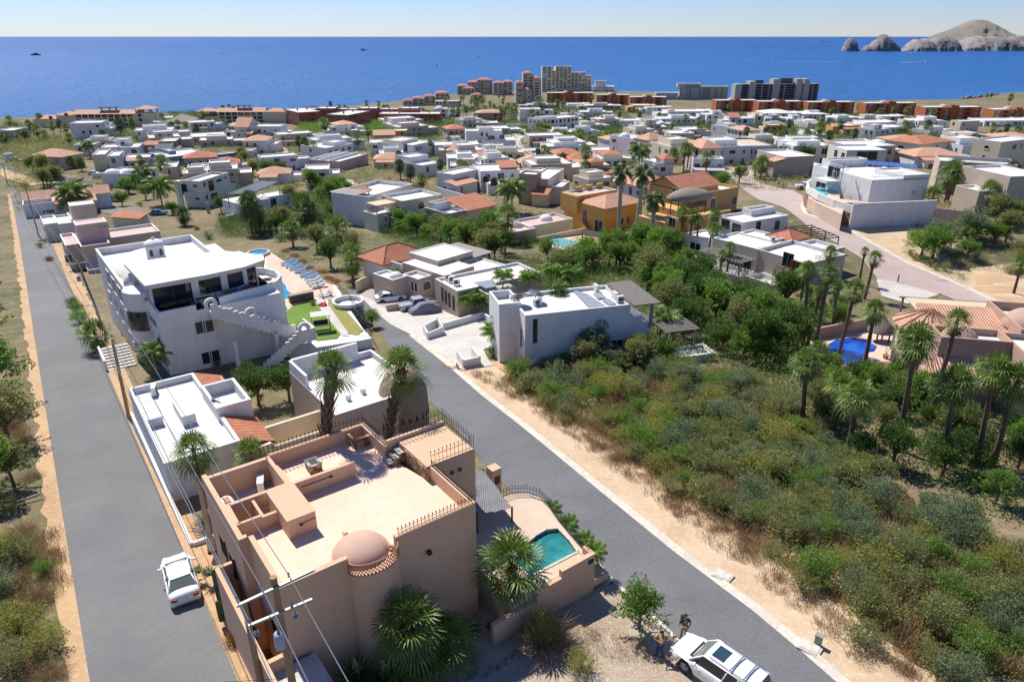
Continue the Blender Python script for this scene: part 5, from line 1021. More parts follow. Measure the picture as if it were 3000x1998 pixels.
wallpx('curved tan wall at the palm side of the deep blue pool', c4,((660,905),(830,985),(930,1010)),1.2, M_villa)
wallpx('white wall around the deep blue garden pool below the yellow houses', m3,((1030,1440),(1180,1500),(1560,1420)),2.4, M_white)
wallpx('beige wall with stone foot right of the white wall under the solar house', m4,((1390,1080),(1690,1120)),3.4, M_beige)
wallpx('white stepped wall between the driveway and the blue-shaded house', c2,((1310,830),(1600,745),(1670,790)),.9, M_white)
wallpx('cream wall behind the cobbled driveway', c2,((650,545),(690,520),(880,450)),1.8, M_cream)
wallpx('white low wall with hedge beside the roundabout', m2,((385,700),(400,760),(500,800),(740,830)),1.1, M_white)
wallpx('pinkish retaining wall with hedge above the valley road', m2,((500,790),(610,800),(740,800)),1.2, M_pink)
wallpx('tan wall below the tan house with cupola', a1,((430,870),(700,960)),1.8, M_sand)
wallpx('cream wall with planted top in front of the cream box house', a1,((1220,1050),(1400,1040)),1.6, M_cream)
wallpx('white terrace wall with yellow piers above the pink terrace house', m2,((1510,960),(1650,1000),(1780,1040)),2.0, M_white)
wallpx('low white roadside wall along the fenced lane', d1,((820,860),(960,890),(1130,950)),1.2, M_white)
# ---- the peach house in the foreground
ident = lambda p: p
H = House('peach stucco house with roof terrace, half dome and rusty railings in the foreground', 'house', ident, (817,1724),(1395,1472),10.2,6.5, M_peach, 36.6, short='peach house'); PH = H
H.L = 9.6; fz = 5.72
def wl(mb, x0, x1, y0, y1, z0, z1): mb.box(x0, x1, y0, y1, z0, z1)
mb = MB(); t_ = .24
wl(mb, 0,3.0,0, t_, -2,6.5); wl(mb, 5.3,9.6,0, t_, -2,6.5)                     # near wall either side of the bow
n_ = 14; bow = [(4.15+1.2*math.cos(R(180+180*i/n_)),.02+.75*math.sin(R(180+180*i/n_))) for i in range(n_+1)]
mb.prism([(2.95,.24)]+bow+[(5.35,.24)], -2, fz+.02)
wl(mb, 0, t_, t_, 4.0,-2,6.5); wl(mb, -.4,0,4.0,4.24,-2,6.5); wl(mb, -.4,-.16,4.24,10.2,-2,6.5)
wl(mb, -.16,3,9.96,10.2,-2,6.35); wl(mb, 3.0,8.6,9.96,10.2,-2,6.5); wl(mb, 8.36,8.6,7.1,9.96,-2,6.5); wl(mb, 9.36,9.6, t_, 3.9,-2,6.5)
wl(mb, -.16,3.0,6.8,7.0,4.4,6.5); wl(mb, 2.8,3.0,7.0,9.96,4.4,6.5)
wl(mb, -.16,.04,5.2,6.8,4,6.5); wl(mb, -.16,1.0,5.1,5.25,4,6.5)
H.part('wall', mb, M_peach)
mb = MB(); mb.prism([(.02,.02),(9.58,.02),(9.58,3.9),(9.2,3.9),(8.58,7.1),(8.58,9.98),(3,9.98),(3,6.9),(1.05,6.9),(1.05,5.15),(.02,5.15)], 5.3, fz); H.part('roof_terrace', mb, M_peachf)
mb = MB(); mb.box(-.17,2.8,7.0,9.96,4.6,5.0); H.part('service_roof', mb, M_conc)
mb = MB(); mb.box(-.17,1.05,5.2,6.8,2.5,3.0); H.part('light_well_floor', mb, M_peach)
mb = MB(); mb.box(1.7,3.05,3.65,6.5, fz-.1,6.75); mb.box(1.0,1.7,5.1,5.25, fz-.1,6.4); mb.box(1.0,1.14,5.25,6.7, fz-.1,6.4); H.part('stair_box', mb, M_peach)
mb = MB(); mb.box(3.0,6.35,6.5,6.68, fz-.05,6.62); mb.box(3.0,3.3,6.68,9.9, fz-.05,6.0); H.part('divider_wall', mb, M_peach)
mb = MB(); mb.tube((3.4,6.46,6.3),(5.0,6.46,6.3),.02,.02,4); mb.lathe((5.0,6.44,6.28), [(.07,-.02),(.07,.04),(.01,.08)], 8); H.part('wall_pipe', mb, M_black)
mb = MB(); mb.tube((2.3,3.6,6.35),(3.0,3.6,6.4),.02,.02,4); mb.lathe((2.3,3.58,6.33), [(.07,-.02),(.07,.04),(.01,.08)], 8); H.part('wall_pipe', mb, M_black)
mb = MB(); mb.box(9.2,12.2,3.95,7.1,2.6,6.55); H.part('raised_terrace', mb, M_peach)
mb = MB(); mb.box(9.12,9.198,3.9,7.1, fz, 6.45); mb.box(9.12,9.36,3.88,3.948, fz, 6.45); H.part('stone_facing', mb, M_stone)
mb = MB(); [mb.box(9.1-.32*(3-i),9.1-.32*(2-i),6.2,6.95, fz, fz+.2*(i+1)) for i in range(3)]; so_ = H.part('steps', mb, M_stone)
mb = MB(); [mb.box(9.08-.32*(3-i),9.1-.32*(2-i),6.17,6.97, fz+.2*(i+1), fz+.2*(i+1)+.03) for i in range(3)]; H.part('step_treads', mb, M_gstone, parent=so_)
mb = MB(); mb.box(8.55,12.25,7.1,7.3,5,6.75); H.part('parapet', mb, M_peach)
mb = MB(); [mb.lathe((10.3+i*.5,3.94,5.2), [(.01,-.1),(.12,-.1),(.12,.1),(.01,.1)], 10) for i in range(3)]
for i in range(3): mb = MB(); mb.tube((10.2+i*.5,3.97,5.6),(10.2+i*.5,3.9,5.6),.13,.13,12); H.part('round_vent', mb, M_dwood)
mb = MB(); mb.box(4.5,5.15,8.1,8.9, fz, fz+.42); f0 = H.part('fire_pit', mb, M_stone); mb = MB()
for a in ((4.46,5.19,8.06,8.24),(4.46,5.19,8.76,8.94),(4.46,4.64,8.24,8.76),(5.01,5.19,8.24,8.76)): mb.box(*a, fz+.42, fz+.47)
H.part('stone_rim', mb, M_gstone, parent=f0); mb = MB(); mb.box(4.64,5.01,8.24,8.76, fz+.4, fz+.44); H.part('lava_rock', mb, M_black, parent=f0)
mb = MB(); mb.box(7.4,7.55,8.9,9.96, fz, fz+.6); mb.box(7.55,8.36,8.9,9.1, fz, fz+.6); H.part('stone_planter', mb, M_stone)
mb = MB(); mb.dome((4.0,.95, fz-.02),1.25,1.25,.72, n=30); mb.lathe((4,.95, fz), [(1.34,0),(1.25,.03)], 30); H.part('dome', mb, stucco('pink dome stucco', (.56,.36,.27), var=.1), smooth=True)
for a in (R(200), R(330), R(95)): mb = MB(); x, y = 4+1.25*math.cos(a),.95+1.25*math.sin(a); mb.tube((x, y, fz+.2),(x+.3*math.cos(a), y+.3*math.sin(a), fz+.12),.1,.1,10); H.part('clay_spout', mb, M_peach)
mb = MB(); bz0, bz1 = fz, 6.4; pts = [(4.15+1.19*math.cos(R(180+180*i/22)),.0+.74*math.sin(R(180+180*i/22))) for i in range(23)]
for i in range(22):
 for dz in (0,.2,.4,-.2,-.4):
  for s_ in (1,-1):
   za, zb = bz0+.0+dz+.2*0, bz0+dz+.2
   a, b = (pts[i], pts[i+1]) if s_ == 1 else (pts[i+1], pts[i])
   if bz0-.01 <= za and zb <= 6.35: mb.tube((*a, za),(*b, zb),.022,.022,4)
for a, b in zip(pts, pts[1:]): mb.tube((*a, 6.32),(*b, 6.32),.035,.035,5); mb.tube((*a, bz0+.02),(*b, bz0+.02),.04,.04,5)
H.part('clay_lattice', mb, plain('clay lattice', (.42,.2,.11)))
mb = MB(); mb.box(-1.25,-1.05,-2.2,6.4,-2,3.6); mb.box(-1.05,-.4,6.2,6.4,-2,3.7); mb.box(-1.05,.0,-.25,-.02,-2,3.2); H.part('alley_wall', mb, M_peach)
mb = MB(); mb.box(-1.04,.95,-2.2,-.26,-2,2.4); H.part('porch_room', mb, M_peach); mb = MB(); mb.box(-1.04,1.0,-2.26,-.2,2.4,2.55); H.part('porch_roof', mb, M_conc)
mb = MB(); mb.box(1.6,2.9,-.5,0,4.0,4.15) if 0 else mb.box(4.9,5.9,-.75,-.02,3.1,3.5); H.part('window_hood', mb, M_peach)
mb = MB(); mb.tube((6.9,-.04,4.9),(6.9,-.16,4.9),.14,.14,10); H.part('wall_lamp', mb, M_black)
for y in (6.2,7.8): H.win('l', -.4, y, 3.6,.8,1.1, frame=M_iron, lod=False)
H.win('l', 0,1.4,2.8,1.2,1.3, frame=M_iron, lod=False)
def railing(parent, pts, h, sp_=.22, name='railing', spike=True, mat=None, r=.018):
 mb = MB()
 for a, b in zip(pts, pts[1:]):
  a = Vector(a); b = Vector(b); n = max(1, int((b-a).length/sp_)); up_ = Vector((0,0,1))
  for z in (.12, h*.72): mb.tube(a+up_*z, b+up_*z, r, r, 4)
  for i in range(n+1):
   p = a.lerp(b, i/n); mb.tube(p, p+up_*h, r*.8, r*.8,4)
   if spike: mb.tube(p+up_*(h-.02), p+up_*(h+.05), r*1.9, r*1.9,5)
 return mb.build(name, mat or M_iron, parent)
railing(H.o, [(5.5,.12,6.45),(9.48,.12,6.45),(9.48,3.9,6.45)], .38,.19)
railing(H.o, [(9.5,3.98,6.55),(12.15,3.98,6.55)], .75,.24); railing(H.o, [(8.6,7.2,6.75),(12.15,7.2,6.75),(12.15,4.2,6.55)], .75,.24)
railing(H.o, [(2.6,10.08,6.45),(8.48,10.08,6.45),(8.48,7.2,6.45)], .6,.22)
def net(label, pts, sag=.25, m=10):
 a, b, c, d = [H.M @ Vector(p) if len(p) == 3 else p for p in pts]; t = thing('shade_net', label, 'shade net', a-Vector((0,0,3))); mb = MB(); o = a-Vector((0,0,3))
 g = [[None]*(m+1) for _ in range(m+1)]
 for i in range(m+1):
  for j in range(m+1):
   p = a.lerp(b, i/m).lerp(d.lerp(c, i/m), j/m)-o; p.z -= sag*4*(i/m)*(1-i/m)*(.6+.4*math.sin(j*1.7))-.05*math.sin(i*2.1+j); g[i][j] = len(mb.v); mb.v.append(tuple(p))
 for i in range(m):
  for j in range(m): mb.f.append((g[i][j], g[i+1][j], g[i+1][j+1], g[i][j+1])); mb.m.append(0)
 mb.build('net', M_net, t, smooth=True); [MB().tube(p-o-Vector((0,0,3)), p-o+Vector((0,0,.05)),.06,.06,6).build('post', M_dwood, t) for p in (a, b, c, d)]
 return t
h2c = cropf(950,1200,4.282)
def hz(p, z): q = PZ(*h2c(p), H.z0+z); return tuple(H.Mi @ q)
net('grey shade net over the carport between the peach house and its pool terrace', [hz((1915,1300),2.9), hz((2355,1230),2.6), hz((1995,755),2.9), hz((1575,800),3.4)], .1)
net('grey shade net behind the peach house railing, below the dome tower', [(8.7,8.2,4.6),(13.0,8.0,4.0),(13.4,11.0,4.0),(9.2,11.2,4.8)], .35)
mb = MB(); mb.box(0,.7,0,.7,0,2.2); t = thing('gate_pier', 'square peach gate pier with small barred niche beside the street', 'pier', H.M @ Vector((15.6,7.2,-.3)), H.a); mb.build('pier', M_peach, t); mb = MB(); mb.box(.15,.55,-.03,0,1.1,1.7); mb.build('niche', M_iron, t)
t = thing('pool_terrace', 'peach pool terrace with stepped wall and teal pool beside the street', 'terrace', H.M @ Vector((10,-2.3,-.4)), H.a); PTc = t
tz = 2.0; S_ = Vector((10,-2.3,-.4))
def TP(x, y, z=0): return (x-S_.x, y-S_.y, z-S_.z)
ol = [(10.2,-2.3),(15.45,-2.35),(15.75,-.6),(16.1,1.2),(16.5,2.6),(16.6,3.6),(16.2,4.4),(15.4,4.9),(14.2,5.0),(12.6,4.6),(10.2,3)]
wat = [(12.0,-1.25),(15.15,-1.3),(15.4,-.4),(15.55,.75),(15.0,1.05),(14.2,1.0),(13.4,.75),(12.6,.3),(12.0,.2)]
bm = bmesh.new(); mb = MB()
mb.prism([TP(*p)[:2] for p in [ol[0], ol[1], (15.45,-1.5),(10.2,-1.4)]], TP(0,0,-1.5)[2], TP(0,0,1.55)[2]+0)   # near block
mb = MB(); lowz = TP(0,0,-1.5)[2]
def pz_(pts, z0, z1): mb.prism([TP(*p)[:2] for p in pts], TP(0,0, z0)[2], TP(0,0, z1)[2])
pz_([(10.2,-2.1),(15.2,-2.15),(15.2,-1.3),(12.0,-1.25),(10.2,-1.25)], -1.5,1.6)
pz_([(10.2,-1.25),(12.0,-1.25),(12.0,.2),(10.2,.2)], -1.5,1.6)
pz_([(10.2,.2),(12.0,.2),(12.6,.3),(13.4,.75),(14.2,1.0),(15.0,1.05),(15.55,.75),(16.05,1.2),(16.5,2.6),(16.6,3.6),(16.2,4.4),(15.4,4.9),(14.2,5.0),(12.6,4.6),(10.2,3)], -1.5,1.6)
pz_([(15.15,-1.3),(15.2,-2.15),(15.45,-2.15),(15.75,-.6),(16.05,1.2),(15.55,.75),(15.4,-.4)], -1.5,1.6)
mb.build('deck', M_deck, t)
mb = MB(); pz_(wat, -1.5,1.42); mb.build('pool_water', M_poolt, t)
mb = MB(); ribbon(mb, [TP(*p)[:2] for p in wat+wat[:1]], TP(0,0,1.3)[2], TP(0,0,1.64)[2], -.14); mb.build('pool_coping', M_kerb, t)
mb = MB()
for x0, x1, z in ((13.2,15.5,2.05),(11.6,13.2,1.6),(8.9,11.6,1.0)): mb.box(*sorted((TP(x0,0)[0], TP(x1,0)[0])), TP(0,-2.4)[1], TP(0,-2.15)[1], lowz, TP(0,0, z)[2])
mb.box(TP(15.3,0)[0], TP(15.52,0)[0], TP(0,-2.15)[1], TP(0,-1.6)[1], lowz, TP(0,0,2.05)[2]); mb.build('terrace_wall', M_peach, t)
mb = MB(); mb.box(TP(15.0,0)[0], TP(15.35,0)[0], TP(0,-2.44)[1], TP(0,-2.4)[1], TP(0,0,1.55)[2], TP(0,0,1.8)[2]); mb.build('name_plate', M_black, t)
railing(t, [TP(*p, 1.62) for p in ((13.2,4.75),(14.2,4.95),(15.4,4.85),(16.15,4.35),(16.5,3.6),(16.4,2.6),(16.0,1.2),(15.65,-.6),(15.4,-2.0))], .6,.18)
t = thing('planter_step', 'low peach step at the street corner of the pool terrace', 'step', H.M @ Vector((15.6,-2.3,-.4)), H.a); mb = MB(); mb.box(0,1.1,0,.9,0,.45); mb.build('step', M_peach, t)
def acunit(loc, rz, label=None, sc=1., src=[None]):
 if src[0] is None:
  t = thing('air_conditioner', 'white rooftop air conditioner', 'air conditioner', (0,0,0)); mb = MB(); mb.box(-.45,.45,-.17,.17,.08,.75); b_ = mb.build('casing', M_whitep, t)
  mb = MB(); mb.lathe((0,0,0), [(.01,0),(.26,0),(.28,.03)], 18); mb.v = [(x-.1,-.175-z, y+.42) for x, y, z in mb.v]; fn = mb.build('fan', M_dgrey, t)
  mb = MB(); mb.box(-.4,-.3,-.2,.2,0,.08); mb.box(.3,.4,-.2,.2,0,.08); mb.box(-.3,.3,-.02,.02,.02,.06); mb.build('feet', M_metal, t); src[0] = (t, [(c, []) for c in kids(t)]); r = t; r.location = loc; r.rotation_euler = (0,0, rz); r.scale = (sc,)*3
 else: r = copytree(*src[0], loc, rz, sc)
 r['label'] = label; r['category'] = 'air conditioner'; r['group'] = 'rooftop air conditioners'; return r
def on(Hh, p, z): return PZ(*p, Hh.z0+z)
acunit(PH.M @ Vector((2.2,9.3,5.0)), PH.a+R(70), 'white air conditioner on the grey service roof of the peach house')
for p, z, Hh, lab in (((w3((168,105))),3.35, LB, 'nearest air conditioner of the row on the slit-window house'),((w3((140,88))),3.35, LB, 'middle air conditioner on the slit-window house'),((w3((122,76))),3.35, LB, 'rear air conditioner at the roof corner of the slit-window house'),
 ((w3((625,222))),5.45, BW, 'low air conditioner beside the dish on the blue-shaded house'),((w3((953,140))),5.45, BW, 'air conditioner on the far roof edge of the blue-shaded house'),((w3((1060,183))),5.45, BW, 'left one of the air conditioner pair beside the slatted shade'),((w3((1092,205))),5.45, BW, 'right one of the air conditioner pair beside the slatted shade'),
 (w2((165,235)),2.5, TW, 'white air conditioner on the low clay-strip house roof'),(q1((655,318)),4.2, BH, 'air conditioner on the cream slab house roof edge'),(q1((985,450)),3.6, BH, 'air conditioner behind the palm on the parasol terrace house'),(q1((475,110)),4.15, BH, 'round-fanned air conditioner on the brown-framed white house')):
 acunit(on(Hh, p, z), R(rnd.choice((20,30,110))), lab)
def dish(loc, r, az, label, el=45):
 t = thing('satellite_dish', label, 'satellite dish', loc); mb = MB(); mb.tube((0,0,0),(0,0,.75),.05,.05,8); mb.build('mast', M_metal, t)
 M_ = Matrix.Rotation(az, 3, 'Z') @ Matrix.Rotation(R(90-el),3, 'X'); mb = MB(); mb.lathe((0,0,0), [(.01,0),(r*.5,.05*r),(r*.8,.14*r),(r, .24*r)], 22); mb.v = [tuple(M_ @ Vector(v)+Vector((0,0,.85))) for v in mb.v]; d_ = mb.build('dish', M_metal, t, smooth=True)
 mb = MB(); mb.tube(M_ @ Vector((r*.9,0,.2*r))+Vector((0,0,.85)), M_ @ Vector((0,0,.75*r))+Vector((0,0,.85)),.02,.02,4); mb.tube(M_ @ Vector((-r*.9,0,.2*r))+Vector((0,0,.85)), M_ @ Vector((0,0,.75*r))+Vector((0,0,.85)),.02,.02,4); mb.build('feed_arm', M_metal, d_); d_.parent = t; return t
dish(on(BW, w3((520,225)),5.45),.9, R(200), 'grey mesh satellite dish nearest the roof corner of the blue-shaded house'); dish(on(BW, w3((612,205)),5.45),.85, R(150), 'tilted mesh satellite dish behind the other on the blue-shaded house'); dish(on(TW, w2((575,350)),2.6),.5, R(140), 'grey satellite dish on the low clay-strip house')
def panel_array(Hh, pts, z, n, m, label, mat=M_panel, grp='roof solar panels'):
 a, b, c, d = [on(Hh, p, z) for p in pts]; t = thing('solar_panel', label, 'solar panel', a, group=grp)
 for i in range(n):
  for j in range(m):
   q = [a.lerp(b, u).lerp(d.lerp(c, u), v)-a for u, v in ((i/n+.004, j/m+.004),((i+1)/n-.004, j/m+.004),((i+1)/n-.004,(j+1)/m-.004),(i/n+.004,(j+1)/m-.004))]
   mb = MB(); mb.add([p+Vector((0,0,.12)) for p in q]+[p+Vector((0,0,.17+.0*k)) for k, p in enumerate(q)], [(4,5,6,7),(0,1,5,4),(1,2,6,5),(2,3,7,6),(3,0,4,7)]); mb.build('panel', mat, t)
panel_array(BW, [w3(p) for p in ((915,240),(1010,232),(905,165),(815,135))], 5.45,2,4, 'larger grey panel array on the blue-shaded house roof')
panel_array(BW, [w3(p) for p in ((1030,228),(1068,218),(1020,188),(985,195))], 5.45,1,1, 'small single grey panel near the roof edge of the blue-shaded house')
panel_array(BW, [w3(p) for p in ((965,190),(1012,185),(975,155),(935,158))], 5.45,1,1, 'small single grey panel behind the near one on the blue-shaded house')
panel_array(LB, [w3(p) for p in ((335,132),(400,118),(370,82),(262,98))], 3.7,3,2, 'white framed pale panel array on the slit-window house')
panel_array(SOL, [m4(p) for p in ((882,615),(1280,640),(1270,612),(882,585))], 6.6,9,1, 'row of nine blue solar panels on the solar panel house', M_panelb)
t = thing('water_tank', 'rust stained white cylinder tank lying on the peach house service roof', 'tank', PH.M @ Vector((.25,8.0,5.0)), PH.a+R(92)); mb = MB(); mb.lathe((0,0,0), [(.01,-.95),(.25,-.92),(.38,-.78),(.38,.78),(.25,.92),(.01,.95)], 20); mb.v = [(z, y, x+.42) for x, y, z in mb.v]; mb.build('tank_body', M_whitep, t, smooth=True); mb = MB(); mb.box(.1,.6,-.13,.13,.78,.84); mb.build('rusty_hatch', plain('rust', (.45,.13,.05)), t)
t = thing('gutter_pipe', 'long white box gutter lying on the service roof of the peach house', 'pipe', PH.M @ Vector((1.0,7.15,5.0)), PH.a+R(4)); mb = MB(); mb.box(0,1.3,0,.2,0,.14); mb.build('pipe', M_whitep, t)
lg = thing('sun_lounger', 'x', 'sun lounger', (0,0,0)); mb = MB(); mb.box(-.95,.35,-.32,.32,.26,.34); mb.obox((.68,0,.5),.75,.64,.06,0,0,0, R(-32)); mb.build('cushion', M_blue, lg); mb = MB(); mb.box(-1,.4,-.36,-.32,.2,.28); mb.box(-1,.4,.32,.36,.2,.28); mb.box(-1,-.95,-.32,.32,.2,.28); mb.box(.35,.4,-.32,.32,.2,.28); mb.build('frame', M_whitep, lg)
for x in (-.85,.3):
 for y in (-.34,.34): mb = MB(); mb.tube((x, y, 0),(x, y, .22),.03,.03,5); mb.build('leg', M_whitep, lg)
lk = [(c, []) for c in kids(lg)]; ordn = ['first', 'second', 'third', 'fourth', 'fifth', 'sixth', 'seventh', 'eighth', 'ninth']
for i, p in enumerate(((128,72),(165,92),(200,112),(245,137),(295,172),(335,200),(352,226),(375,250),(402,272))):
 loc = PZ(*r2(p), GZ+.1); o = lg if i == 0 else copytree(lg, lk, loc, 0)
 o.location = loc; o.rotation_euler = (0,0, R(38)); o['label'] = ('blue' if i < 6 else 'grey')+' cushioned sun lounger beside the villa pool, '+ordn[i]+' from the hot tub'; o['group'] = 'sun loungers by the villa pool'
 if i >= 6:
  for c in kids(o):
   if c.name.startswith('cushion'): c.data = c.data.copy(); c.data.materials[0] = plain('grey cushion', (.3,.33,.38))
t = thing('garden_swing', 'dark frame garden swing seat with pale canopy on the lawn', 'garden swing', PZ(*r2((425,640)), GZ+.1), R(20)); mb = MB(); mb.obox((0,0,1.85),2.1,1.2,.06,0,0, R(8)); mb.build('canopy', plain('pale canopy', (.55,.52,.48)), t)
for x in (-.95,.95):
 mb = MB(); mb.tube((x, -.6,0),(x, 0,1.8),.03,.03,5); mb.tube((x, .6,0),(x, 0,1.8),.03,.03,5); mb.tube((x, -.6,.03),(x, .6,.03),.03,.03,5); mb.build('side_frame', M_black, t)
mb = MB(); mb.box(-.8,.8,-.25,.25,.45,.53); mb.obox((0,.3,.75),1.6,.06,.5,0,0, R(-12)); mb.build('seat', M_black, t)
def parasol(loc, r, mat, label, closed=False, h=2.1):
 t = thing('parasol', label, 'parasol', loc); mb = MB(); mb.tube((0,0,0),(0,0, h+.2),.03,.03,6); mb.build('pole', M_dwood, t); mb = MB()
 if closed: mb.lathe((0,0,0), [(.16, h*.35),(.2, h*.5),(.12, h*.9),(.01, h+.25)], 10)
 else: mb.lathe((0,0,0), [(r, h-.35),(r*.5, h-.08),(.01, h+.1)], 8); mb.lathe((0,0,0), [(r, h-.35),(r, h-.47)], 8)
 mb.build('canopy', mat, t); return t
parasol(on(BH, q1((758,560)),1.0),1.25, M_teal, 'open turquoise parasol on the beige sun terrace'); parasol(P(*m3((42,900)),.2),.5, M_blue, 'closed blue parasol beside the white arched house', True, 2.6)
t = thing('cantilever_parasol', 'folded red parasol cloth on the lawn path beside its leaning pole', 'parasol', PZ(*r2((440,430)), GZ+.1)); mb = MB(); mb.tube((.5,-.3,0),(-.9,1.4,2.6),.05,.05,6); mb.build('pole', M_black, t)
mb = MB()
for i in range(9): a = i*.7; mb.obox((.25*math.cos(a)-.1,.3*math.sin(a),.08+.05*(i % 3)),.6,.28,.1, a, 0,.2,.3)
mb.build('cloth', M_red, t)
t = thing('lounge_mat', 'grey padded lounge mat folded open near the lawn corner', 'mat', PZ(*r2((458,348)), GZ+.1), R(35)); mb = MB(); mb.box(-.7,.7,-.55,.55,0,.12); mb.obox((.6,0,.3),.5,1.1,.1,0,0,0, R(-50)); mb.build('mat', plain('grey cushion', (.3,.33,.38)), t)
t = thing('bar_counter', 'long brown slatted bar counter at the pool end', 'counter', PZ(*r2((250,390)), GZ+.1), R(35)); mb = MB(); mb.box(-1.5,1.5,-.35,.35,0,.95); mb.build('counter', M_bfr, t); mb = MB(); mb.box(-1.55,1.55,-.4,.4,.95,1.0); mb.build('counter_top', M_gwood, t)
def table(loc, label, r=.6, sc=1):
 t = thing('garden_table', label, 'table', loc); mb = MB(); mb.lathe((0,0,.7), [(r, 0),(r, .05),(.01,.05)], 16); mb.build('table_top', M_sand, t); mb = MB(); mb.tube((0,0,0),(0,0,.7),.06,.06,6); mb.build('pedestal', M_dwood, t); return t
table(P(*m3((660,1270))), 'round stone garden table on the pale pool terrace')
def chair(loc, rz, label, mat, grp):
 t = thing('chair', label, 'chair', loc, rz, grp); mb = MB(); mb.box(-.25,.25,-.25,.25,.4,.46); mb.build('seat', mat, t); mb = MB(); mb.box(-.25,.25,.2,.25,.46,.95); mb.build('backrest', mat, t)
 for x in (-.22,.22):
  for y in (-.22,.22): MB().tube((x, y, 0),(x, y, .4),.025,.025,4).build('leg', mat, t)
 return t
chair(P(*m3((715,1285))), R(200), 'rounded wicker chair right of the stone garden table', M_wood, 'garden chairs at the stone table'); chair(P(*m3((668,1240))), R(20), 'teal-seated chair behind the stone garden table', M_teal, 'garden chairs at the stone table')
tl = V.M @ Vector((4.6,1.3,6.0)); t = thing('dining_table', 'dark dining table on the villa terrace', 'table', tl, V.a); mb = MB(); mb.box(-.7,.7,-.35,.35,.68,.74); mb.build('table_top', M_dwood, t)
for x in (-.6,.6): MB().tube((x, 0,0),(x, 0,.68),.05,.05,5).build('leg', M_dwood, t)
for x, y, a, l in ((3.6,1.3,80, 'dark chair left of the villa dining table'),(5.6,1.4,250, 'dark chair right of the villa dining table'),(4.4,.6,170, 'green backed chair at the parapet side of the villa dining table')): chair(V.M @ Vector((x, y, 6.0)), V.a+R(a), l, plain('olive chair', (.12,.14,.1)) if 'green' in l else M_dgrey, 'chairs on the villa terrace')
for p, a, l in (((7.6,1.9),60, 'blue cushioned lounge chair on the villa terrace, left one'),((8.8,2.3),60, 'blue cushioned lounge chair on the villa terrace, right one')): o = copytree(lg, lk, V.M @ Vector((*p, 6.0)), V.a+R(a)); o['label'] = l; o['group'] = 'lounge chairs on the villa terrace'
for p, l in (((700,545), 'orange lounge chair left on the parasol terrace'),((745,620), 'brown lounge chair in front on the parasol terrace')): o = copytree(lg, lk, on(BH, q1((p[0], p[1]-40)),.2), R(30)); o['label'] = l; [setattr(c, 'data', c.data.copy()) or c.data.materials.__setitem__(0, plain('orange cushion', (.5,.16,.07))) for c in kids(o) if c.name.startswith('cushion')]
def bay(label, pts, h):
 q = [P(*c2(p)) for p in pts]; t = thing('refuse_bay', label, 'refuse bay', q[0], group='white refuse bays by the street'); mb = MB(); o = q[0]; ribbon(mb, [(p.x-o.x, p.y-o.y) for p in q], -.3, h, .18); mb.build('wall', M_white, t); return t
bay('white refuse bay with three walls in front of the covered car', ((1150,860),(1185,905),(1310,865),(1265,815),(1150,860)),1.1)
bay('white open refuse bay with a timber lid at the end of the driveway', ((1405,1060),(1455,1125),(1590,1100),(1530,1035)),1.2)
mb = MB(); q = P(*c2((930,680))); t = thing('low_wall', 'low beige wall stub between the white car and the pickup', 'wall', q, R(25)); mb.box(-1.1,1.1,-.2,.2,0,1.0); mb.build('wall', M_beige, t)
for i, (p, l) in enumerate((((1408,1112), 'orange traffic cone beside the white refuse bay, rear one'),((1420,1135), 'orange traffic cone beside the white refuse bay, front one'))):
 t = thing('traffic_cone', l, 'cone', P(*c2(p)), group='traffic cones at the driveway'); mb = MB(); mb.lathe((0,0,0), [(.14,.03),(.03,.55),(.01,.56)], 12); mb.build('cone', plain('orange plastic', (.8,.12,.02)), t); mb = MB(); mb.box(-.17,.17,-.17,.17,0,.03); mb.build('base', M_black, t)
for i, (p, a, l) in enumerate((((1375,1120),-38, 'weathered timber plank at the street edge, left of its pair'),((1405,1135),-36, 'weathered timber plank at the street edge, right of its pair'))):
 mb = MB(); mb.box(-1.3,1.3,-.12,.12,0,.06); o = mb.build('plank', M_wood, None, P(*c2(p)), R(a)); tag(o, l, 'plank', 'planks at the driveway')
q = P(*c2((1200,880))); mb = MB()
c4b = cropf(2100,1300,2.247); t = thing('utility_box', 'small green grey utility box standing on the dirt verge', 'utility box', P(*c4b((662,1325))), R(-40)); mb = MB(); mb.box(-.16,.16,-.12,.12,0,.62); mb.build('cabinet', plain('green grey enamel', (.25,.3,.24)), t); mb = MB(); mb.box(-.18,.18,-.14,.14,.62,.68); mb.build('lid', plain('green grey enamel', (.25,.3,.24)), t)
for p, l in (((612,1350), 'square concrete inspection cover by the kerb beside the green box'),((40,875), 'square concrete inspection cover by the kerb opposite the leafy tree')):
 t = thing('inspection_cover', l, 'inspection cover', P(*c4b(p)), R(-42)); mb = MB(); mb.box(-.5,.5,-.42,.42,0,.14); mb.build('slab', M_conc, t); mb = MB(); mb.box(-.4,.4,-.32,.32,.14,.16); mb.build('lid', M_kerb, t)
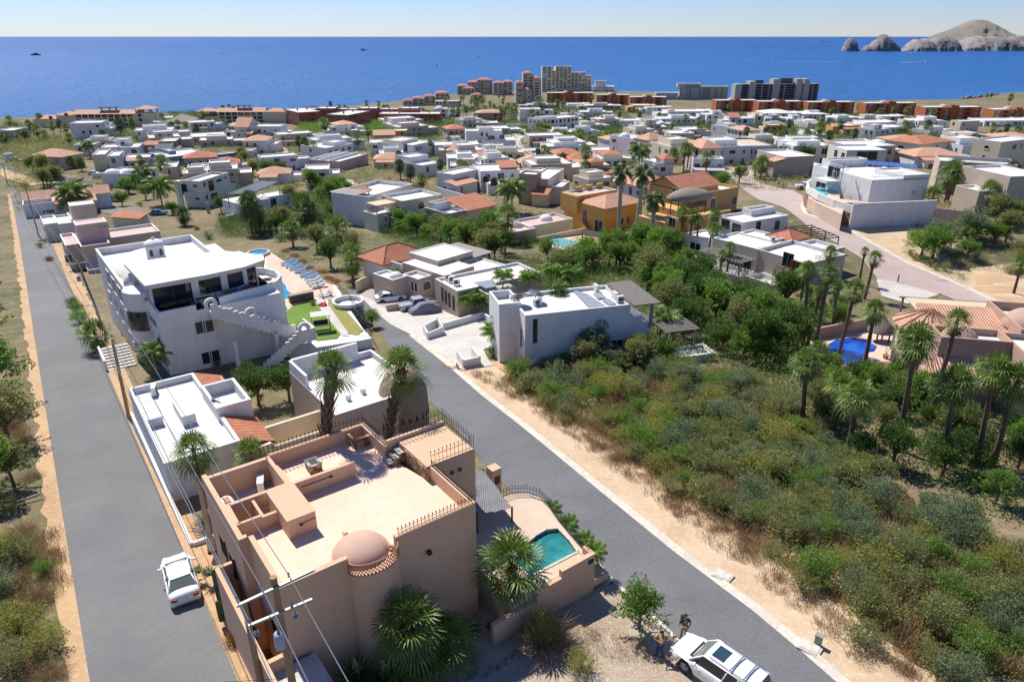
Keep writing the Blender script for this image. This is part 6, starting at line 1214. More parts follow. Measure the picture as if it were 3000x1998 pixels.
# ---- foliage materials
LF = {
 'dark': leafmat('dark green leaves', (0.0508,0.109,0.0203),(0.087,0.167,0.029),(0.145,0.246,0.0508)),
 'green': leafmat('fresh green leaves', (0.109,0.217,0.0319),(0.174,0.304,0.0435),(0.261,0.406,0.0798)),
 'olive': leafmat('olive leaves', (0.174,0.21,0.058),(0.261,0.275,0.087),(0.348,0.348,0.145)),
 'yellow': leafmat('yellow green leaves', (0.246,0.29,0.0508),(0.348,0.362,0.0725),(0.406,0.362,0.116)),
 'grey': leafmat('grey green leaves', (0.145,0.203,0.0943),(0.196,0.261,0.131),(0.275,0.326,0.174)),
 'dry': leafmat('dry brown twigs', (.28,.18,.09),(.36,.25,.13),(.42,.32,.19),.2),
 'magenta': leafmat('magenta blossoms', (.5,.02,.22),(.55,.04,.3),(.5,.02,.1)),
 'redb': leafmat('red blossoms', (.55,.012,.03),(.6,.02,.05),(.4,.01,.03)),
 'palm': leafmat('palm fronds', (0.109,0.189,0.0319),(0.16,0.246,0.0435),(0.246,0.319,0.0725),.3,.45),
 'palmd': leafmat('dark palm fronds', (0.058,0.109,0.0261),(0.087,0.145,0.0319),(0.145,0.203,0.058),.25,.45),
 'palmg': leafmat('silver palm fronds', (.16,.21,.17),(.2,.25,.2),(.25,.29,.24),.2,.5),
 'dead': leafmat('dead fronds', (.20,.13,.065),(.26,.18,.09),(.3,.22,.13),.1,.9)}
M_bark = ground('bark', (.16,.11,.075),(.09,.06,.04),(.24,.18,.12),1.5,8,.95,.8,.03)
M_barkg = ground('grey bark', (.30,.27,.24),(.20,.18,.155),(.36,.33,.3),1.5,6,.95,.5,.02)
M_barkp = ground('pale palm bark', (.36,.34,.31),(.27,.25,.23),(.42,.40,.37),1.2,5,.95,.3,.02)
vr = random.Random(5)
def rv(s=1):
 while 1:
  v = Vector((vr.uniform(-1,1), vr.uniform(-1,1), vr.uniform(-1,1)))
  if .05 < v.length <= 1: return v*s
def leaf(mb, p, d, s, w=.5):
 n = rv(); a = d.normalized(); b = a.cross(n);
 if b.length < 1e-3: b = Vector((1,0,0))
 b = b.normalized()*s*w; a = a*s; o = len(mb.v)
 mb.v += [tuple(p), tuple(p+a*.5+b*.5), tuple(p+a), tuple(p+a*.5-b*.5)]; mb.f.append((o, o+1, o+2, o+3)); mb.m.append(0)
def crown(n, rx, rz, zc, s, clumps=14, cr=.42, w=.55, squash=1., hollow=.35):
 mb = MB(); cs = []; SPR = []
 for i in range(26): v = rv().normalized(); v.z = abs(v.z)*.9+.12; SPR.append(v)
 for i in range(clumps):
  v = rv(); v = v.normalized()*(vr.uniform(hollow, 1)) ; v.z = v.z if v.z > -.45 else -v.z*.5
  cs.append((Vector((v.x*rx*.72, v.y*rx*.72, zc+v.z*rz*.72)), cr*rx*vr.uniform(.6,1.2)))
 for i in range(n):
  c, r = cs[i % clumps]; v = rv(); v = v.normalized()*(v.length**.5); v.z *= squash*min(1, rz/rx+.2); p = c+v*r
  if i % 4 == 0: q_ = SPR[(i//4) % len(SPR)]; k_ = vr.uniform(.35,1.12)**.8; p = Vector((q_.x*rx*k_, q_.y*rx*k_, zc*.45+q_.z*rz*k_*1.25))+rv(.07*rx)
  if p.z < .05: p.z = .05+abs(p.z)*.3
  leaf(mb, p, v+rv(.8)+Vector((0,0,.2)), s*vr.uniform(.6,1.35), w)
 return mb, cs
def twigs(cs, base, r=.05, n=None, m=4):
 mb = MB()
 for c, rr in cs[:n]:
  mid = base.lerp(c, .5)+rv(.15*c.length*.3); mb.tube(base, mid, r, r*.6,5); mb.tube(mid, c, r*.6, r*.2,4)
  for k in range(m): e = c+rv(rr*.9); mb.tube(c, e, r*.2, r*.08,3)
 return mb
def spikes(n, L_, z=0, up_=.4):   # dry tangled bush
 mb = MB()
 for i in range(n):
  v = rv().normalized(); v.z = abs(v.z)*.8+.1; p = Vector((v.x, v.y, 0))*L_*vr.uniform(0,.5); q = p+v*L_*vr.uniform(.4,1); mid = (p+q)/2+rv(.15*L_); b = rv(.012*L_)
  mb.quad(p, p+b, mid+b, mid); mb.quad(mid, mid+b, q+b*.3, q)
 return mb
PROTO = {}
def proto(key, name, parts, cat):   # parts: list of (part name, mb, mat)
 t = thing(name, 'prototype', cat, (0,0,0)); PROTO[key] = [name, cat, [(n_, m_.build(n_, mt_, t)) for n_, m_, mt_ in parts], t, False]
def place(key, loc, rz, sc, label=None, group=None):
 name, cat, parts, t, used = PROTO[key]
 if not used: r = t; PROTO[key][4] = True; r.location = loc; r.rotation_euler = (0,0, rz)
 else:
  r = t.copy(); col.objects.link(r); r.location = loc; r.rotation_euler = (0,0, rz)
  for n_, c in parts: d = c.copy(); col.objects.link(d); d.parent = r
 r.scale = sc if hasattr(sc, '__len__') else (sc, sc, sc)
 if label: r['label'] = label
 r['category'] = cat
 if group: r['group'] = group
 return r
AUTO = []    # (object, phrase, plural noun, pixel) described against its neighbours at the end
def auto(o, phrase, px): AUTO.append((o, phrase, px))
for i in range(3):
 for c in ('olive', 'green', 'grey', 'yellow', 'dark'):
  if i == 0 or c != 'yellow':
   vr.seed(i*7+len(c)); m_, cs = crown(3400,1,.8,.6,.075,22,.3, w=.42); proto('shrub_%s%d' % (c, i), 'shrub', [('foliage', m_, LF[c]),('branches', twigs(cs, Vector((0,0,0)),.04,9), M_barkg)], 'shrub')
for i in range(2):
 vr.seed(40+i); proto('dry%d' % i, 'dry_bush', [('dry_stems', spikes(900,1.0), LF['dry'])], 'bush')
for i in range(2):
 for c in ('dark', 'green', 'olive', 'grey'):
  vr.seed(60+i*3+len(c)); m_, cs = crown(4800,2,1.55,2.7,.17,30,.28); tr = twigs(cs, Vector((0,0,1.2)),.1,14); tr.tube((0,0,-.5),(0,0,1.25),.16,.11,8); proto('tree_%s%d' % (c, i), 'leafy_tree', [('crown', m_, LF[c]),('trunk', tr, M_bark)], 'tree')
vr.seed(3); m_, cs = crown(2600,1,.6,.5,.075,14,.4); m2_, _ = crown(1500,1.02,.66,.53,.08,14,.42)
proto('bougm', 'bougainvillea', [('foliage', m_, LF['green']),('blossoms', m2_, LF['magenta'])], 'flowering shrub')
proto('bougr', 'bougainvillea', [('foliage', MB().add(m_.v, m_.f), LF['green']),('blossoms', MB().add(m2_.v, m2_.f), LF['redb'])], 'flowering shrub')
for c in ('dark', 'olive', 'green'):
 vr.seed(len(c)+90); m_, cs = crown(700,1,.8,.62,.2,12,.42,.7); proto('farshrub_'+c, 'shrub', [('foliage', m_, LF[c])], 'shrub')
# ---- palms: crown at the origin, trunk one metre tall (scaled)
def fan(mb, o, az, el, pet, L_, n, droop, spread=R(230), w=None):
 d = Vector((math.cos(az)*math.cos(el), math.sin(az)*math.cos(el), math.sin(el))); h = o+d*pet; side = d.cross(Vector((0,0,1))).normalized(); upv = side.cross(d).normalized()
 k = Vector((0,0,-1)); w = w or L_*1.15/n
 mb.tube(o, h, .02*L_+.008,.012*L_+.004,3, cap=False)
 for i in range(n):
  a = spread*((i+.5)/n-.5); e = d*math.cos(a)+side*math.sin(a)+upv*.12*(i % 2)
  l = L_*(1-.22*abs(a)/(spread/2)); m = h+e*l*.55+k*droop*l*.12; t = h+e*l*(1-.1*droop)+k*droop*l*(.42+.12*math.sin(i*5.1)); s_ = e.cross(upv).normalized()*w*.5
  b = len(mb.v); mb.v += [tuple(h), tuple(m+s_), tuple(m-s_), tuple(t)]; mb.f += [(b, b+1, b+2),(b+1, b+3, b+2)]; mb.m += [0,0]
def fancrown(nl, n, L_, pet, droop, emin=-.75, seed=1, dead=0):
 vr.seed(seed); mb = MB(); dm_ = MB()
 for i in range(nl):
  t = (i+.5)/nl; az = i*2.39996; el = math.pi/2*(1-t)*.95+emin*t*t; fan(mb, Vector((0,0,.1*(1-t))), az+vr.uniform(-.15,.15), el, pet*vr.uniform(.8,1.1)*(.7+.3*t), L_*vr.uniform(.85,1.08), n, droop*(.5+.8*t))
 for i in range(dead): fan(dm_, Vector((0,0,-.15-.35*i/dead)), i*2.4,-1.15+vr.uniform(-.2,.25), pet*.6, L_*.75, max(6, n//2),.3, R(150))
 return mb, dm_
def feather(mb, o, az, el, L_, n, droop, lw=.5, twist=.6):
 d = Vector((math.cos(az), math.sin(az),0)); side = Vector((-math.sin(az), math.cos(az),0)); pts = []
 for i in range(9):
  t = i/8; a = el-droop*t*t;
  p = (pts[-1]+(d*math.cos(a)+Vector((0,0, math.sin(a))))*L_/8) if pts else Vector(o); pts.append(p)
 mb.path(pts, [.03*L_/3*(1-i/10) for i in range(9)], 3)
 for i in range(n):
  t = .12+.86*(i+.5)/n; k = t*8; j = min(7, int(k)); p = pts[j].lerp(pts[j+1], k-j); tg = (pts[j+1]-pts[j]).normalized(); l = lw*math.sin(math.pi*min(1, t*.85+.12))**.6*L_*.33
  for s_ in (1,-1):
   e = (side*s_*.85+tg*.55+Vector((0,0,-.35-.35*vr.random()))).normalized(); q = p+e*l; b = tg*l*.10; mid = p+e*l*.5+Vector((0,0,.06*l)); o_ = len(mb.v)
   mb.v += [tuple(p), tuple(mid+b), tuple(q-Vector((0,0,.12*l))), tuple(mid-b)]; mb.f.append((o_, o_+1, o_+2, o_+3)); mb.m.append(0)
def feathercrown(nl, n, L_, droop, seed, emin=-.5, lw=1.):
 vr.seed(seed); mb = MB()
 for i in range(nl): t = (i+.5)/nl; feather(mb, (0,0,0), i*2.39996+vr.uniform(-.1,.1),1.35*(1-t)+emin*t, L_*vr.uniform(.85,1.05), n, droop*vr.uniform(.8,1.2), lw)
 return mb
def ptrunk(kind, n=10):
 mb = MB(); vr.seed(9)
 if kind == 'smooth': mb.lathe((0,0,0), [(1.45,-.06),(1.3,.0),(1.05,.15),(1.1,.4),(.95,.7),(.8,1)], n)
 elif kind == 'slim': mb.lathe((0,0,0), [(1.5,-.08),(1.25,0),(1,.06)]+[(1-.25*i/12+(.09 if i % 2 else 0),.06+.94*i/12) for i in range(1,13)], n)
 else:
  mb.lathe((0,0,0), [(1.1,-.08),(1,0),(1,1)], n)
  N_ = 26
  for j in range(N_):
   for i in range(7):
    a = (i+.5*(j % 2))/7*2*math.pi+vr.uniform(-.2,.2); z = j/N_+.01; c, s_ = math.cos(a), math.sin(a); w = .42; r0_ = 1.0; o_ = len(mb.v)
    ex = vr.uniform(.35,1.1) if z > .35 else vr.uniform(.2,.6)
    mb.v += [(r0_*c-w*s_, r0_*s_+w*c, z),(r0_*c+w*s_, r0_*s_-w*c, z),((r0_+ex)*c+.2*s_, (r0_+ex)*s_-.2*c, z+.06),((r0_+ex)*c-.2*s_, (r0_+ex)*s_+.2*c, z+.06)]; mb.f.append((o_, o_+1, o_+2, o_+3)); mb.m.append(0)
 return mb
PAL = {}
def palmproto(key, cr, mat, dead=None, trunk='slim', tmat=None):
 c = bpy.data.meshes.new('crown'); c.from_pydata(cr.v, [], cr.f); c.materials.append(mat)
 dm_ = None
 if dead and dead.v: dm_ = bpy.data.meshes.new('dead_fronds'); dm_.from_pydata(dead.v, [], dead.f); dm_.materials.append(LF['dead'])
 t = ptrunk(trunk); tm = bpy.data.meshes.new('trunk'); tm.from_pydata(t.v, [], t.f); tm.materials.append(tmat or M_bark); PAL[key] = (c, dm_, tm)
a, b = fancrown(27,20,1.05,.85,.8,-.7,1,5); palmproto('fan_hi', a, LF['palm'], b, 'rough')
a, b = fancrown(26,16,1.0,.7,1.2,-.9,2,8); palmproto('fan_a', a, LF['palm'], b)
a, b = fancrown(22,14,1.0,.75,1.0,-.6,3,10); palmproto('fan_b', a, LF['palm'], b)
a, b = fancrown(30,16,1.0,.6,1.5,-1.0,4,14); palmproto('fan_shaggy', a, LF['palmd'], b)
a, b = fancrown(16,9,1.0,.6,1.1,-.8,5,6); palmproto('fan_lo', a, LF['palmd'], b)
a, b = fancrown(14,8,1.05,.5,1.0,-.6,6,3); palmproto('fan_lo2', a, LF['palm'], b)
a, b = fancrown(26,18,1.15,.7,.3,-.5,7,2); palmproto('fan_silver', a, LF['palmg'], b)
palmproto('coco', feathercrown(20,26,2.6,1.5,11), LF['palm'], None, 'smooth', M_barkg)
palmproto('royal', feathercrown(17,30,2.6,2.0,12,-.9), LF['palmd'], None, 'smooth', M_barkp)
palmproto('areca', feathercrown(26,18,1.7,1.4,13,.1,1.), LF['green'], None, 'slim', M_barkg)
palmproto('coco_lo', feathercrown(13,12,2.6,1.6,14), LF['palmd'], None, 'smooth', M_barkg)
def palm(kind, base, top, r, tr, phrase, cat='palm', label=None, name=None):
 base = Vector(base); top = Vector(top); t = thing(name or ('fan_palm' if kind.startswith('fan') else 'feather_palm'), label or 'palm', cat, base)
 cm, dm_, tm = PAL[kind]; v = top-base; q = v.to_track_quat('Z', 'Y')
 k = bpy.data.objects.new('trunk', tm); col.objects.link(k); k.parent = t; k.rotation_mode = 'QUATERNION'; k.rotation_quaternion = q; k.scale = (tr, tr, v.length)
 c = bpy.data.objects.new('crown', cm); col.objects.link(c); c.parent = t; c.location = v; c.rotation_euler = (0,0, rnd.uniform(0,6.28)); c.scale = (r, r, r)
 if dm_: e = bpy.data.objects.new('dead_fronds', dm_); col.objects.link(e); e.parent = t; e.location = v; e.rotation_euler = (0,0, rnd.uniform(0,6.28)); e.scale = (r, r, r)
 if not label: auto(t, phrase, proj(top))
 return t
def palmpx(kind, c, h, r, phrase, cf=ident, tr=None, base=None, label=None):
 top = P(*cf(c), h)
 if base: b = P(*cf(base)); d = ray(*cf(c)); t_ = (b.y)/d.y; top = Vector((d.x*t_, b.y, HC+d.z*t_)) if 1 else top
 else: b = Vector((top.x+rnd.uniform(-.03,.03)*h, top.y, T(top.x, top.y)))
 b.z = T(b.x, b.y)-.1
 return palm(kind, b, top, r, tr or (.16 if kind != 'royal' else .3), phrase, label=label)
q3 = cropf(1600,440,2.488)
palm('fan_hi', PH.M @ Vector((4.75,-1.7,0)), PH.M @ Vector((4.75,-1.65,3.1)),1.2,.2, '', label='broad fan palm with lush crown against the near wall of the peach house, left one')
palm('fan_hi', PH.M @ Vector((6.3,-2.2,0)), PH.M @ Vector((6.3,-2.1,1.3)),1.2,.16, '', label='lower fan palm in shade right of the lush one at the peach house wall')
palm('fan_hi', PH.M @ Vector((10.6,-1.75,0)), PH.M @ Vector((10.7,-1.4,3.0)),1.35,.2, '', label='big drooping fan palm between the peach house corner and the teal pool')
palm('fan_a', PH.M @ Vector((3.9,-2.6,0)), PH.M @ Vector((3.9,-2.6,.8)),.85,.12, '', label='short fan palm with bright leaf between the yuccas and the big fan palm')
palm('fan_a', PH.M @ Vector((-.2,13.2,0)), P(*w2((420,610)),4.2),1.2,.17, '', label='fan palm beside the power lines, left of the peach house corner')
palm('fan_b', P(*w2((770,640)),0), P(*w2((790,620)),2.6),.95,.13, '', label='lower fan palm between the clay-strip house and the peach house')
for c, b_, l in ((((452,1130)),((545,1600)), 'stout fan palm with shaggy brown trunk in front of the dome house, left one'),(((985,1130)),((1030,1600)), 'stout fan palm with shaggy brown trunk in front of the brown dome, right one')):
 bb = PH.M @ Vector((5.6,11.6,0)) if c[0] < 600 else PH.M @ Vector((9.6,11.8,0)); d = ray(*c2(c)); t_ = bb.y/d.y; palm('fan_hi', bb, (d.x*t_, bb.y, HC+d.z*t_),.95 if c[0] < 600 else 1.15,.27, '', label=l)
for k, c, b_, r, ph in (('fan_a', (440,105),(400,680),.95,0),('fan_a', (600,130),(490,700),1.0,0),('fan_b', (530,280),(430,680),.7,0),('fan_b', (660,230),(620,590),.8,0),('fan_a', (800,260),(660,800),1.1,0),('fan_b', (950,20),(870,330),1.0,0),('fan_a', (950,420),(850,930),1.1,0),('fan_a', (1270,650),(1120,1480),1.35,0),('fan_b', (1580,500),(1360,1260),.95,0),('fan_a', (1570,980),(1470,1568),1.35,0),('fan_a', (1870,880),(1730,1568),1.25,0),('fan_a', (2040,960),(1850,1600),1.3,0),('fan_a', (430,820),(390,1270),1.15,0),('fan_b', (520,740),(480,1020),1.0,0),('fan_a', (820,1080),(740,1500),1.25,0),('fan_b', (690,980),(610,1370),1.0,0),('fan_b', (1440,970),(1350,1250),.9,0),('fan_b', (2075,60),(2010,290),1.2,0),('fan_lo2', (775,830),(770,895),.35,0)):
 palmpx(k, c, 6, r, 'tall slender fan palm' if b_[1]-c[1] > 350 else 'fan palm', c4,.2, b_)
for k, c, b_, r, ph in (('fan_a', (1600,280+1130-1130),(1,1),1,0),): pass
for k, c, h, r, cf in (('fan_a', (75,130),7,1.1, q1),('fan_a', (0,110),7.5,1.2, q1),('fan_b', (115,170),6,1.1, q1),('fan_a', (240,120),7,1.1, q1),('fan_b', (250,240),5.5,1.1, q1),('fan_b', (215,220),5.5,.9, q1),('fan_b', (345,370),4.5,1.0, q1),('fan_b', (290,420),4,.8, q1),('fan_b', (75,480),4,.9, q1),('fan_a', (1080,400),6,1.0, q1),('fan_b', (905,530),5.5,1.1, q1),('fan_b', (1330,390),5,.6, q1)):
 palmpx(k, c, h, r, 'slender fan palm', cf, .17)
for k, c, b_, r in (('royal', (550,160),(525,640),1.3),('royal', (710,170),(645,680),1.35),('royal', (790,360),(765,720),1.15)):
 palmpx(k, c, 9, r, 'tall royal palm with smooth pale trunk', q3,.4, b_)
def group(kind, cf, lst, phrase):
 for c in lst: palmpx(kind if isinstance(kind, str) else rnd.choice(kind), c[:2], c[2], c[3]*(1.5 if kind == 'coco' else 1.3), phrase, cf, tr=.2 if c[3] > 1 else .17)
FA = ('fan_a', 'fan_b', 'fan_shaggy')
group('coco', m3, [(260,920,6.5,1.5),(1240,630,9,1.2),(110,820-60,5,.8)], 'coconut palm with long arching fronds')
group('coco', m1, [(545,740,5.5,1.6),(670,380,5.5,1.1),(1080,580,5,1.2),(1210,690,5.5,1.4)], 'coconut palm with long arching fronds')
group(FA, m3, [(230,1130,6,1.7),(1595,840,7,1.4),(830,640,6,1.8),(825,760,5.5,1.6),(650,680,5,1.3),(510,620,5,1.3),(540,650,4.5,1.2),(460,640,4.5,1.2),(1500,660,5.5,1.4),(1590,620,7,1.4),(1620,620,5.5,1.2),(1755,690,5.5,1.2),(120,690,4.5,1.2),(200,680,4.5,1.3),(75,700,4.5,1.2),(1160,540,5,1.2),(985,510,4.5,1.),(1010,520,4.5,1.0),(1490,440,5.5,1.4),(1590,380,8,1.3),(1465,580,4.5,1.5),(1700,470,5,1.6),(1690,400,5,1.4),(1500,360,4,1.2),(2060,480,6,1.6),(570,420,4,1.0),(460,350,6,1.2),(180,330,7,1.3),(205,340,6,1.2),(215,300,5,1.2),(170,300,5,1.0),(960,380,5,1.1),(1085,350,6,1.2),(850,400,5,1.2),(820,360,5,1.2),(895,370,5,1.2),(1240,350,5,1.5),(1190,310,4.5,1.2),(1390,360,4.5,1.3),(610,260,7,1.8),(660,260,5,1.4),(760,330,5,1.2),(880,220,7,1.5),(1920,290,5,1.2)], 'fan palm')
group(FA, m2, [(85,1010,7,1.7),(535,1080,5.5,1.9),(750,1230,4.5,1.9),(400,1230,3.8,1.5),(860,1440,3.8,1.6),(1230,740,5,1.6),(1225,660,5.5,1.3),(1310,780,5,1.6),(1310,700,4.5,1.2),(1400,850,3.8,1.4),(1540,730,6.5,1.2),(1655,790,5.5,1.0),(1695,740,6.5,1.3),(1730,750,6.5,1.2),(1605,550,5.5,1.2),(500,560,5,1.7),(455,550,5,1.6),(570,590,5.5,1.3),(520,600,4.5,1.3),(650,420,7,2.2),(830,510,4,1.3),(905,540,5,1.7),(985,480,5,1.5),(700,270,7,1.4),(770,295,4,1.3),(810,295,4,1.1),(975,265,6,1.5),(1068,270,6,1.4),(1110,300,6,1.4),(1135,300,6,1.4),(1300,320,6,1.5),(1410,330,5,1.6),(1440,340,5,1.4),(1370,680,3,.8),(250,680,2.8,1.2),(210,730,2.8,1.2),(160,720,3,1.4),(270,660,3,1.1),(390,520,4,1.4),(400,330,5,1.3)], 'fan palm')
group(FA, m1, [(1900,830,7,2.0),(1400,910,2.8,1.4),(1240,510,5,2.0),(910,210,8,2.4),(1070,490,4,1.2),(780,290,4.5,1.6),(525,320,4.5,1.6),(290,480,3,1.2),(1045,340,5,1.4),(550,500,3,1.2),(610,510,3.5,1.4),(1255,200,5,1.6),(1195,240,4.5,1.6),(70,190,7,1.8),(120,240,5,1.6),(10,320,5,1.6),(35,310,5,1.6),(300,170,6,2.0),(240,240,5,1.7),(215,220,5,1.7),(340,300,4,1.6),(280,260,6,1.8),(145,300,4,1.6),(190,300,4,1.6),(395,230,5,1.6),(450,210,5,1.6),(500,240,5,1.6),(560,230,4,1.2),(1550,150,6,1.8),(1705,95,9,1.4),(1755,90,9,1.4),(1790,105,9,1.4),(1640,140,6,1.8),(1240,170,6,1.8),(1310,230,5,1.7),(1360,220,5,1.7),(1420,240,5,1.7),(1500,240,4,1.7),(1600,200,5,1.8),(1710,200,5,1.6),(1850,200,4,1.5),(1960,290,3,1.2),(1000,190,5,1.6),(1130,180,5,1.6)], 'fan palm')
group(FA, m4, [(90,600,4.0,1.6),(1400,840,3.5,1.2),(1540,680,6,1.9),(1650,700,5.5,2.1),(1830,820,4,1.6),(2010,640,6,1.5),(1360,300,6,2.0),(1180,310,5,2.0),(1300,410,4,1.6),(1900,380,6,1.8),(2050,360,7,2.0),(690,300,6,1.6),(800,360,4.5,1.6),(530,320,6.5,2.0),(600,380,5.5,1.8),(430,370,5,1.7),(330,370,5,1.5),(230,370,4,1.4),(290,290,5.5,1.7),(900,200,4.5,1.6),(990,200,4.5,1.6),(960,220,3.5,1.2),(1100,180,5.5,1.6),(1200,190,5.5,1.8),(1220,160,5,1.6),(1400,210,6,1.8),(1490,200,5.5,1.8),(1620,190,5,1.6),(1990,90,10,2.0),(1810,80,4,1.2),(1840,75,4,1.2),(820,160,4,1.4),(400,200,4,1.5),(620,190,4,1.5),(550,250,4.5,1.6),(2030,240,4.5,1.6),(1860,320,5,1.6),(1960,320,5,1.6),(980,1000-1000+560,3,1.2)], 'fan palm')
PAL['fs'] = PAL['fan_silver']; palmpx('fan_silver', (1560,650),6.5,1.9, 'silver blue fan palm with stout trunk', m4,.3)
for i in range(46):    # palm park on the point and far shore
 x = rnd.uniform(1340,1680) if i < 36 else rnd.uniform(1260,1400); y = rnd.uniform(280,325)+(10 if x > 1500 else 0); palmpx(rnd.choice(('fan_lo', 'fan_lo2', 'coco_lo')),(x, y), rnd.uniform(6,9), rnd.uniform(1.8,2.4), 'far fan palm')
for c, h, r, cf in (((1760,420),5,1.1, c2),((1960,430),5,1.1, c2),((2130,380),5,1.1, c2),((2290,400),5,1.2, c2),((940,400),2.8,.7, c2),((2200,500),5,.8, c2)): palmpx('areca', c, h, r, 'feathery clump palm', cf, .1)
palmpx('fan_shaggy', (2190,590),5,1.5, 'shaggy fan palm', c2,.2,(2200,960)); palmpx('fan_shaggy', (2130,740),3.8,1.3, 'shaggy fan palm', c2,.2,(2130,970)); n3 = cropf(1400,650,2.614); palmpx('coco', (1450,750),4,1.0, 'coconut palm', n3,.12,(1440,960))
for c, b_ in (((1780,760),(1790,1010)),((1850,830),(1860,1020)),((1700,850),(1720,1010)),((1560,590),(1560,720)),((1500,600),(1500,730)),((1630,610),(1630,720))): palmpx('areca', c, 3,1.15, 'feathery clump palm', c2,.1, b_)
palmpx('fan_a', (600,320),3.5,1.5, 'shaggy fan palm', c2,.2); palmpx('fan_a', (725,850),2.2,1.5, 'fan palm', cropf(0,650,2.613),.15); palmpx('coco', (1170,1000),2.5,.8, 'slim potted palm', cropf(0,650,2.613),.1); palmpx('fan_b', (1040,600-490+20),2.8,.8, 'young palm', cropf(0,650,2.613),.1); palmpx('fan_b', (835,150),2.5,.9, 'young palm', cropf(0,650,2.613),.1)
for i, (x, y) in enumerate(((16.75,3.0),(16.7,1.3),(16.45,-.3),(16.3,-1.4))): palm('fan_lo2' if 0 else 'areca', PH.M @ Vector((x, y, -1)), PH.M @ Vector((x+.1, y, .9)),.55,.08, 'small feathery palm outside the railing')
# ---- rosettes
def rosette(n, L_, w, emin, emax, z0=0, seed=1):
 vr.seed(seed); mb = MB()
 for i in range(n):
  t = i/n; az = i*2.39996; el = emax+(emin-emax)*t+vr.uniform(-.1,.1); d = Vector((math.cos(az)*math.cos(el), math.sin(az)*math.cos(el), math.sin(el))); s_ = d.cross(Vector((0,0,1))).normalized()*w/2; p = Vector((0,0, z0)); o_ = len(mb.v)
  m = p+d*L_*.4; q = p+d*L_*vr.uniform(.85,1); mb.v += [tuple(p+s_*.6), tuple(m+s_), tuple(q), tuple(m-s_), tuple(p-s_*.6)]; mb.f.append((o_, o_+1, o_+2, o_+3, o_+4)); mb.m.append(0)
 return mb
def plume(seed):
 vr.seed(seed); mb = MB(); mb.tube((0,0,.5),(0,0,1.45),.02,.01,4)
 for i in range(150): z = vr.uniform(.7,1.4); r = .16*(1.45-z)/.75+.02; a = vr.uniform(0,6.28); p = Vector((r*math.cos(a)*vr.random(), r*math.sin(a)*vr.random(), z)); leaf(mb, p, rv(),.07,.8)
 return mb
proto('yucca', 'yucca', [('leaves', rosette(150,.85,.045,-.9,1.4,.55), LF['dark']),('stem', MB().tube((0,0,-.2),(0,0,.6),.09,.07,7), M_bark),('flower_plume', plume(2), leafmat('cream plume', (.5,.42,.3),(.55,.45,.33),(.6,.5,.4)))], 'yucca')
proto('yuccap', 'yucca', [('leaves', rosette(170,.8,.045,-.7,1.4,.45,3), LF['grey']),('stem', MB().tube((0,0,-.2),(0,0,.5),.09,.07,7), M_bark)], 'yucca')
proto('agave', 'agave', [('leaves', rosette(34,.6,.10,.15,1.3,.02,5), LF['grey'])], 'agave')
for x, y, s_, l in ((2.3,-1.3,1.6, 'yucca with cream flower plume against the peach wall, tallest of three'),(3.3,-2.0,1.5, 'yucca with twin cream plumes right of the others by the peach house'),(1.5,-2.6,1.4, 'yucca nearest the utility pole with one cream plume')): place('yucca', PH.M @ Vector((x, y, 0)), x, s_, l, 'yuccas by the peach house')
place('yucca', PH.M @ Vector((3.6,-1.7,0)),2,.9, 'small yucca tucked behind the twin-plumed one', 'yuccas by the peach house')
place('yuccap', PH.M @ Vector((13.2,8.3,0)),1,1.2, 'spiky green yucca beside the street behind the raised terrace')
for x, y, s_ in ((8.6,-1.2,1),(9.3,-1.6,.8),(-1.0,10.6,1.1),(-1.4,11.2,.9)): auto(place('agave', PH.M @ Vector((x, y, 0)), x, s_), 'grey green agave', proj(PH.M @ Vector((x, y, 0))))
for x, y, h, r, l in ((-1.1,5.3+2.4,2.6,.17, 'tall thin column cactus beside the peach house wall'),(-1.0,7.2,1.7,.22, 'thick ribbed column cactus beside the parked white sedan'),(-1.35,6.9,1.3,.15, 'short ribbed column cactus in front of the thick one')):
 t = thing('column_cactus', l, 'cactus', PH.M @ Vector((x, y, 0))); mb = MB(); n_ = 24; pr = [(.9,0),(1,.2),(1,.8),(.85,.92),(.5,.985),(.02,1)]
 for q_, z in pr:
  for i in range(n_): a = 2*math.pi*i/n_; rr = r*q_*(1 if i % 2 else .8); mb.v.append((rr*math.cos(a), rr*math.sin(a), z*h))
 for j in range(len(pr)-1):
  for i in range(n_): mb.f.append((j*n_+i, j*n_+(i+1) % n_, (j+1)*n_+(i+1) % n_, (j+1)*n_+i)); mb.m.append(0)
 mb.build('stem', plain('cactus green', (.07,.11,.05),.7), t)
# ---- named shrubs and trees
def sh(key, c, r, phrase, cf=ident, h=0, sz=None, label=None, loc=None, rz=None):
 loc = loc or P(*cf(c), h); loc = Vector((loc[0], loc[1], T(loc[0], loc[1])+(h if h > 1.4 else 0)-.05)); o = place(key, loc, rnd.uniform(0,6.28),(r, r, r*(sz or 1)), label)
 if not label: auto(o, phrase, proj((loc.x, loc.y, loc.z+r*.6)))
 return o
sh('tree_green0', (1872,1842),.72, '', label='young leafy light green tree beside the street near the two people')
sh('dry0', (1600,1890),1.9, '', label='big dry grey bush in the gravel lot, leafless on its right side'); sh('shrub_yellow0', (1590,1870),1.2, '', label='yellow green leafy shrub at the left of the big dry bush'); sh('shrub_yellow0', (1700,1960),.9, '', label='yellow green shrub at the bottom, right of the dry bush')
sh('bougr', (700,1820),.75, '', label='red flowering bougainvillea on the verge beside the alley wall'); sh('bougr', (690,1880),.6, '', label='small red flowering bougainvillea nearest the wooden pole')
sh('tree_dark0', (760,1190),1.05, '', label='dense dark green garden tree between the villa and the clay-strip house')
